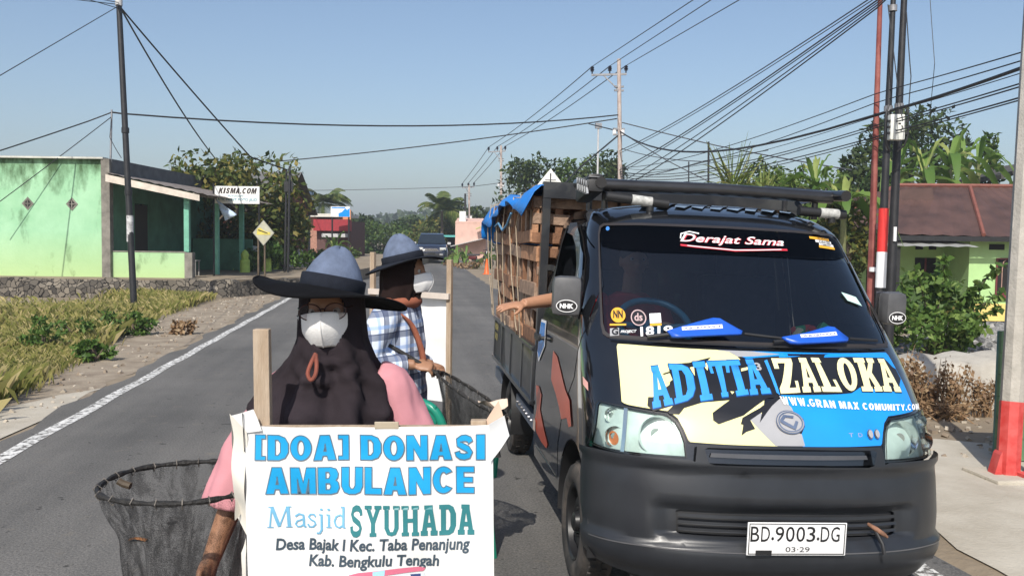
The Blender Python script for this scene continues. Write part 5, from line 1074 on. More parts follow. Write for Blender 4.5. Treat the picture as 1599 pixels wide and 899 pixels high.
th = MB(); th.tube([(.345, .06, .462), (.36, .02, .452), (.385, .0, .436), (.402, .0, .424)], [.007, .011, .010, .005], 10); th.build('tow_hook', pm('rusty_hook', (.20, .10, .06), .8, .4, 40), truck, True, True)
th = MB(); th.tube([(.36, .02, .44), (.37, -.02, .40), (.375, -.03, .36)], .008, 8); th.build('hanging_strap', M_dark, truck, True, True)
# --- mirrors
for side, cy in ((-1, .84), (1, .88)):
    mm = MB().box((side*.868, cy, 1.345), (.145, .10, .195) if side < 0 else (.125, .09, .172), Matrix.Rotation(R(side*8), 3, 'Z'), .035)
    mm.tube([(side*.80, cy+.10, 1.27), (side*.86, cy+.03, 1.30)], .018, 8)
    mr = mm.build('mirror', pm('mirror_plastic', (.085, .085, .088), .45, .15, 12), truck, True, True)
    rz = Matrix.Rotation(R(side*8), 3, 'Z')
    mf = lambda off: (lambda x, z: Vector((side*.868, cy, 1.345))+rz @ Vector((x, -(.0505 if side < 0 else .0455)-off, z-1.352)))
    for P, off, m_ in (([ell(0, 1.305, .052, .031, 28)], .001, M_wht), ([ell(0, 1.305, .048, .027, 28)], .0016, M_blk)):
        o = decal('mirror_badge', fill2d(P), mf(off), m_, mr); face_front(o, Vector((0, -1, 0)))
    o = decal('mirror_lettering', fit2d(text2d('NHK', .05), -.034, 1.293, .034, 1.317), mf(.0024), M_wht, mr); face_front(o, Vector((0, -1, 0)))
    g = MB().box(Vector((side*.868, cy, 1.345))+rz @ Vector((0, .0505, 0)), (.13, .003, .165), rz); g.build('mirror_glass', M_chrome, mr, True)
# --- wheels
def wheel(x, y, side):
    zc = .285-.0 if side > 0 else .262
    mt = Matrix.Translation((x, y, zc)) @ Matrix.Rotation(side*PI/2, 4, 'Y')       # local +z points outwards
    t = MB().lathe([(.175, .065), (.20, .082), (.245, .084), (.272, .072), (.285, .045), (.288, 0), (.285, -.045), (.272, -.072), (.245, -.084), (.20, -.082), (.175, -.065)], 48, mt)
    for a in range(0, 360, 8):
        for q in (-.03, .03):
            t.box(mt @ Vector((.2875*math.cos(R(a+q*60)), .2875*math.sin(R(a+q*60)), q)), (.012, .02, .03), (mt.to_3x3() @ Matrix.Rotation(R(a), 3, 'Z')))
    w = t.build('wheel', M_rub, truck, True, True)
    r_ = MB().lathe([(.183, .066), (.178, .074), (.168, .066), (.162, .03), (.14, .018), (.12, .045), (.085, .052), (.06, .04), (.05, .045), (.045, .07), (.03, .078), (.0005, .078)], 40, mt)
    for a in range(0, 360, 30): r_.lathe([(.0005, .002), (.014, .001), (.015, -.01)], 10, mt @ Matrix.Translation((.15*math.cos(R(a)), .15*math.sin(R(a)), .024)))
    for a in range(0, 360, 90): r_.lathe([(.009, 0), (.009, .016), (.0005, .018)], 6, mt @ Matrix.Translation((.065*math.cos(R(a)), .065*math.sin(R(a)), .042)))
    r_.lathe([(.16, -.07), (.16, .02)], 30, mt); r_.build('rim', M_steel, w, True, True)
for x, y, s_ in ((-.735, .70, -1), (.735, .70, 1), (-.715, 3.35, -1), (.715, 3.35, 1)): wheel(x, y, s_)
ax = MB().tube([(-.68, 3.35, .28), (.68, 3.35, .28)], .035, 10).tube([(-.7, .70, .28), (.7, .70, .28)], .03, 10)
for sx in (-.38, .38): ax.beam((sx, .5, .42), (sx, 4.25, .46), .07, .10)
ax.build('chassis', M_dark, truck, True)
for s_ in (-1, 1):
    wl = MB(); wl.grid([[Vector((s_*xx, .68+.37*math.cos(R(a)), .285+.37*math.sin(R(a)))) for a in range(-10, 191, 10)] for xx in (.50, .822)])
    wl.build('wheel_well', M_dark, truck, True, True)
# --- bed
bd = MB().box((0, 3.16, .60), (1.60, 2.30, .04)); bd.build('bed_floor', M_dark, truck, True)
M_bedp = pm('bed_black_paint', (.022, .024, .028), .3, .2, 6, coat=.5, col2=(.05, .05, .05), lo=.5, hi=.8)
for s_ in (-1, 1):
    sp = MB().box((s_*.815, 3.16, .765), (.03, 2.28, .37), None, .006)
    for yy in (2.05, 2.55, 3.16, 3.75, 4.27): sp.box((s_*.832, yy, .765), (.012, .05, .35), None, .004)
    sp.box((s_*.835, 3.16, .94), (.03, 2.28, .035), None, .008).box((s_*.835, 3.16, .60), (.03, 2.28, .03), None, .006)
    bs = sp.build('bed_side', M_bedp, truck, True, True)
    for ya, yb in ((1.98, 2.85), (3.82, 4.25)):
        g = MB(); g.beam((s_*.80, ya, .47), (s_*.80, yb, .47), .03, .09)
        for yy in (ya+.04, yb-.05): g.beam((s_*.78, yy, .47), (s_*.70, yy, .60), .03, .03)
        g.build('side_guard', pm('guard_blue_grey', (.10, .12, .16), .4, .2), truck, True)
    if s_ == -1:
        gv = MB()
        for q in range(7): gv.lathe([(.012, 0), (.008, .012), (.0005, .014)], 8, Matrix.Translation((-.816, 2.08+.11*q, .475)) @ Matrix.Rotation(-PI/2, 4, 'Y'))
        gv.build('guard_bolt', M_chrome, truck, True)
        o = decal('bed_lettering', join2d([fit2d(text2d('MUATAN', .02), -4.2, .84, -3.98, .9), fit2d(text2d('SAYUR', .02), -4.2, .76, -4.0, .82)]), lambda a, b: Vector((-.8385, -a, b)), pm('stencil_yellow', (.55, .45, .12), .6, .3, 60), bs); face_front(o, Vector((-1, 0, 0)))
    mf_ = MB().grid([[Vector((s_*xx, 3.35+.345*math.cos(R(a)), .29+.335*math.sin(R(a)))) for a in range(-20, 201, 10)] for xx in (.60, .80, .825)]); mf_.build('mudguard', M_dark, truck, True, True)
tg = MB().box((0, 4.30, .765), (1.62, .03, .37), None, .006).box((0, 4.318, .765), (1.5, .012, .05)); tg.build('tailgate', M_bedp, truck, True)
hd = MB()
for sx in (-.80, .80): hd.box((sx, 2.02, 1.27), (.05, .05, 1.32))
hd.box((0, 2.02, 1.93), (1.65, .06, .10)); hd.box((0, 2.02, 1.45), (1.55, .035, .035)); hd.box((0, 2.02, 1.15), (1.55, .03, .03)); hd.box((0, 2.02, .95), (1.55, .04, .05))
hd.build('headboard_frame', M_bedp, truck, True)
# --- roof rack: long tubes across, end clamps, short front tubes with labels
rk = MB()
rk.tube([(-.62, 1.25, 1.925), (.0, 1.24, 1.935), (.68, 1.25, 1.925)], .034, 12); rk.tube([(-.6, 1.70, 1.965), (.70, 1.70, 1.96)], .032, 12)
rk.tube([(.36, 1.42, 1.965), (.69, 1.40, 1.955)], .022, 10)
for sx in (-.66, .70): rk.tube([(sx, 1.12, 1.93), (sx, 1.75, 1.96)], .03, 12)
for sx in (-.6, .6):
    for yy in (1.28, 1.68): rk.tube([(sx, yy, 1.80), (sx, yy, 1.94)], .018, 8)
rack = rk.build('roof_rack', pm('rack_black', (.02, .02, .022), .3, .2, 8, coat=.3), truck, True, True)
cl = MB().box((-.685, 1.30, 1.905), (.085, .34, .10), Matrix.Rotation(R(-8), 3, 'X'), .02); cl.build('rack_end', M_dark, rack, True, True)
xm = MB()
for q in range(5):
    yy = 1.15+.062*q
    for a in (-1, 1): xm.beam((-.7295, yy+a*.022, 1.868+.008*q), (-.7295, yy-a*.022, 1.938+.008*q), .004, .011, (1, 0, 0)); xm.beam((-.726+.0, yy-.02, 1.957), (-.65, yy+.02*a, 1.957+.004*q), .01, .003)
xm.build('rack_end_lattice', pm('lattice_silver', (.35, .36, .37), .4, .2, metal=.5), rack, True)
for a, b, l0, l1 in (((-.62, 1.2, 1.865), (-.27, 1.2, 1.838), .42, .74), ((.47, 1.2, 1.84), (.74, 1.2, 1.832), .45, .85)):
    a, b = Vector(a), Vector(b); q = MB().tube([a, b], .026, 14); q.tube([a+(b-a)*.72+Vector((0, 0, -.02)), a+(b-a)*.72+Vector((0, 0, -.05))], .02, 10)
    q.tube([a+(b-a)*.12, a+(b-a)*.12+Vector((0, .1, .05))], .014, 8); ft = q.build('rack_foot_tube', M_dark, rack, True, True)
    MB().tube([a+(b-a)*l0, a+(b-a)*l1], .0275, 14).build('tube_label', pm('label_dirty_white', (.42, .42, .40), .6, .3, 40), ft, True, True)
# --- crates: slatted wooden boxes, one mesh for each of four builds
M_wood = [pm('crate_wood_%s' % w_, c, .85, .3, 14, bump=.3, bscale=60, stretch=(1, 1, 1)) for w_, c in (('tan', (.36, .19, .105)), ('brown', (.22, .11, .06)), ('grey', (.30, .20, .14)))]
def crate_mesh(seed):
    r = random.Random(seed); b = MB(); L, W, H = .575, .53, .312
    def slat(c, d, tw=0):
        b.m = r.randrange(3); b.box(c, d, Matrix.Rotation(R(r.uniform(-2.5, 2.5)+tw), 3, 'X' if d[0] < .03 else 'Y'), .002)
    for x in (-W/2+.02, W/2-.02):
        for y in (-L/2+.02, L/2-.02): slat((x, y, H/2), (.04, .04, H-.02))
    for s_ in (-1, 1):
        for z in (.04, H-.045): slat((s_*W/2, r.uniform(-.006, .006), z+r.uniform(-.01, .01)), (.022, L, r.uniform(.07, .095)))
        for y in (-.09+r.uniform(-.04, .03), .10+r.uniform(-.03, .04)): slat((s_*(W/2-.018), y, H/2), (.016, r.uniform(.055, .085), H-.03), r.uniform(-4, 4))
        for z in (.04, H/2, H-.045): slat((0, s_*L/2, z+r.uniform(-.01, .01)), (W, .014, r.uniform(.045, .07)))
        for x in (-.12, .1): slat((x+r.uniform(-.03, .03), s_*(L/2-.013), H/2), (.05, .012, H-.03))
    for k in range(5): slat((-.2+.1*k, 0, .012), (.07, L-.03, .012)); slat((0, -.22+.11*k, H-.006), (W-.02, .06, .012))
    me = bpy.data.meshes.new('crate'); me.from_pydata([tuple(p) for p in b.v], [], b.f)
    for m_ in M_wood: me.materials.append(m_)
    me.polygons.foreach_set('material_index', b.mi); me.update(); return me
CR = [crate_mesh(i) for i in range(5)]
lev = ['bottom layer', 'second layer', 'third layer', 'top layer']; colw = ['next to the cab', 'second from the cab', 'third from the cab', 'at the tail']
rowt = ["women's side", 'in the middle row', 'on the roadside side']
for L_ in range(4):
    for c_ in range(4):
        for r_ in range(3):
            o = bpy.data.objects.new('wooden_crate', CR[rng.integers(5)]); COL.objects.link(o)
            jit = rng.normal(size=4)*np.array([.010, .016, 0, .022]); lean = (-.018-.022*(L_-1) if L_ else 0)*(1 if r_ == 0 else .4)
            o.matrix_world = TM @ Matrix.Translation((-.527+.527*r_+jit[0]*(L_ > 0)+lean, 2.36+.592*c_+jit[1]+.01*L_, .622+.322*L_)) @ Matrix.Rotation(jit[3]+PI*int(rng.integers(2)), 4, 'Z')
            tag(o, 'wooden crate, %s of the load, %s, %s' % (lev[L_], colw[c_], rowt[r_]), 'crate', 'wooden crates stacked on the pickup')
# tarpaulin on the load
tp = MB(); NX, NY = 40, 46; rows = []
for i in range(NX+1):
    row = []
    for j in range(NY+1):
        u = i/NX; v = j/NY; x = -.985+1.945*u; y = 2.00+2.90*v
        z = 1.93+.035*math.sin(5*x+2.2*y)*math.sin(3.1*y+1)+.022*math.sin(11*x-4*y)+.02*v
        drop = 0
        if x < -.86: drop += (-.86-x)*(.75+1.5*v**4+.35*math.sin(3.4*y+1)+.12*math.sin(13*y)); x = -.86-(-.86-x)*.75-.012*math.sin(14*y)
        if y > 4.58: drop += (y-4.58)*1.6; y = 4.58+(y-4.58)*.35
        row.append(Vector((x, y, z-min(drop, .34+.05*math.sin(3*x+2*y)))))
    rows.append(row)
tp.grid(rows); o = tp.build('tarpaulin', pm('tarpaulin_blue', (.008, .19, .62), .38, .15, 5, bump=.25, bscale=25), None, True, True, 180, TM)
so = o.modifiers.new('thick', 'SOLIDIFY'); so.thickness = .004; tag(o, 'crumpled bright blue tarpaulin spread over the wooden crates', 'tarpaulin')
M_rope = pm('rope_fibre', (.36, .29, .21), .9, .2, 60)
for i, (y0, y1) in enumerate(((4.45, 4.3), (4.12, 4.2), (3.72, 3.62), (3.30, 3.36), (2.86, 2.70), (2.46, 2.5))):
    pts = [(-.80, y0, 1.915), (-.898, y0, 1.915), (-.918, y0+.02, 1.7), (-.898, (y0+y1)/2, 1.35), (-.868, y1, 1.05), (-.858, y1, .955)]
    pts = [Vector(p)+Vector((0, rng.normal()*.02, 0)) for p in sum([[Vector(pts[k])*(1-q)+Vector(pts[k+1])*q for q in (0, .34, .67)] for k in range(len(pts)-1)], [])]+[Vector(pts[-1])]
    o = MB().tube([TM @ Vector(p) for p in pts], .0045, 7).build('rope', M_rope, None, False, True)
    tag(o, 'pale rope tied down over the crates and the bed side, %s' % ['first from the tail', 'second from the tail', 'third from the tail', 'third from the cab', 'second from the cab', 'nearest the cab'][i], 'rope', 'ropes holding the crate load')
o = MB().tube([TM @ Vector(p) for p in [(-.925, 2.75, 1.80), (-.935, 2.9, 1.72), (-.935, 3.15, 1.68), (-.93, 3.5, 1.74), (-.925, 3.8, 1.72)]], .008, 7).build('rope', pm('rope_blue', (.12, .3, .5), .8, .2, 40), None, False, True)
tag(o, 'slack pale blue cord looped across the upper crates', 'rope', 'ropes holding the crate load')
# ------------------------------------------------------------------ poles and wires
M_poleb = pm('pole_black', (.018, .018, .02), .5, .3, 6); M_poler = pm('pole_red_rust', (.22, .05, .04), .7, .25, 5, col2=(.33, .11, .09)); M_polec = pm('pole_concrete', (.33, .31, .27), .9, .2, 5, bump=.3, bscale=50, col2=(.46, .43, .38))
M_porc = pm('insulator_dark', (.02, .02, .03), .25, .1); M_galv = pm('galvanised', (.30, .30, .31), .5, .2, 10, metal=.5)
def pole(name, label, base, top, r0, r1, mt, n=14, group=None, cat='pole', part='shaft'):
    t = thing(name, label, cat, base, group=group); base, top = Vector(base), Vector(top)
    b_ = MB(); b_.tube([base-Vector((0, 0, .3))]+[base+(top-base)*q for q in np.linspace(0, 1, 9)], [r0]+[r0+(r1-r0)*q for q in np.linspace(0, 1, 9)], n); b_.build(part, mt, t, False, True, 60 if n > 8 else 20); return t
def band(t, a, b, r, mt, name='painted_band'): MB().tube([a, b], r, 14).build(name, mt, t, False, True)
g_ = gnd(210, 478); g_.z = gz(g_.x, g_.y); zd = 20.6
tp = at(186, 3, zd); t = pole('street_pole', 'tall black leaning iron pole standing in the grass on the left', g_, tp, .075, .062, M_poleb)
for v in (205, 300): p = g_+(tp-g_)*((478-v)/475); band(t, p, p+Vector((0, 0, .12)), .085, M_poleb, 'collar')
p = g_+(tp-g_)*((478-352)/475); band(t, p-Vector((0, 0, .3)), p+Vector((0, 0, .3)), .078, pm('torn_poster', (.45, .45, .45), .8, .4, 14), 'torn_paper'); band(t, tp-Vector((0, 0, .1)), tp+Vector((0, 0, .06)), .08, pm('pole_cap_grey', (.5, .5, .5), .6), 'cap')
p = on(450, 30.3, TER); pole('iron_pole', 'thin dark iron pole with brackets beside the spreading tree', p, at(453, 260, 30.3), .045, .038, M_poleb, group='pair of thin poles by the tree')
q = on(445, 30.5, TER); t = pole('iron_pole', 'shorter thin dark pole left of its twin by the spreading tree', q, at(448, 266, 30.5), .042, .035, M_poleb, group='pair of thin poles by the tree'); MB().box(at(451, 292, 30.4), (.28, .14, .35)).build('bracket', M_poleb, t)
p = at(173, 250, 25.9); t = pole('roof_mast', 'thin mast standing on the green house roof', Vector((p.x, p.y, TER+3.3)), at(175, 172, 25.9), .03, .025, M_galv)
def power_pole(label, u, z, vtop, arm_v, u0, u1, s, low=True, lean=0):
    b0 = on(u+lean, z); t = pole('power_pole', label, b0, at(u, vtop, z), .115*s, .08*s, M_poler if 0 else pm('pole_rusty_white', (.36, .27, .23), .8, .3, 6, col2=(.50, .44, .40)), group='power poles along the road')
    a, b = at(u0, arm_v, z), at(u1, arm_v-1.5, z); MB().beam(a, b, .08, .08).build('crossarm', M_galv, t); ins = []
    for q in (0.02, .52, .98):
        p = a+(b-a)*q; i_ = MB().lathe([(.03, 0), (.03, .1), (.09, .12), (.06, .16), (.10, .19), (.06, .23), (.09, .27), (.05, .32), (.01, .34)], 12, Matrix.Translation(p+Vector((0, 0, .04)))); i_.build('insulator', M_porc, t, False, True); ins.append(p+Vector((0, 0, .36)))
    pc = at(u, arm_v+24*38/z, z); MB().beam(a+(b-a)*.33, pc, .05, .05).build('brace', M_galv, t)
    for dv in (18, 24, 84, 93):
        p = at(u, arm_v+dv*38/z, z); MB().box(p, (.5 if dv > 80 else .4, .12, .07)).build('bracket', M_galv, t)
    for du in (-7, 6): p = at(u+du*38/z, arm_v+90*38/z, z); MB().tube([p-Vector((0, 0, .1)), p+Vector((0, 0, .12))], .08, 8).build('spool_insulator', M_wht, t, False, True)
    return ins
I1 = power_pole('rusty power pole with three insulators rising behind the truck roof', 967, 38, 93, 118, 924, 979, 1., True, 4)
I2 = power_pole('smaller power pole with crossarm left of the tarpaulin', 783, 66, 228, 238, 763, 790, 1.0)
I3 = power_pole('distant power pole with crossarm before the pink house', 733, 74, 289, 294, 722, 741, .9)
p = on(727, 73); pole('thin_pole', 'thin dark pole just left of the distant power pole', p, at(727, 303, 73), .1, .08, M_poleb)
p = on(931, 50); t = pole('pale_mast', 'pale slender mast left of the middle power pole', p, at(935, 195, 50), .06, .05, pm('pole_cap_grey', (0, 0, 0))); MB().box(at(935, 197, 50), (.35, .2, .3)).build('lamp_head', M_galv, t)
for u, v0, z, lab in ((1076, 253, 42, 'thin bare mast rising left of the young coconut palm'), (1107, 222, 27.5, 'thin mast beside the young coconut palm crown')):
    p = on(u, z); pole('thin_mast', lab, p, at(u, v0, z), .035, .03, M_poleb)
# roadside poles on the right
b0 = on(1361, 12.6); rt = at(1377, -60, 12.6); t = pole('iron_pole', 'red painted iron pole left of the two black poles', b0, rt, .056, .030, M_poler); p = at(1364, 421, 12.55); band(t, p-Vector((0, 0, .03)), p+Vector((0, 0, .03)), .055, M_wht, 'white_tag')
b0 = on(1375, 12.3); bt = at(1398, -60, 12.3); t = pole('iron_pole', 'black iron pole with red and white painted bands', b0, bt, .068, .032, M_poleb)
def onpole(b, tp, v, z, u0): return b+(tp-b)*((at(u0, v, z).z-b.z)/(tp.z-b.z))
a, b, c_ = [onpole(b0, bt, v, 12.3, 1380) for v in (326, 394, 450)]; band(t, b, a, .0685, pm('band_red', (.62, .03, .025), .5, .1)); band(t, c_, b, .0695, M_wht)
for v in (18, 175): p = onpole(b0, bt, v, 12.3, 1390); band(t, p, p+Vector((0, 0, .08)), .058, M_galv, 'clamp')
JB = onpole(b0, bt, 201, 12.3, 1388)+Vector((.045, -.14, 0))
b1 = on(1391, 12.55); bt1 = at(1415, -60, 12.55); t = pole('iron_pole', 'plain black iron pole right of the banded black pole', b1, bt1, .072, .040, M_poleb)
p = onpole(b1, bt1, 170, 12.55, 1409); band(t, p, p+Vector((0, 0, .07)), .062, M_galv, 'clamp'); p = onpole(b1, bt1, 366, 12.55, 1400); MB().box(p+Vector((-.02, -.08, 0)), (.04, .02, .2)).build('paper_scrap', M_wht, t)
jb = thing('junction_box', 'white cable junction box strapped to the banded black pole', 'junction box', JB, HR)
MB().box((0, 0, 0), (.20, .12, .345), None, .02).build('case', pm('box_white', (.72, .73, .68), .5, .05), jb, True, True)
lb = MB(); lb.box((.0, -.062, .08), (.06, .004, .012)).box((.02, -.062, .045), (.035, .004, .02)).box((.0, -.062, -.04), (.08, .004, .006)); lb.tube([(.05, -.064, .02), (.06, -.068, -.01), (.04, -.066, -.05)], .007, 6); lb.build('label_marks', M_dark, jb, True)
cc = MB()
for s_ in (-1, 1):
    cc.tube([(s_*.11, 0, .30), (s_*.15, -.02, .18), (s_*.155, -.02, -.1), (s_*.12, 0, -.24), (s_*.05, .05, -.32)], .014, 8)
    for q in (-.08, 0, .08): cc.box((s_*.115, -.02, q), (.04, .06, .03))
cc.build('cable_loop', M_poleb, jb, True, True)
# octagonal concrete pole with red painted foot
g_ = gnd(1574, 735); g_.z = gz(g_.x, g_.y); tp = at(1640, -420, 6.9)
t = pole('concrete_pole', 'octagonal grey concrete pole with a red painted foot at the right edge', g_, tp, .080, .066, M_polec, 8)
MB().tube([g_-Vector((0, 0, .1)), g_+(tp-g_)*.0, g_+(tp-g_)*.098], [.084, .083, .0815], 8).build('red_foot', pm('foot_red', (.50, .035, .03), .6, .2, 10, col2=(.62, .10, .09)), t, False, True, 20)
MB().prism([(-.13, 0), (-.07, 0), (-.07, .20), (-.085, .18)], lambda a, c_, q: g_+ex*a+ey*q+Vector((0, 0, c_)), -.05, .05).box(g_+Vector((.1, -.10, .03)), (.16, .1, .06)).build('red_buttress', pm('foot_red', (0, 0, 0)), t)
pd = MB().box(g_+Vector((.05, 0, -.0)), (.55, .42, .07), None, .015); tag(pd.build('concrete_footing', M_conc, None), 'small cracked concrete footing under the red foot of the concrete pole', 'footing')
gp0 = on(1567, 7.05); wl_ = thing('green_fence', 'green painted board fence behind the concrete pole', 'fence', gp0, HR)
for i in range(6): MB().box((.75, 0, .10+.172*i), (1.5, .035+.004*(i % 2), .168)).build('board', pm('fence_green', (.09, .17, .085), .7, .25, 4), wl_, True)
for x in (.04, 1.45): MB().box((x, .04, .5), (.06, .05, 1.08)).build('post', pm('fence_teal', (.06, .16, .15), .7, .2, 4), wl_, True)
bo = gnd(1591, 728); bo.z = gz(bo.x, bo.y)+.04; t = thing('bottle', 'small clear drink bottle at the foot of the concrete pole', 'bottle', bo-Vector((0, .12, .0)))
MB().lathe([(.0, 0), (.03, .0), (.032, .02), (.032, .13), (.028, .15), (.012, .18), (.012, .2)], 16).build('body', pm('bottle_clear', (.55, .6, .55), .15, .1), t, True, True); MB().lathe([(.015, .195), (.015, .22), (.0, .22)], 12).build('cap', pm('cap_orange', (.6, .25, .05), .4), t, True, True); MB().lathe([(.0335, .05), (.0335, .11)], 16).build('label', M_red, t, True, True)
# wires
M_wire = pm('cable_black', (.02, .021, .024), .6, .1); M_wiret = pm('cable_grey', (.07, .075, .085), .6, .1)
def wire(label, pts, r, sag=0., group='overhead wires', mt=None):
    W = [p if isinstance(p, Vector) else at(*p) for p in pts]; out = []; LM = max((W[i+1]-W[i]).length for i in range(len(W)-1))
    for i in range(len(W)-1):
        L = (W[i+1]-W[i]).length; k = 14
        for j in range(k+(i == len(W)-2)):
            q = j/k; p = W[i]+(W[i+1]-W[i])*q; p = p-Vector((0, 0, sag*(L/LM)**1.5*L*4*q*(1-q))); out.append(p)
    tag(MB().tube(out, [r*min(1.15, .42+.0225*(p-CAM).length) for p in out], 5).build('cable', mt or M_wire, None, False, True), label, 'cable', group)
lt = (188, 12, zd)
wire('cable from the left pole top down to the roof behind the tree', [lt, (345, 258, 40)], .022, .012); wire('cable from the left pole top to the thin pole pair', [(190, 14, zd), (392, 246, 29), (449, 266, 30.4)], .022, .004)
wire('slack cable falling left from the left pole top', [(186, 10, zd), (0, 119, 14), (-160, 215, 10)], .010, .0); wire('upper cable leaving the picture top left of the left pole', [(186, 8, zd), (100, -2, 16), (-100, -40, 9)], .010)
wire('lower cable leaving the picture top left of the left pole', [(186, 14, zd), (135, -1, 18), (60, -30, 12)], .010); wire('third cable leaving the picture top left of the left pole', [(186, 5, zd), (150, -2, 18), (60, -40, 12)], .010)
wire('cable from the left edge over the green house mast', [(-60, 255, 22), (138, 190, 25.5), (175, 176, 25.9)], .018, .003); wire('long cable crossing the road from the mast to the middle power pole', [(175, 176, 25.9), (190, 178, 26), (967, 180, 38)], .024, .0205)
wire('long low cable crossing from behind the tree to the middle power pole', [(355, 259, 42), (964, 186, 38)], .022, .010); wire('faint cable crossing the far road', [(480, 298, 70), (735, 292, 73), (790, 285, 66)], .02, .003, mt=M_wiret)
wire('thin cable drooping from the mast towards the green house wall', [(175, 180, 25.9), (172, 215, 25.8), (190, 247, 25)], .010, .02); wire('cable slanting left from the mast across the green house', [(176, 182, 25.9), (95, 244, 25.2), (-20, 330, 24.6)], .012, .004)
wire('faint cable from the pole pair towards the ragged palm', [(453, 268, 30.3), (478, 305, 50), (490, 318, 70)], .018, .01, mt=M_wiret)
n3 = ['left', 'middle', 'right']
for k in range(3):
    wire('power line from the %s insulator of the middle pole to the sky above the truck' % n3[k], [I1[k], ((1090, 1118, 1163)[k], -4, 16.), ((1260, 1290, 1335)[k], -120, 11)], .012)
    wire('power line from the %s insulator of the middle pole to the smaller pole' % n3[k], [I1[k], I2[k]], .018, .006); wire('power line from the %s insulator of the smaller pole to the distant pole' % n3[k], [I2[k], I3[k]], .02, .008, mt=M_wiret)
rp = lambda v: (1370, v, 12.55)
for k, (v0, v1, r, tx_) in enumerate(((236, -8, .013, 'topmost'), (240, -3, .010, 'second'), (266, 2, .016, 'third'), (270, 6, .012, 'fourth'), (286, 10, .013, 'fifth'), (296, 14, .015, 'lowest'))):
    wire('%s cable of the bundle between the middle power pole and the red pole top' % tx_, [(968, v0, 38), (1369, v1, 12.55), (1480, -90, 9)], r, .006)
for k, (v0, v1, v2, r, sg, tx_) in enumerate(((262, 148, 80, .010, .010, 'upper thin'), (272, 162, 93, .010, .012, 'second thin'), (206, 181, 104, .026, .0285, 'thick black'), (262, 183, 112, .007, .014, 'faint'), (268, 197, 128, .011, .014, 'fourth'), (272, 201, 133, .011, .014, 'fifth'), (276, 215, 150, .012, .013, 'sixth'), (282, 219, 154, .010, .013, 'lowest'))):
    wire('%s cable from the middle power pole past the black poles to the concrete pole' % tx_, [(969, v0, 38), (1366, v1, 12.5), (1399, v1-10, 12.2), (1604, v2, 6.75)], r, sg if r < .02 else .026)
wire('left end of the thick black cable on the middle power pole', [(920, 194, 45), (969, 206, 38)], .024); wire('stay cable slanting left from the middle power pole', [(966, 212, 38), (905, 263, 36), (880, 290, 35)], .03)
wire('thin cable falling right from the middle power pole behind the palm', [(972, 192, 38), (1120, 228, 35), (1330, 266, 30)], .02, .004, mt=M_wiret)
wire('second thin cable falling right from the middle power pole', [(972, 208, 38), (1040, 250, 36), (1120, 290, 34)], .018, .004, mt=M_wiret)
wire('low cable from the truck roof height up to the palm crown', [(975, 283, 38), (1100, 252, 30), (1200, 235, 26)], .014, .006, mt=M_wiret)
wire('low sagging cable between the middle power pole and the young palm', [(970, 232, 38), (1110, 253, 30)], .014, .016, mt=M_wiret)
wire('thin wire hanging down from above between the black poles and the concrete pole', [(1451, -30, 10), (1460, 100, 10), (1452, 186, 10.5)], .006, .02, mt=M_wiret)
wire('drooping wire along the plain black pole', [(1416, 20, 11.9), (1423, 120, 11.9), (1418, 188, 11.9)], .010, .03)
wire('slanting stay along the two black poles', [(1387, 8, 12.1), (1404, 150, 12), (1410, 190, 11.9)], .010)
# ------------------------------------------------------------------ people
M_skin = pm('skin_brown', (.32, .165, .095), .5, .03, 30, bump=.08, bscale=250); M_skin2 = pm('skin_tan', (.40, .205, .12), .5, .03, 30, bump=.08, bscale=250)
def fuse(mb, voxel, it=6, fac=.5):
    me = bpy.data.meshes.new('fuse'); me.from_pydata([tuple(p) for p in mb.v], [], mb.f); bm = bmesh.new(); bm.from_mesh(me); bmesh.ops.recalc_face_normals(bm, faces=bm.faces[:]); bm.to_mesh(me); bm.free()
    o = bpy.data.objects.new('fuse', me); r_ = o.modifiers.new('r', 'REMESH'); r_.mode = 'VOXEL'; r_.voxel_size = voxel
    if it: s_ = o.modifiers.new('s', 'SMOOTH'); s_.iterations = it; s_.factor = fac
    out = _eval(o); bpy.data.meshes.remove(me); return out
def meshobj(name, me, mat, parent, xf=None, disp=None):
    if xf is not None: me.transform(xf)
    if disp:
        nr = [v.normal.copy() for v in me.vertices]
        for v, n_ in zip(me.vertices, nr): v.co += n_*disp(v.co)
    me.materials.clear(); me.materials.append(mat); me.polygons.foreach_set('use_smooth', [True]*len(me.polygons)); me.update(); me.name = name
    return link(name, me, parent)
from mathutils import noise as _noise
def folds(ax, ay, az, amp): return lambda p: amp*(_noise.noise(Vector((p.x*ax, p.y*ay, p.z*az)))+.5*_noise.noise(Vector((p.x*ax*2.3+5, p.y*ay*2.3, p.z*az*2))))
def crv(P, k=4):
    P = [Vector(p) for p in P]; out = []
    for i in range(len(P)-1):
        a, b, c_, d = P[max(i-1, 0)], P[i], P[i+1], P[min(i+2, len(P)-1)]
        for j in range(k): t = j/k; out.append(.5*((2*b)+(c_-a)*t+(2*a-5*b+4*c_-d)*t*t+(3*b-a-3*c_+d)*t**3))
    out.append(P[-1]); return out
def limb(mb, P, Rr, n=12):
    Q = crv(P); q = np.interp(np.linspace(0, len(P)-1, len(Q)), range(len(P)), Rr); mb.tube(Q, list(q), n)
def ellip(mb, c, r, rot=None, n=16):
    rows = []
    for i in range(n+1):
        th = PI*i/n; rows.append([Vector((r[0]*math.sin(th)*math.cos(2*PI*j/(n*2)), r[1]*math.sin(th)*math.sin(2*PI*j/(n*2)), r[2]*math.cos(th))) for j in range(n*2)])
    if rot is not None: rows = [[rot @ p for p in q] for q in rows]
    mb.grid([[p+Vector(c) for p in q] for q in rows], True)
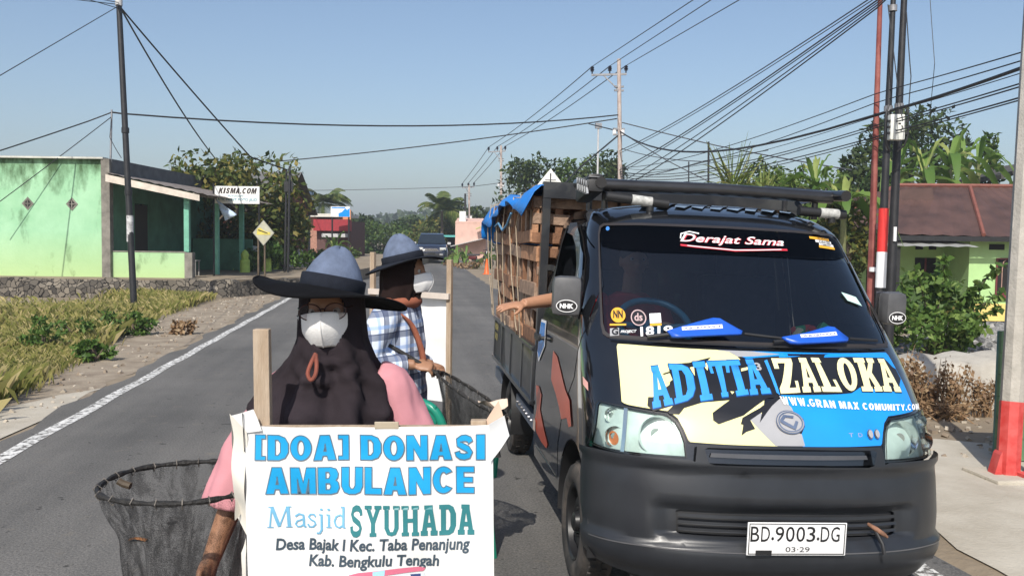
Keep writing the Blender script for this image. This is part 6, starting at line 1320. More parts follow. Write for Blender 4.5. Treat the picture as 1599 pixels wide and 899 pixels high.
def rings(mb, S, n=28, pw=2.3):
    """stack of rounded cross-sections (cx, cy, z, rx, ry), closed at both ends"""
    rows = []
    for cx, cy, z, rx, ry in S:
        rows.append([Vector((cx+rx*math.copysign(abs(math.cos(a))**(2/pw), math.cos(a)), cy+ry*math.copysign(abs(math.sin(a))**(2/pw), math.sin(a)), z)) for a in [2*PI*j/n for j in range(n)]])
    o = len(mb.v); mb.grid(rows, True); k = len(rows); mb.f += [tuple(o+j for j in range(n-1, -1, -1)), tuple(o+(k-1)*n+j for j in range(n))]; mb.mi += [0, 0]
def hand(mb, wrist, d, pn, thumb_side, curl=.35, spread=.12, s=1.):
    """palm, four unequal bent fingers and a thumb; d = pointing direction, pn = palm normal (fingers curl towards it)"""
    w = Vector(wrist); d = Vector(d).normalized(); pn = Vector(pn); pn = (pn-d*pn.dot(d)).normalized(); sd = d.cross(pn)*thumb_side
    rot = Matrix((sd, d, pn)).transposed(); ellip(mb, w+d*.045*s, (.041*s, .055*s, .016*s), rot, 10); ellip(mb, w+d*.075*s, (.040*s, .025*s, .014*s), rot, 10); ellip(mb, w+d*.03*s+sd*.026*s+pn*.006*s, (.018*s, .034*s, .015*s), rot, 8)
    for k, (off, L) in enumerate(((.029, .068), (.010, .076), (-.010, .071), (-.028, .055))):
        a = w+d*.08*s+sd*off*s; dd = (d+sd*off*spread*22).normalized(); pts = [a-d*.02*s, a]; p = a; cd = dd
        for j, q in enumerate((.45, .30, .25)):
            cd = (cd*math.cos(curl*(.8+.3*j))+pn*math.sin(curl*(.8+.3*j))).normalized(); p = p+cd*L*q*s; pts.append(p)
        mb.tube(pts, [.0095*s, .0092*s, .0085*s, .0075*s, .0055*s], 8)
    a = w+d*.018*s+sd*.030*s; td = (d*.62+sd*.7+pn*.25).normalized(); p1 = a+td*.036*s; p2 = p1+(td+d*.5+pn*curl).normalized()*.030*s; p3 = p2+(td*.5+d+pn*curl).normalized()*.02*s; mb.tube([a, p1, p2, p3], [.013*s, .0105*s, .0095*s, .006*s], 8)
def head(mb, c, rot=None, s=1.):
    n = 26; rows = []; c = Vector(c)
    for i in range(n+1):
        th = PI*i/n; row = []
        for j in range(40):
            ph = 2*PI*j/40; x = math.sin(th)*math.cos(ph); y = math.sin(th)*math.sin(ph); z = math.cos(th)
            p = Vector((x*.074, y*.092, z*.112)); fr = max(0, -y)
            if z < -.1: k = (-.1-z)/.9; p.x *= 1-.38*k; p.y *= 1-.22*k if y < 0 else 1-.5*k
            p.y -= .004*fr
            nose = math.exp(-(p.x/.012)**2)*math.exp(-((p.z+.012)/.022)**2)*fr; p.y -= .026*nose
            for e in (-.031, .031): p.y += .010*math.exp(-((p.x-e)/.016)**2-((p.z-.014)/.012)**2)*fr
            p.y -= .006*math.exp(-(p.x/.02)**2-((p.z+.052)/.006)**2)*fr; p.y += .005*math.exp(-(p.x/.02)**2-((p.z+.060)/.003)**2)*fr; p.y -= .006*math.exp(-(p.x/.04)**2-((p.z-.034)/.008)**2)*fr
            row.append(p*s)
        rows.append(row)
    if rot is not None: rows = [[rot @ p for p in q] for q in rows]
    mb.grid([[p+c for p in q] for q in rows], True)
    for e in (-1, 1):
        p = Vector((e*.076, .006, -.004))*s; p = rot @ p if rot is not None else p; ellip(mb, c+p, (.010*s, .02*s, .031*s), rot, 8)
def eyes(t, c, rot, s=1.):
    for e in (-.031, .031):
        q = MB(); p = Vector((e, -.074, .014))*s; ellip(q, Vector(c)+rot.to_3x3() @ p, (.0125*s,)*3, None, 10); eo = q.build('eye', pm('eye_white', (.40, .37, .34), .3, .02), t, True, True)
        q = MB(); p = Vector((e, -.0835, .014))*s; ellip(q, Vector(c)+rot.to_3x3() @ p, (.006*s, .0035*s, .006*s), rot.to_3x3(), 8); q.build('iris', pm('iris_dark', (.015, .01, .008), .15), eo, True, True)
M_denim = pm('hat_denim_blue', (.105, .135, .205), .85, .18, 25, bump=.2, bscale=400); M_band = pm('hat_band_dark', (.014, .017, .026), .9, .2, 30, spec=.2); M_brim = pm('hat_brim_black', (.005, .005, .006), .95, .2, 20, spec=.12)
def hat(t, mt, rb=.212, hc=.155, rc=.098, ell_y=1.15, wave=.02, seed=0, M_top=None):
    """conical crown with band on a wide wavy brim; mt places the brim plane"""
    h = MB(); n = 56; k_ = hc/.155; S = [(rc, 0), (rc*.975, .025), (rc*.88, .058*k_), (rc*.74, .09*k_), (rc*.55, .120*k_), (rc*.36, .142*k_), (rc*.17, .153*k_), (.002, hc)]; rows = []
    for r_, z in S: rows.append([mt @ Vector((r_*math.cos(a), r_*ell_y*math.sin(a), z+.004*math.sin(3*a+seed)*(z > .05))) for a in [2*PI*j/n for j in range(n)]])
    h.grid(rows, True); ho = h.build('hat', M_denim, t, True, True, 60)
    b_ = MB(); b_.grid([[mt @ Vector(((r_)*math.cos(a), r_*ell_y*math.sin(a), z)) for a in [2*PI*j/n for j in range(n)]] for r_, z in ((rc+.001, .0), (rc+.003, .004), (rc*.995+.003, .034), (rc*.985+.001, .038))], True); b_.build('hat_band', M_band, ho, True, True)
    for name, mt_, dz in (('brim', M_top or M_brim, .003), ('brim_underside', M_brim, -.003)):
        q = MB(); rows = []
        for i in range(9):
            r_ = rc*.97+(rb-rc*.97)*i/8; rows.append([mt @ Vector((r_*math.cos(a), r_*(ell_y-(ell_y-1.0)*i/8)*math.sin(a), dz*(1-i/8*.6)-.018*(i/8)**1.5+wave*(i/8)**2*(math.sin(2*a+seed)+.4*math.sin(3*a+seed*2))+.002*math.sin(17*a)*(i/8)**2)) for a in [2*PI*j/n for j in range(n)]])
        q.grid(rows, True); q.build(name, mt_, ho, True, True, 180)
    q = MB(); q.tube([mt @ Vector((rb*math.cos(a), rb*math.sin(a), -.018+wave*(math.sin(2*a+seed)+.4*math.sin(3*a+seed*2)))) for a in [2*PI*j/80 for j in range(80)]], .004, 6, True); q.build('brim_edge', M_brim, ho, True, True); return ho
def mask(t, c, rot, s=1., ridge=True):
    """folded white face mask with a centre ridge and ear loops"""
    c = Vector(c); r3 = rot.to_3x3(); rows = []
    for i in range(17):
        v = i/16; z = .012-.084*v; row = []
        for j in range(25):
            u = -1+2*j/24; w = .076*(1-.30*max(0, v-.55)/.45*abs(u)); x = u*w; zz = z+.008*(1-u*u)*(1-v)-.012*u*u*v+.014*u*u*(1-v)*-1
            y = -.108-.024*math.sin(PI*min(1, .12+.8*v))*(1-abs(u)**1.5)-.008*math.exp(-(u/.12)**2); y += .075*abs(u)**2.2+.012*(v-.4)*(v > .4)
            row.append(c+r3 @ (Vector((x, y, zz))*s))
        rows.append(row)
    q = MB(); q.grid(rows); o = q.build('face_mask', pm('mask_white', (.80, .79, .77), .8, .03, 20, bump=.15, bscale=200), t, True, True, 180)
    so = o.modifiers.new('thick', 'SOLIDIFY'); so.thickness = .003
    q = MB(); q.tube([(rows[i][12]+rows[i][12]-c)*.5+(rows[i][12]-c)*.0+c*.5+r3 @ Vector((0, -.0025, 0)) for i in range(17)], .0012, 5); q.build('mask_seam', pm('mask_white', (0, 0, 0)), o, True)
    for e in (-1, 1):
        for v in (1, 14):
            q = MB(); a = rows[v][24 if e > 0 else 0]; b = c+r3 @ (Vector((e*.080, .008, -.002 if v == 1 else -.02))*s); q.tube([a, (a+b)/2+r3 @ Vector((e*.006, 0, 0)), b], .0016, 5); q.build('mask_loop', pm('mask_white', (0, 0, 0)), o, True)
    return o
def hijab(t, name, mat, S, face_z, face_w, front_open=True, fold=.006, drape=0., seed=0., nf=96, xf=None, tail=None):
    """head cloth: stacked rings; each (z, cx, cy, rx, ry, fold amount); the face opening is left out of the front"""
    zs = [q[0] for q in S][::-1]; rows = []; fs = []; nz_ = 60; V = []
    for i in range(nz_+1):
        z = S[0][0]+(S[-1][0]-S[0][0])*(i/nz_)**1.05; pr = [float(np.interp(z, zs, [q[k] for q in S][::-1])) for k in range(1, 6)]
        for j in range(nf):
            a = 2*PI*j/nf; cx, cy, rx, ry, fa = pr
            fo = 1.5*fa*(math.sin(9*a+seed+3*z)+.6*math.sin(15*a+2*seed-9*z+2*math.sin(3*a))+.7*_noise.noise(Vector((math.cos(a)*3, math.sin(a)*3+seed, z*7))))
            dd_ = (a-1.5*PI+PI) % (2*PI)-PI; nq = _noise.noise(Vector((dd_*1.3+seed, z*5, 2.))); fo += drape*sstep(.93, 1.02, z)*sstep(1.34, 1.27, z)*math.exp(-(dd_/1.5)**2)*(1-2.2*abs(math.sin((z+.12*dd_+.05*nq)*PI/.088)))*(.6+.9*abs(nq)); fo += .7*drape*sstep(1.21, 1.25, z)*sstep(1.35, 1.31, z)*math.exp(-(dd_/.9)**2)*math.cos((z-.06*dd_*dd_)*2*PI/.045)
            p = Vector((cx+(rx+fo)*math.cos(a), cy+(ry+fo)*math.sin(a), z)); V.append(p)
    for i in range(nz_):
        for j in range(nf):
            a = 2*PI*(j+.5)/nf; z = (V[i*nf+j].z+V[(i+1)*nf+j].z)/2; d = (a-1.5*PI+PI) % (2*PI)-PI
            if ((z-face_z[0])/face_z[1])**2+(d/face_w)**2 < 1: continue
            fs.append((i*nf+j, i*nf+(j+1) % nf, (i+1)*nf+(j+1) % nf, (i+1)*nf+j))
    q = MB(); q.add(V, fs); o = q.build(name, mat, t, True, True, 180, xf); so = o.modifiers.new('thick', 'SOLIDIFY'); so.thickness = .004; return o
def person_base(label, mt): return thing('person', label, 'person', mat=mt)

# --- the woman behind the donation board (local: faces -y)
W1 = Matrix.Translation((at(523, 600, 2.55).x, at(523, 600, 2.55).y, 0)) @ Matrix.Rotation(HR+R(2), 4, 'Z')
w1 = person_base('woman in pink with black headscarf and wide black brimmed hat behind the lettered board', W1)
b_ = MB(); hc = Vector((-.012, -.02, 1.437)); hrot = Matrix.Rotation(R(-3), 4, 'Y') @ Matrix.Rotation(R(4), 4, 'X')
head(b_, hc, hrot.to_3x3()); limb(b_, [(0, .01, 1.22), (0, .005, 1.30), (0, -.005, 1.37)], [.062, .05, .052])
rings(b_, [(0, 0, .76, .14, .10), (0, 0, .84, .155, .11), (0, 0, .95, .135, .10), (0, 0, 1.08, .145, .105), (0, .005, 1.18, .165, .10), (0, .01, 1.25, .13, .075), (0, .01, 1.28, .07, .06)])
for e in (-1, 1): limb(b_, [(e*.08, 0, .80), (e*.085, -.005, .45), (e*.085, .02, .09)], [.085, .055, .037]); limb(b_, [(e*.085, .035, .045), (e*.09, -.06, .035), (e*.095, -.14, .025)], [.036, .034, .022])
limb(b_, [(-.12, .01, 1.225), (-.155, .03, 1.18), (-.258, .03, .98), (-.335, -.03, .75), (-.350, -.050, .70)], [.048, .046, .040, .027, .022]); hand(b_, (-.338, -.033, .745), (-.20, -.22, -.9), (.85, -.3, -.1), 1, .5)
limb(b_, [(.13, .01, 1.23), (.165, .02, 1.18), (.23, .03, .98), (.11, -.19, .955)], [.05, .048, .040, .027]); hand(b_, (.112, -.188, .955), (-.75, -.62, .1), (-.3, .3, -.9), -1, .95)
body1 = meshobj('body', fuse(b_, .0048, 8), M_skin, w1); eyes(w1, hc, hrot)
M_pink = pm('dress_pink', (.56, .245, .275), .85, .10, 5, bump=.12, bscale=300)
b_ = MB(); rings(b_, [(0, 0, .70, .19, .15), (0, 0, .85, .20, .15), (0, 0, 1.0, .175, .135), (0, .0, 1.12, .165, .125), (0, .01, 1.2, .15, .105), (0, .012, 1.255, .13, .09), (0, .012, 1.30, .09, .075)])
limb(b_, [(-.10, .02, 1.225), (-.16, .03, 1.185), (-.262, .03, 1.0), (-.305, .012, .875)], [.06, .064, .074, .080]); limb(b_, [(.11, .01, 1.235), (.172, .015, 1.19), (.235, .03, .98), (.135, -.15, .95)], [.064, .072, .082, .06])
meshobj('dress', fuse(b_, .0075, 5), M_pink, w1, None, folds(14, 14, 5, .011))
sk = MB(); rows = []
for i in range(14):
    z = .78-.70*i/13; rows.append([Vector(((.185+.045*i/13+.012*math.sin(9*a+i*.2))*math.cos(a), (.145+.05*i/13+.012*math.sin(9*a+i*.2))*math.sin(a), z)) for a in [2*PI*j/60 for j in range(60)]])
sk.grid(rows, True); sk.build('skirt', M_pink, w1, True, True, 180)
for e in (-1, 1):
    q = MB(); ellip(q, (e*.095, -.07, .03), (.045, .12, .035)); q.build('shoe', M_dark, w1, True, True)
M_hij = pm('headscarf_black', (.027, .021, .025), .95, .25, 8, spec=.15, bump=.15, bscale=300)
S1 = [(1.562, 0, -.0, .012, .012, 0), (1.555, 0, 0, .05, .055, 0), (1.53, -.005, 0, .082, .095, .001), (1.48, -.008, -.005, .090, .110, .001), (1.42, -.008, -.01, .093, .112, .002), (1.36, -.005, -.012, .096, .110, .003), (1.31, -.005, -.01, .116, .112, .004), (1.265, -.012, -.005, .148, .122, .006), (1.225, -.022, -.0, .178, .138, .008), (1.17, -.028, -.01, .196, .178, .009), (1.08, -.034, -.015, .192, .204, .010), (.98, -.03, -.02, .184, .208, .012), (.90, -.03, -.02, .170, .178, .016)]
hijab(w1, 'headscarf', M_hij, S1, (1.437, .086), .60, drape=.0095, seed=1.3)
q = MB(); q.tube(crv([(-.026, -.150, 1.338), (-.036, -.168, 1.312), (-.042, -.176, 1.288), (-.033, -.182, 1.272), (-.022, -.180, 1.284), (-.020, -.170, 1.308), (-.026, -.150, 1.336)]), .0055, 8); q.build('ribbon_loop', pm('ribbon_brown', (.20, .055, .035), .8, .2, 20), w1, True, True)
mask(w1, hc, hrot, 1.06)
gl = MB()
for e in (-.034, .034):
    P = [hc+hrot.to_3x3() @ Vector((e+.029*math.cos(a), -.104-.002*math.cos(a)*np.sign(e)+.10*abs(e+.029*math.cos(a))**1.6, .018+.022*math.sin(a))) for a in [2*PI*j/28 for j in range(28)]]; gl.tube(P, .0017, 6, True)
gl.tube([hc+hrot.to_3x3() @ Vector(p) for p in ((-.008, -.106, .024), (0, -.108, .027), (.008, -.106, .024))], .0017, 6)
for e in (-1, 1): gl.tube([hc+hrot.to_3x3() @ Vector(p) for p in ((e*.063, -.098, .024), (e*.074, -.06, .024), (e*.08, .0, .018))], .0017, 6)
go = gl.build('glasses', pm('glasses_brown', (.05, .02, .018), .25), w1, True, True)
lens_ = MB()
for e in (-.034, .034): lens_.add([hc+hrot.to_3x3() @ Vector((e+.028*math.cos(a), -.104+.10*abs(e+.028*math.cos(a))**1.6, .018+.021*math.sin(a))) for a in [2*PI*j/28 for j in range(28)]], [tuple(range(28))])
lens_.build('lens', glassmat('spectacle_glass', (.8, .75, .75), .03), go, True)
hat(w1, Matrix.Translation((-.006, -.012, 1.500)) @ Matrix.Rotation(R(9.5), 4, 'Y') @ Matrix.Rotation(R(-6), 4, 'X'), .213, .122, .088, 1.14, .016, 2.4)

# --- the second woman, side on, holding a net out towards the truck
W2 = Matrix.Translation((at(625, 560, 4.72).x, at(625, 560, 4.72).y, 0)) @ Matrix.Rotation(HR+R(78), 4, 'Z')
w2 = person_base('woman in a blue and white checked shirt and wide hat holding out a net', W2)
b_ = MB(); hc2 = Vector((0, -.035, 1.462)); hr2 = Matrix.Rotation(R(0), 4, 'X')
head(b_, hc2, hr2.to_3x3()); limb(b_, [(0, .01, 1.24), (0, .0, 1.32), (0, -.015, 1.39)], [.062, .05, .052])
rings(b_, [(0, 0, .78, .14, .10), (0, 0, .86, .155, .11), (0, 0, .97, .135, .10), (0, 0, 1.10, .145, .105), (0, .005, 1.2, .165, .10), (0, .01, 1.27, .13, .075), (0, .01, 1.30, .07, .06)])
for e in (-1, 1): limb(b_, [(e*.08, 0, .82), (e*.085, -.005, .46), (e*.085, .02, .09)], [.085, .055, .037]); limb(b_, [(e*.085, .035, .045), (e*.09, -.06, .035), (e*.095, -.14, .025)], [.036, .034, .022])
limb(b_, [(-.15, .01, 1.255), (-.185, .02, 1.22), (-.225, .075, 1.03), (-.16, -.135, 1.01)], [.052, .05, .040, .027]); hand(b_, (-.16, -.135, 1.01), (.12, -1, -.12), (.5, -.2, -.8), 1, 1.05, .05, .95)
limb(b_, [(.15, .01, 1.255), (.185, .02, 1.22), (.22, .05, 1.0), (.06, -.15, .98)], [.052, .05, .040, .027]); hand(b_, (.06, -.15, .98), (-.6, -.7, 0), (-.3, .1, -.9), -1, 1.0)
meshobj('body', fuse(b_, .0048, 5), M_skin, w2); eyes(w2, hc2, hr2)
m = bpy.data.materials.new('shirt_check'); m.use_nodes = True; nt = m.node_tree; b = nt.nodes['Principled BSDF']; b.inputs['Roughness'].default_value = .85; tc = _n(nt, 'ShaderNodeTexCoord'); sep = _n(nt, 'ShaderNodeSeparateXYZ'); nt.links.new(tc.outputs['Object'], sep.inputs[0])
def mth(op, a, b_=None, c_=None):
    x = _n(nt, 'ShaderNodeMath', operation=op)
    for i, q in enumerate((a, b_, c_)):
        if q is None: continue
        if isinstance(q, (int, float)): x.inputs[i].default_value = q
        else: nt.links.new(q, x.inputs[i])
    return x.outputs[0]
uu = mth('SUBTRACT', sep.outputs[1], sep.outputs[0]); zz_ = mth('MULTIPLY_ADD', sep.outputs[1], .12, sep.outputs[2])
def stripe(src, per, wid, ph): return mth('LESS_THAN', mth('FRACT', mth('MULTIPLY_ADD', src, 1/per, ph)), wid)
def rgbn(c): x = _n(nt, 'ShaderNodeRGB'); x.outputs[0].default_value = (*c, 1); return x.outputs[0]
col = rgbn((.62, .68, .78))
for src in (uu, zz_):
    for per, wid, ph, c, f in ((.115, .30, .1, (.035, .05, .11), .72), (.115, .16, .62, (.16, .30, .60), .55), (.115, .06, .86, (.03, .04, .09), .6)):
        s_ = stripe(src, per, wid, ph); col = mix(mth('MULTIPLY', s_, f), col, rgbn(c))
nt.links.new(col, b.inputs['Base Color']); M_plaid = m
b_ = MB(); rings(b_, [(0, 0, .72, .185, .135), (0, 0, .85, .185, .135), (0, 0, 1.0, .165, .125), (0, .0, 1.12, .175, .125), (0, .01, 1.22, .18, .115), (0, .012, 1.28, .15, .095), (0, .012, 1.325, .085, .07)])
limb(b_, [(-.13, .01, 1.255), (-.19, .02, 1.22), (-.23, .08, 1.03), (-.17, -.10, 1.012)], [.078, .078, .070, .048]); limb(b_, [(.13, .01, 1.255), (.19, .02, 1.22), (.225, .05, 1.0), (.09, -.12, .98)], [.078, .078, .070, .05])
meshobj('shirt', fuse(b_, .0075, 5), M_plaid, w2, None, folds(14, 14, 6, .009))
M_trou = pm('trousers_navy', (.03, .04, .07), .85, .2, 10); q = MB()
for e in (-1, 1): limb(q, [(e*.085, 0, .84), (e*.09, -.0, .46), (e*.09, .02, .08)], [.10, .085, .075])
meshobj('trousers', fuse(q, .009, 4), M_trou, w2)
for e in (-1, 1):
    q = MB(); ellip(q, (e*.095, -.07, .03), (.045, .12, .035)); q.build('shoe', M_dark, w2, True, True)
M_hij2 = pm('headscarf_dark_brown', (.016, .009, .008), .95, .25, 8, spec=.15, bump=.1, bscale=200)
S2 = [(1.585, 0, -.01, .012, .012, 0), (1.575, 0, -.01, .05, .055, 0), (1.55, 0, -.015, .082, .095, .001), (1.50, 0, -.012, .096, .112, .001), (1.44, 0, -.01, .102, .116, .002), (1.38, 0, -.008, .102, .112, .003), (1.345, 0, -.0, .106, .106, .004), (1.325, 0, .0, .108, .106, .004)]
hijab(w2, 'headscarf', M_hij2, S2, (1.455, .100), .75, seed=.4); mask(w2, hc2+Vector((0, .010, -.012)), hr2, 1.10)
q = MB()
for dx, pts in ((0, [(-.10, .10, 1.31), (-.155, .01, 1.29), (-.13, -.085, 1.22), (-.10, -.135, 1.08), (-.10, -.15, .97)]), (.02, [(-.13, .10, 1.29), (-.17, .10, 1.16), (-.15, .135, 1.0)])):
    P = crv(pts, 5); rows = [[p+Vector((.0, .0, .0))+Vector((-.012, 0, 0)), p+Vector((-.02, -.018, .0)), p+Vector((-.012, -.036, -.004))] for p in P]; q.grid(rows)
so = q.build('scarf_tail', pm('scarf_rust_brown', (.27, .085, .045), .85, .2, 12), w2, True, True, 180); sm = so.modifiers.new('thick', 'SOLIDIFY'); sm.thickness = .006
q = MB(); ellip(q, (0, -.004, 1.318), (.118, .112, .050)); q.build('collar_scarf', pm('scarf_rust_brown', (0, 0, 0)), w2, True, True)
hat(w2, Matrix.Translation((0, -.015, 1.527)) @ Matrix.Rotation(R(-13), 4, 'X') @ Matrix.Rotation(R(-3), 4, 'Y'), .205, .142, .096, 1.14, .014, .9, M_band)

# --- the driver, arm stretched out of the window
dm_ = person_base('truck driver in a red shirt stretching his bare arm out of the cab window', TM)
b_ = MB(); hc3 = Vector((-.37, 1.46, 1.52)); head(b_, hc3); limb(b_, [(-.37, 1.5, 1.28), (-.37, 1.48, 1.38), (-.37, 1.47, 1.45)], [.065, .055, .055])
rings(b_, [(-.37, 1.53, .92, .17, .12), (-.37, 1.53, 1.05, .16, .11), (-.37, 1.52, 1.2, .18, .11), (-.37, 1.51, 1.29, .15, .08), (-.37, 1.5, 1.33, .07, .06)])
limb(b_, [(-.53, 1.5, 1.265), (-.60, 1.48, 1.26), (-.80, 1.335, 1.295), (-1.03, 1.20, 1.272)], [.055, .052, .043, .028]); hand(b_, (-1.03, 1.20, 1.272), (-.9, -.22, -.14), (.05, .25, -1), 1, .12, .2, 1.02)
limb(b_, [(-.21, 1.5, 1.265), (-.17, 1.45, 1.1), (-.25, 1.2, 1.17)], [.055, .045, .03]); hand(b_, (-.25, 1.2, 1.17), (-.1, -.9, .3), (-.2, -.2, -.9), -1, .9)
for e in (-.46, -.28): limb(b_, [(e, 1.5, .95), (e, 1.12, .98), (e, .98, .58)], [.09, .065, .045])
meshobj('body', fuse(b_, .0048, 5), M_skin2, dm_); eyes(dm_, hc3, Matrix.Identity(4))
b_ = MB(); rings(b_, [(-.37, 1.53, .9, .19, .14), (-.37, 1.53, 1.05, .18, .13), (-.37, 1.52, 1.2, .195, .125), (-.37, 1.51, 1.29, .17, .095), (-.37, 1.5, 1.345, .08, .07)]); limb(b_, [(-.52, 1.5, 1.265), (-.61, 1.475, 1.262), (-.70, 1.41, 1.275)], [.075, .07, .066]); limb(b_, [(-.22, 1.5, 1.265), (-.17, 1.46, 1.14)], [.075, .066])
meshobj('shirt', fuse(b_, .008, 4), pm('shirt_red', (.42, .02, .025), .85, .15, 8), dm_); q = MB(); ellip(q, hc3+Vector((0, .012, .035)), (.080, .098, .088)); q.build('hair', pm('hair_black', (.012, .010, .009), .6), dm_, True, True)
# ------------------------------------------------------------------ donation board, second board, nets, chair, far vehicles
SG = at(577, 760, 2.25); sgn_t = thing('donation_board', 'white board with blue and green lettering in front of the woman in pink', 'sign board', mat=Matrix.Translation((SG.x, SG.y, 0)) @ Matrix.Rotation(HR, 4, 'Z') @ Matrix.Translation((0, 0, 1.18)) @ Matrix.Rotation(R(-.75), 4, 'Y') @ Matrix.Translation((0, 0, -1.18)))
KS = FPX/2.25
def sx_(u): return (u-577)/KS
def szv(v): return 1.180-(v-661.5)/KS
def bwave(x, z): return .006*math.sin(7*x+2)*math.sin(5*z)+.0035*math.sin(19*x-9*z)+.0022*math.sin(31*x+14*z)+.0015*math.sin(47*z+9*x)
def bf(off): return lambda x, z: Vector((x, -.012-off+bwave(x, z), z))
M_wood2 = pm('weathered_timber', (.34, .25, .17), .85, .2, 8, bump=.3, bscale=40, col2=(.44, .35, .26), stretch=(6, 6, .7)); M_ban = pm('banner_white', (.70, .69, .66), .33, .03, 5, col2=(.77, .775, .77), lo=.25, hi=.55)
MB().box((0, .006, .78), (.60, .012, .80)).build('panel', M_wood2, sgn_t, True)
o = decal('banner', fill2d([[(-.312, .37), (.312, .37), (.311, .8), (.308, 1.183), (0, 1.179), (-.309, 1.181), (-.306, .8)]]), bf(0), M_ban, sgn_t, .012); face_front(o, Vector((0, -1, 0)))
pw = MB(); pw.box((-.272, .026, .70), (.040, .028, 1.44), None, .003); pw.build('post', M_wood2, sgn_t, True)
pw = MB(); pw.box((.272, .026, .60), (.040, .028, 1.18), None, .003); pw.build('post', M_wood2, sgn_t, True)
MB().box((0, .026, 1.14), (.50, .026, .035)).box((0, .026, .42), (.50, .026, .035)).build('crossbar', M_wood2, sgn_t, True)
M_cy = pm('letter_cyan', (.012, .33, .66), .35, .06, 20); M_cyo = pm('letter_grey_edge', (.10, .16, .22), .5); M_teal = pm('letter_teal', (.035, .20, .22), .4, .06, 10); M_pale = pm('letter_pale_blue', (.16, .42, .62), .4); M_slate = pm('letter_slate', (.05, .075, .10), .5)
def stext(s, u0, v0, u1, v1, mt, bold=0, shear=0, off=.002, grow=0, m2=None):
    o = decal('lettering', fit2d(m2 or text2d(s, bold, shear), sx_(u0)-grow, szv(v1)-grow, sx_(u1)+grow, szv(v0)+grow), bf(off), mt, sgn_t, .012); return face_front(o, Vector((0, -1, 0)))
for s, u0, v0, u1, v1 in (('[DOA] DONASI', 401, 674, 757, 713), ('AMBULANCE', 417, 724, 740, 766)):
    W_ = {'[DOA] DONASI': [.5, 1, 1, 1.05, .5, .35, 1, 1, 1, 1.05, .95, .42], 'AMBULANCE': [1.08, 1.2, 1, 1, .8, 1.08, 1.02, 1, .85]}[s]
    fm, em = glyphs(s, HEAVY, W_, .10, (sx_(u0), szv(v1), sx_(u1), szv(v0)), .0022)
    face_front(decal('lettering', fm, bf(.002), M_cy, sgn_t, .012), Vector((0, -1, 0))); face_front(decal('lettering_edge', em, bf(.0026), M_cyo, sgn_t, .012), Vector((0, -1, 0)))
# light serif word: thin strokes with small serifs
def serif_word():
    w = .055; T = .16; G = []
    def st(*p, wd=w): return stroke(list(p), wd)
    M_ = [st((.05, 0), (.13, 1), wd=.06), st((.13, 1), (.42, .05), wd=.13), st((.42, .05), (.72, 1), wd=.06), st((.74, 1), (.80, 0), wd=.13), st((-.05, .02), (.2, .02), wd=.04), st((.66, .02), (.92, .02), wd=.04), st((0, .98), (.2, .98), wd=.04), st((.66, .98), (.88, .98), wd=.04)]
    a_ = [stroke([(.05, .52), (.2, .64), (.36, .58), (.38, .4), (.38, .08), (.46, 0)], .09), stroke([(.38, .4), (.12, .3), (.06, .16), (.14, .03), (.26, .04), (.38, .14)], .07)]
    s_ = [stroke([(.34, .5), (.28, .62), (.14, .62), (.07, .5), (.16, .37), (.3, .28), (.34, .15), (.24, .02), (.1, .02), (.04, .16)], .075)]
    j_ = [stroke([(.04, .6), (.14, .62), (.14, -.12), (.06, -.28), (-.06, -.28)], .09), ell(.13, .86, .06, .055, 10)]
    i_ = [stroke([(.03, .6), (.13, .62), (.13, .02)], .09), stroke([(.02, .02), (.25, .02)], .04), ell(.12, .86, .06, .055, 10)]
    d_ = [stroke([(.30, .97), (.40, 1.0), (.40, .04), (.48, .02)], .09), stroke([(.40, .5), (.28, .62), (.12, .54), (.05, .32), (.11, .1), (.24, .02), (.40, .14)], .075)]
    x = 0; k = 0
    for gl_, adv in ((M_, .98), (a_, .50), (s_, .44), (j_, .30), (i_, .30), (d_, .5)):
        for P in gl_: v, t = fill2d([P]); G.append((v+np.array([x, 0]), t, k)); k += 1
        x += adv
    return G
G = serif_word(); allv = np.vstack([g[0] for g in G]); lo, hi = allv.min(0), allv.max(0)
for pas, mt, gr_ in ((0, M_pale, 0.),):
    vs, ts, o_, offs = [], [], 0, []
    for v, t, k in G:
        q = (v-lo)/(hi-lo)*np.array([sx_(541)-sx_(419), szv(785)-szv(829)])+np.array([sx_(419), szv(829)]); vs.append(q); ts.append(t+o_); o_ += len(v); offs += [.002+.00006*k]*len(v)
    lay = {tuple(np.round(p, 7)): h for p, h in zip(np.vstack(vs), offs)}
    for k, (v, t, _k) in enumerate(G): face_front(decal('lettering', (vs[k], t), bf(.002+.00006*k), mt, sgn_t, .012), Vector((0, -1, 0)))
stext('', 548, 783, 740, 833, M_teal, m2=slab2d('SYUHADA', [.48, .62, .62, .64, .62, .62, .62], .06))
stext('Desa Bajak I Kec. Taba Penanjung', 431, 836, 733, 861, M_slate, .026, .12); stext('Kab. Bengkulu Tengah', 482, 862, 685, 886, M_slate, .026, .12)
for P, mt, of in (([(545, 893), (560, 889), (655, 882), (664, 884), (660, 889), (560, 899), (545, 897)], pm('print_pink', (.62, .16, .24), .4), .002), ([(582, 888), (601, 886), (600, 895), (582, 896)], pm('print_sky', (.35, .6, .75), .4), .0028), ([(548, 899), (662, 891), (668, 930), (660, 945), (540, 945), (536, 925)], pm('print_white', (.62, .66, .70), .4), .0024), ([(640, 894), (656, 893), (656, 905), (642, 905)], pm('print_navy', (.05, .07, .2), .4), .003), ([(540, 930), (664, 928), (662, 938), (540, 940)], pm('print_pink', (0, 0, 0)), .0028)):
    face_front(decal('ambulance_picture', fill2d([[(sx_(u), szv(v)) for u, v in P]]), bf(of), mt, sgn_t, .012), Vector((0, -1, 0)))
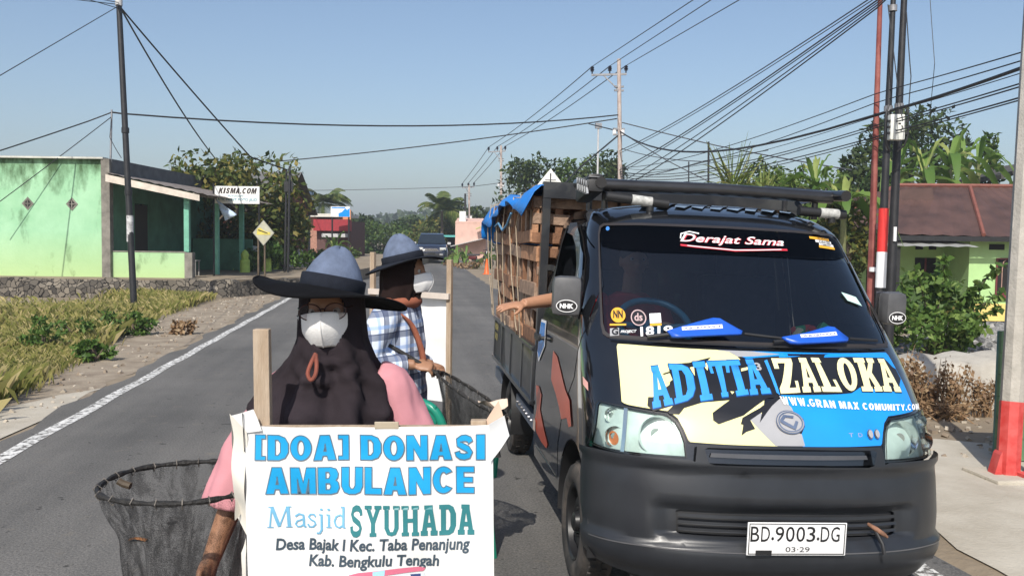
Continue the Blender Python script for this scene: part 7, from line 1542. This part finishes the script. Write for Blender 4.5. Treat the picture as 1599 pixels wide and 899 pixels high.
# banner cloth folded round the left post, torn right corner, tape
def flap(P, nu, nv, amp, mt, seed):
    """a crumpled piece of banner cloth spanned between four corners"""
    a, b, c_, d = [Vector(p) for p in P]; rows = []
    for i in range(nu+1):
        u = i/nu; row = []
        for j in range(nv+1):
            v = j/nv; p = (a*(1-u)+b*u)*(1-v)+(d*(1-u)+c_*u)*v; q = Vector((p.x*9+seed, p.z*9, seed)); row.append(p+Vector((amp*.5*_noise.noise(q*1.7), amp*1.6*_noise.noise(q), amp*.5*_noise.noise(q*1.3+Vector((3, 1, 7))))))
        rows.append(row)
    m_ = MB(); m_.grid(rows); o = m_.build('banner_fold', mt, sgn_t, True, True, 180); return o
M_old = pm('banner_old_white', (.68, .65, .58), .6, .08, 6)
flap([(-.305, -.017, 1.170), (-.345, -.006, 1.208), (-.338, .004, .94), (-.306, -.016, .90)], 10, 18, .018, M_old, 1.)
flap([(-.345, -.006, 1.208), (-.285, -.020, 1.228), (-.262, -.019, 1.17), (-.308, -.018, 1.165)], 10, 8, .010, M_ban, 4.)
flap([(-.345, -.004, 1.205), (-.335, .035, 1.20), (-.318, .036, .96), (-.338, .004, .94)], 6, 16, .012, M_old, 7.)
flap([(-.312, -.014, .90), (-.325, -.004, .86), (-.322, .0, .60), (-.312, -.013, .60)], 5, 12, .012, M_old, 9.)
flap([(.300, -.012, 1.185), (.336, .006, 1.200), (.350, .006, 1.15), (.306, -.010, 1.09)], 9, 9, .009, M_ban, 2.)
flap([(.282, .03, 1.175), (.322, .028, 1.238), (.334, .020, 1.20), (.304, .012, 1.17)], 5, 5, .004, pm('banner_back_beige', (.60, .44, .33), .7, .1, 6), 5.)
MB().box((sx_(605), -.014, 1.184), (.060, .006, .018), None, .002).build('tape', pm('tape_beige', (.45, .38, .28), .4), sgn_t, True)
for P in ([(sx_(383), szv(640)), (sx_(385), szv(700))], ): MB().tube([Vector((p[0], -.016, p[1])) for p in P], .0012, 5).build('string', M_dark, sgn_t, True)
# second board seen from behind
B2 = at(703, 405, 6.25); q0 = at(583, 394, 6.55); dv = Vector((B2.x-q0.x, B2.y-q0.y, 0)); L2 = dv.length
b2 = thing('donation_board', 'blank white board seen from behind beside the woman in the checked shirt', 'sign board', mat=Matrix.Translation((q0.x, q0.y, 0)) @ Matrix.Rotation(math.atan2(dv.y, dv.x), 4, 'Z'))
for x, h in ((0, 1.54), (L2, 1.50)): MB().box((x, -.0, h/2), (.038, .028, h), None, .003).build('post', M_wood2, b2, True)
MB().box((L2/2, -.024, 1.25), (L2+.03, .03, .040), Matrix.Rotation(R(1), 3, 'Y')).build('crossbar', pm('timber_pale', (.55, .48, .42), .8, .1, 8), b2, True)
cl = MB(); cl.grid([[Vector((-.0+(L2-.02)*i/14, .018+.006*math.sin(i*.8)+.004*math.sin(j), 1.255-.76*j/14)) for j in range(15)] for i in range(15)]); o = cl.build('banner', M_ban, b2, True, True, 180)
# landing nets
M_net = netmat('net_black_mesh', (.012, .012, .013), .24); M_net2 = netmat('net_grey_mesh', (.022, .022, .022), .62); M_hoop = pm('hoop_black_wrap', (.015, .014, .013), .7, .3, 40, bump=.5, bscale=90)
def landing_net(label, c, ax, by, r, depth, handle, seed, M_n, squeeze=.55, wrap=True):
    c, ax, by = Vector(c), Vector(ax).normalized(), Vector(by).normalized(); t = thing('landing_net', label, 'net', c); n = 64
    ring_ = [c+(ax*math.cos(a)+by*math.sin(a))*r*(1+.025*math.sin(2*a+seed)+.015*math.sin(5*a+seed*2)) for a in [2*PI*j/n for j in range(n)]]
    MB().tube(ring_, [.0075+.0018*math.sin(j*1.3+seed)+.001*math.sin(j*2.9) for j in range(n)], 8, True).build('hoop', M_hoop, t, False, True)
    lc = MB()
    for j in range(0, n, 3): a = 2*PI*j/n; p = ring_[j]; lc.tube([p+Vector((0, 0, .011)), p+(p-c).normalized()*.011, p-Vector((0, 0, .015)), p-(p-c).normalized()*.011], .0017, 5, True)
    lc.build('lacing', pm('lacing_pale', (.14, .125, .11), .9, .4, 40), t, False, True)
    rows = []
    for i in range(27):
        q = i/26; row = []
        for j in range(n):
            a = 2*PI*j/n; k = (1-squeeze*(.55*sstep(0, .3, q)+.45*sstep(.2, 1, q))); fo = 1+(.02+.20*q)*math.sin(7*a+seed+2*q)+(.07*q)*math.sin(13*a-seed*2)+.03*q*math.sin(29*a+6*q); p = c+(ax*math.cos(a)+by*math.sin(a))*r*k*fo
            p.z = (ring_[j].z*(1-min(1, q*1.5))+c.z*min(1, q*1.5))-depth*q**.9-.012*(1-q)*abs(math.sin(8*a))*min(1, q*6); row.append(p)
        rows.append(row)
    V = np.array([p for r_ in rows for p in r_]); F = [(i*n+j, i*n+(j+1) % n, (i+1)*n+(j+1) % n, (i+1)*n+j) for i in range(26) for j in range(n)]; npmesh('net_bag', V, F, M_n, t, smooth=True)
    bt = MB(); bt.add([p for p in rows[-1]], [tuple(range(n))]); bt.build('net_bottom', M_n, t); MB().tube(handle, .011, 10).build('handle', M_hoop, t, False, True)
    return t
c1 = at(293, 751, 2.50); hp_ = [c1+ex*.215, W1 @ Vector((.0, -.26, .962)), W1 @ Vector((.22, -.235, .945))]
landing_net('black landing net held out beside the donation board over the road', c1, ex, ey, .222, .44, hp_, .6, M_net, .5)
MB_ = None
q = MB()
for i in range(5):
    cc_ = at(262+16*i, 893+4*(i % 2), 2.42+.05*(i % 3)); q.m = i % 3; rows = []
    for a in range(7): rows.append([cc_+Vector(((a-3)*.014, (b-3)*.010+.006*math.sin(a*1.3+i), -.06+.022*math.sin(a*1.1+b*.9+i)+.010*math.cos(b*2.1+i*2))) for b in range(7)])
    q.grid(rows)
tag(q.build('banknotes', [pm('note_green', (.38, .42, .22), .7, .15, 20), pm('note_brown', (.34, .30, .24), .7, .15, 20), pm('note_grey', (.42, .42, .40), .7, .15, 20)], None, False, True, 180), 'crumpled banknotes lying in the black landing net', 'banknotes')
# small leather-like joint where the hoop meets at the far left
p = at(192, 755, 2.47); MB_ = MB(); MB_.tube([p+Vector((-.012, 0, .008)), p, p+Vector((.022, -.005, -.006))], .010, 8); o = MB_.build('hoop_joint', pm('joint_brown', (.07, .05, .03), .7, .3, 30), [x for x in bpy.data.objects if x.name == 'landing_net'][0], False, True)
c2 = at(741, 607, 4.62); h2 = W2 @ Vector((-.148, -.215, .985)); axn = (at(793, 636, 4.6)-at(690, 575, 4.62)).normalized()
cen = h2+axn*.24
landing_net('dark landing net reaching from the checked shirt woman to the truck wheel', cen, axn, Vector((-.1, 1, .10)), .20, .30, [cen-axn*.20, h2, h2-axn*.30], 2.1, M_net2, .30)
pp = MB(); rows = []; c_ = cen+axn*.12+Vector((0, -.02, .02))
for a in range(9): rows.append([c_+Vector(((a-4)*.018, (b-4)*.012, .014*math.sin(a*.8+b*.5)+.012*math.cos(b*.9+a*.5))) for b in range(9)])
pp.grid(rows); tag(pp.build('crumpled_paper', pm('paper_beige', (.62, .50, .40), .7, .1, 10), None, False, False), 'crumpled beige paper lying in the net near the truck wheel', 'paper')
# green plastic chair
ch = thing('plastic_chair', 'green plastic armchair behind the donation board', 'chair', mat=Matrix.Translation((on(680, 4.5).x, on(680, 4.5).y, 0)) @ Matrix.Rotation(HR+R(150), 4, 'Z'))
M_gch = pm('chair_green', (.008, .20, .13), .35, .08, 6)
MB().box((0, 0, .42), (.44, .42, .03), None, .012).build('seat', M_gch, ch, True, True)
bk = MB(); 
rim = crv([(-.22, .19, .43), (-.235, .22, .62), (-.21, .25, .80), (-.12, .265, .87), (.12, .265, .87), (.21, .25, .80), (.235, .22, .62), (.22, .19, .43)], 6); bk.tube(rim, .022, 10)
for x in (-.13, -.045, .045, .13): bk.beam((x, .205, .44), (x, .262, .85), .055, .012, (0, 1, 0))
bk.box((0, .262, .82), (.40, .02, .09), Matrix.Rotation(R(-6), 3, 'X'), .008); bk.build('backrest', M_gch, ch, True, True)
for e in (-1, 1): MB().tube(crv([(e*.235, .21, .66), (e*.265, .05, .665), (e*.265, -.14, .655), (e*.245, -.20, .60), (e*.23, -.2, .43)], 5), .022, 8).build('armrest', M_gch, ch, True, True)
for x in (-.2, .2):
    for y in (-.19, .19): MB().tube([(x*.95, y*.95, .42), (x*1.15, y*1.15, .0)], [.03, .02], 8).build('leg', M_gch, ch, True, True)
bg_ = MB(); ellip(bg_, (0, .0, .52), (.15, .12, .10)); bo_ = bg_.build('bag', pm('bag_grey', (.10, .10, .11), .7, .2, 12), None, True, True, xf=WM[ch]); tag(bo_, 'grey cloth bag lying on the green plastic chair', 'bag')

# oncoming car (local: front faces -y)
g_ = gnd(674, 411.5); cv = thing('car', 'dark blue grey suv driving towards the camera on the far road', 'car', mat=Matrix.Translation(g_) @ Matrix.Rotation(R(-3), 4, 'Z') @ Matrix.Scale(1.17, 4))
M_car = pm('car_navy', (.012, .017, .035), .25, .1, 3, coat=1.)
S = [(0, .02, .30, .80), (0, .0, .42, .88), (0, .05, .75, .90), (0, .2, .95, .88)]
cb = MB(); rows = []
def carsec(y, zb, zt, wb, wt): return [Vector((-wb, y, zb)), Vector((-wb*1.02, y, (zb+zt)/2)), Vector((-wt, y, zt-.05)), Vector((-wt*.85, y, zt)), Vector((0, y, zt+.02)), Vector((wt*.85, y, zt)), Vector((wt, y, zt-.05)), Vector((wb*1.02, y, (zb+zt)/2)), Vector((wb, y, zb)), Vector((0, y, zb-.03))]
for y, zb, zt, wb, wt in ((0, .42, .62, .66, .62), (.04, .30, .80, .80, .74), (.2, .28, .93, .88, .80), (.9, .28, 1.04, .90, .83), (1.15, .28, 1.08, .90, .85), (3.6, .28, 1.08, .90, .85), (4.4, .32, 1.05, .88, .82), (4.52, .42, .9, .8, .76)): rows.append(carsec(y, zb, zt, wb, wt))
cb.grid(rows, True); cb.add(rows[0], [tuple(range(10))]); cb.add(rows[-1], [tuple(range(10))]); cb.build('body', M_car, cv, True, True, 50)
ca = MB(); rows = [[Vector((e*w, y, z)) for e in (-1, -.6, 0, .6, 1)] for y, z, w in ((1.05, 1.06, .80), (1.85, 1.60, .66), (2.2, 1.67, .64), (3.7, 1.64, .64), (4.3, 1.06, .78))]
ca.grid(rows)
for e in (-1, 1): ca.add([rows[i][0 if e < 0 else 4] for i in range(5)], [(0, 1, 2, 3, 4)])
ca.build('roof', M_car, cv, True, True, 30)
wd_ = MB().add([Vector((-.74, 1.08, 1.09)), Vector((.74, 1.08, 1.09)), Vector((.615, 1.80, 1.59)), Vector((-.615, 1.80, 1.59))], [(0, 1, 2, 3)]); wd_.build('windscreen', pm('car_glass_dark', (.015, .022, .03), .06, .1, coat=.5), cv, True, xf=Matrix.Translation((0, -.015, .012)))
for e in (-1, 1):
    MB().box((e*.62, .10, .80), (.34, .16, .15), Matrix.Rotation(R(e*18), 3, 'Z'), .03).build('headlight', pm('car_lamp', (.75, .75, .72), .15, .05, metal=.2), cv, True, True)
    MB().box((e*.98, 1.25, 1.10), (.20, .10, .14), None, .03).build('mirror', pm('mirror_bright', (.5, .5, .5), .3), cv, True, True)
    for y in (.85, 3.6):
        mt = Matrix.Translation((e*.80, y, .35)) @ Matrix.Rotation(e*PI/2, 4, 'Y'); w_ = MB().lathe([(.2, .08), (.3, .1), (.35, .07), (.35, -.07), (.3, -.1)], 28, mt).build('wheel', M_rub, cv, True, True); MB().lathe([(.21, .085), (.1, .06), (.001, .07)], 20, mt).build('rim', M_galv, w_, True, True)
    MB().box((e*.55, .0, .48), (.2, .06, .1), None, .02).build('fog_lamp', M_galv, cv, True, True)
gq = MB()
for k in range(3): gq.box((0, .02, .70+.05*k), (.78-.06*k, .06, .022))
gq.build('grille', M_chrome, cv, True); MB().box((0, -.01, .52), (.44, .02, .14)).build('number_plate', M_dark, cv, True); MB().box((0, .03, .45), (1.2, .08, .14), None, .02).build('air_intake', M_dark, cv, True)
# traffic cone and motorbike at the far road edge
c_ = gnd(760.5, 427); c_.z = gz(c_.x, c_.y); t = thing('traffic_cone', 'orange traffic cone at the road edge beside the load', 'traffic cone', c_); MB().lathe([(.15, .03), (.13, .06), (.05, .62), (.03, .74), (.001, .75)], 20).build('cone', pm('cone_orange', (.72, .13, .02), .5, .1), t, True, True); MB().box((0, 0, .015), (.38, .38, .03), None, .008).build('base', pm('cone_orange', (0, 0, 0)), t, True)
c_ = gnd(749, 417); c_.z = gz(c_.x, c_.y); t = thing('motorbike', 'dark motorbike parked at the far road edge', 'motorbike', c_, R(65))
for y in (-.6, .6):
    mt = Matrix.Translation((0, y, .28)) @ Matrix.Rotation(PI/2, 4, 'Y'); MB().lathe([(.20, .03), (.25, .05), (.285, .03), (.285, -.03), (.25, -.05), (.20, -.03)], 24, mt).build('wheel', M_rub, t, True, True)
q = MB(); q.tube(crv([(0, -.6, .28), (0, -.5, .62), (0, -.42, .98)]), .04, 8).tube([(0, .6, .28), (0, .1, .34), (0, -.2, .42)], .05, 8).tube(crv([(0, -.42, .9), (0, -.2, .5), (0, .1, .42), (0, .4, .62)]), .08, 8); q.box((0, 0, .36), (.22, .4, .26), None, .05); q.build('frame', M_dark, t, True, True)
q = MB().box((0, .38, .74), (.24, .75, .10), None, .04); q.build('seat', M_seat, t, True, True); q = MB().tube(crv([(-.34, -.34, 1.02), (-.12, -.42, 1.04), (.12, -.42, 1.04), (.34, -.34, 1.02)]), .016, 8); q.build('handlebar', M_dark, t, True, True); MB().box((0, -.5, .88), (.22, .12, .18), None, .04).build('headlight', pm('car_lamp', (0, 0, 0)), t, True, True); MB().box((0, .42, .58), (.26, .5, .2), None, .06).build('tail_cover', pm('bike_dark_red', (.10, .015, .015), .4), t, True, True)
# litter on the road
lf = MB(); g_ = gnd(200, 847); lf.grid([[g_+Vector((.03*i+.005*j, .018*j, .01+.008*math.sin(i*1.4)+.006*(j == 1))) for j in range(3)] for i in range(4)]); tag(lf.build('dry_leaf', pm('dead_leaf', (.28, .12, .04), .8, .2, 20), None, False, True), 'single dead brown leaf lying on the asphalt beside the black net', 'leaf')
# ------------------------------------------------------------------ air
hz_ = MB().box((0, 420, 13), (920, 990, 40))
m = bpy.data.materials.new('haze_air'); m.use_nodes = True; nt = m.node_tree; nt.nodes.remove(nt.nodes['Principled BSDF'])
pv = _n(nt, 'ShaderNodeVolumePrincipled'); pv.inputs['Color'].default_value = (.78, .86, .95, 1); pv.inputs['Density'].default_value = .0011; pv.inputs['Anisotropy'].default_value = .1
nt.links.new(pv.outputs[0], nt.nodes['Material Output'].inputs['Volume'])
tag(hz_.build('haze', m), 'thin bluish haze over the road and the hills', 'haze', None, 'stuff')
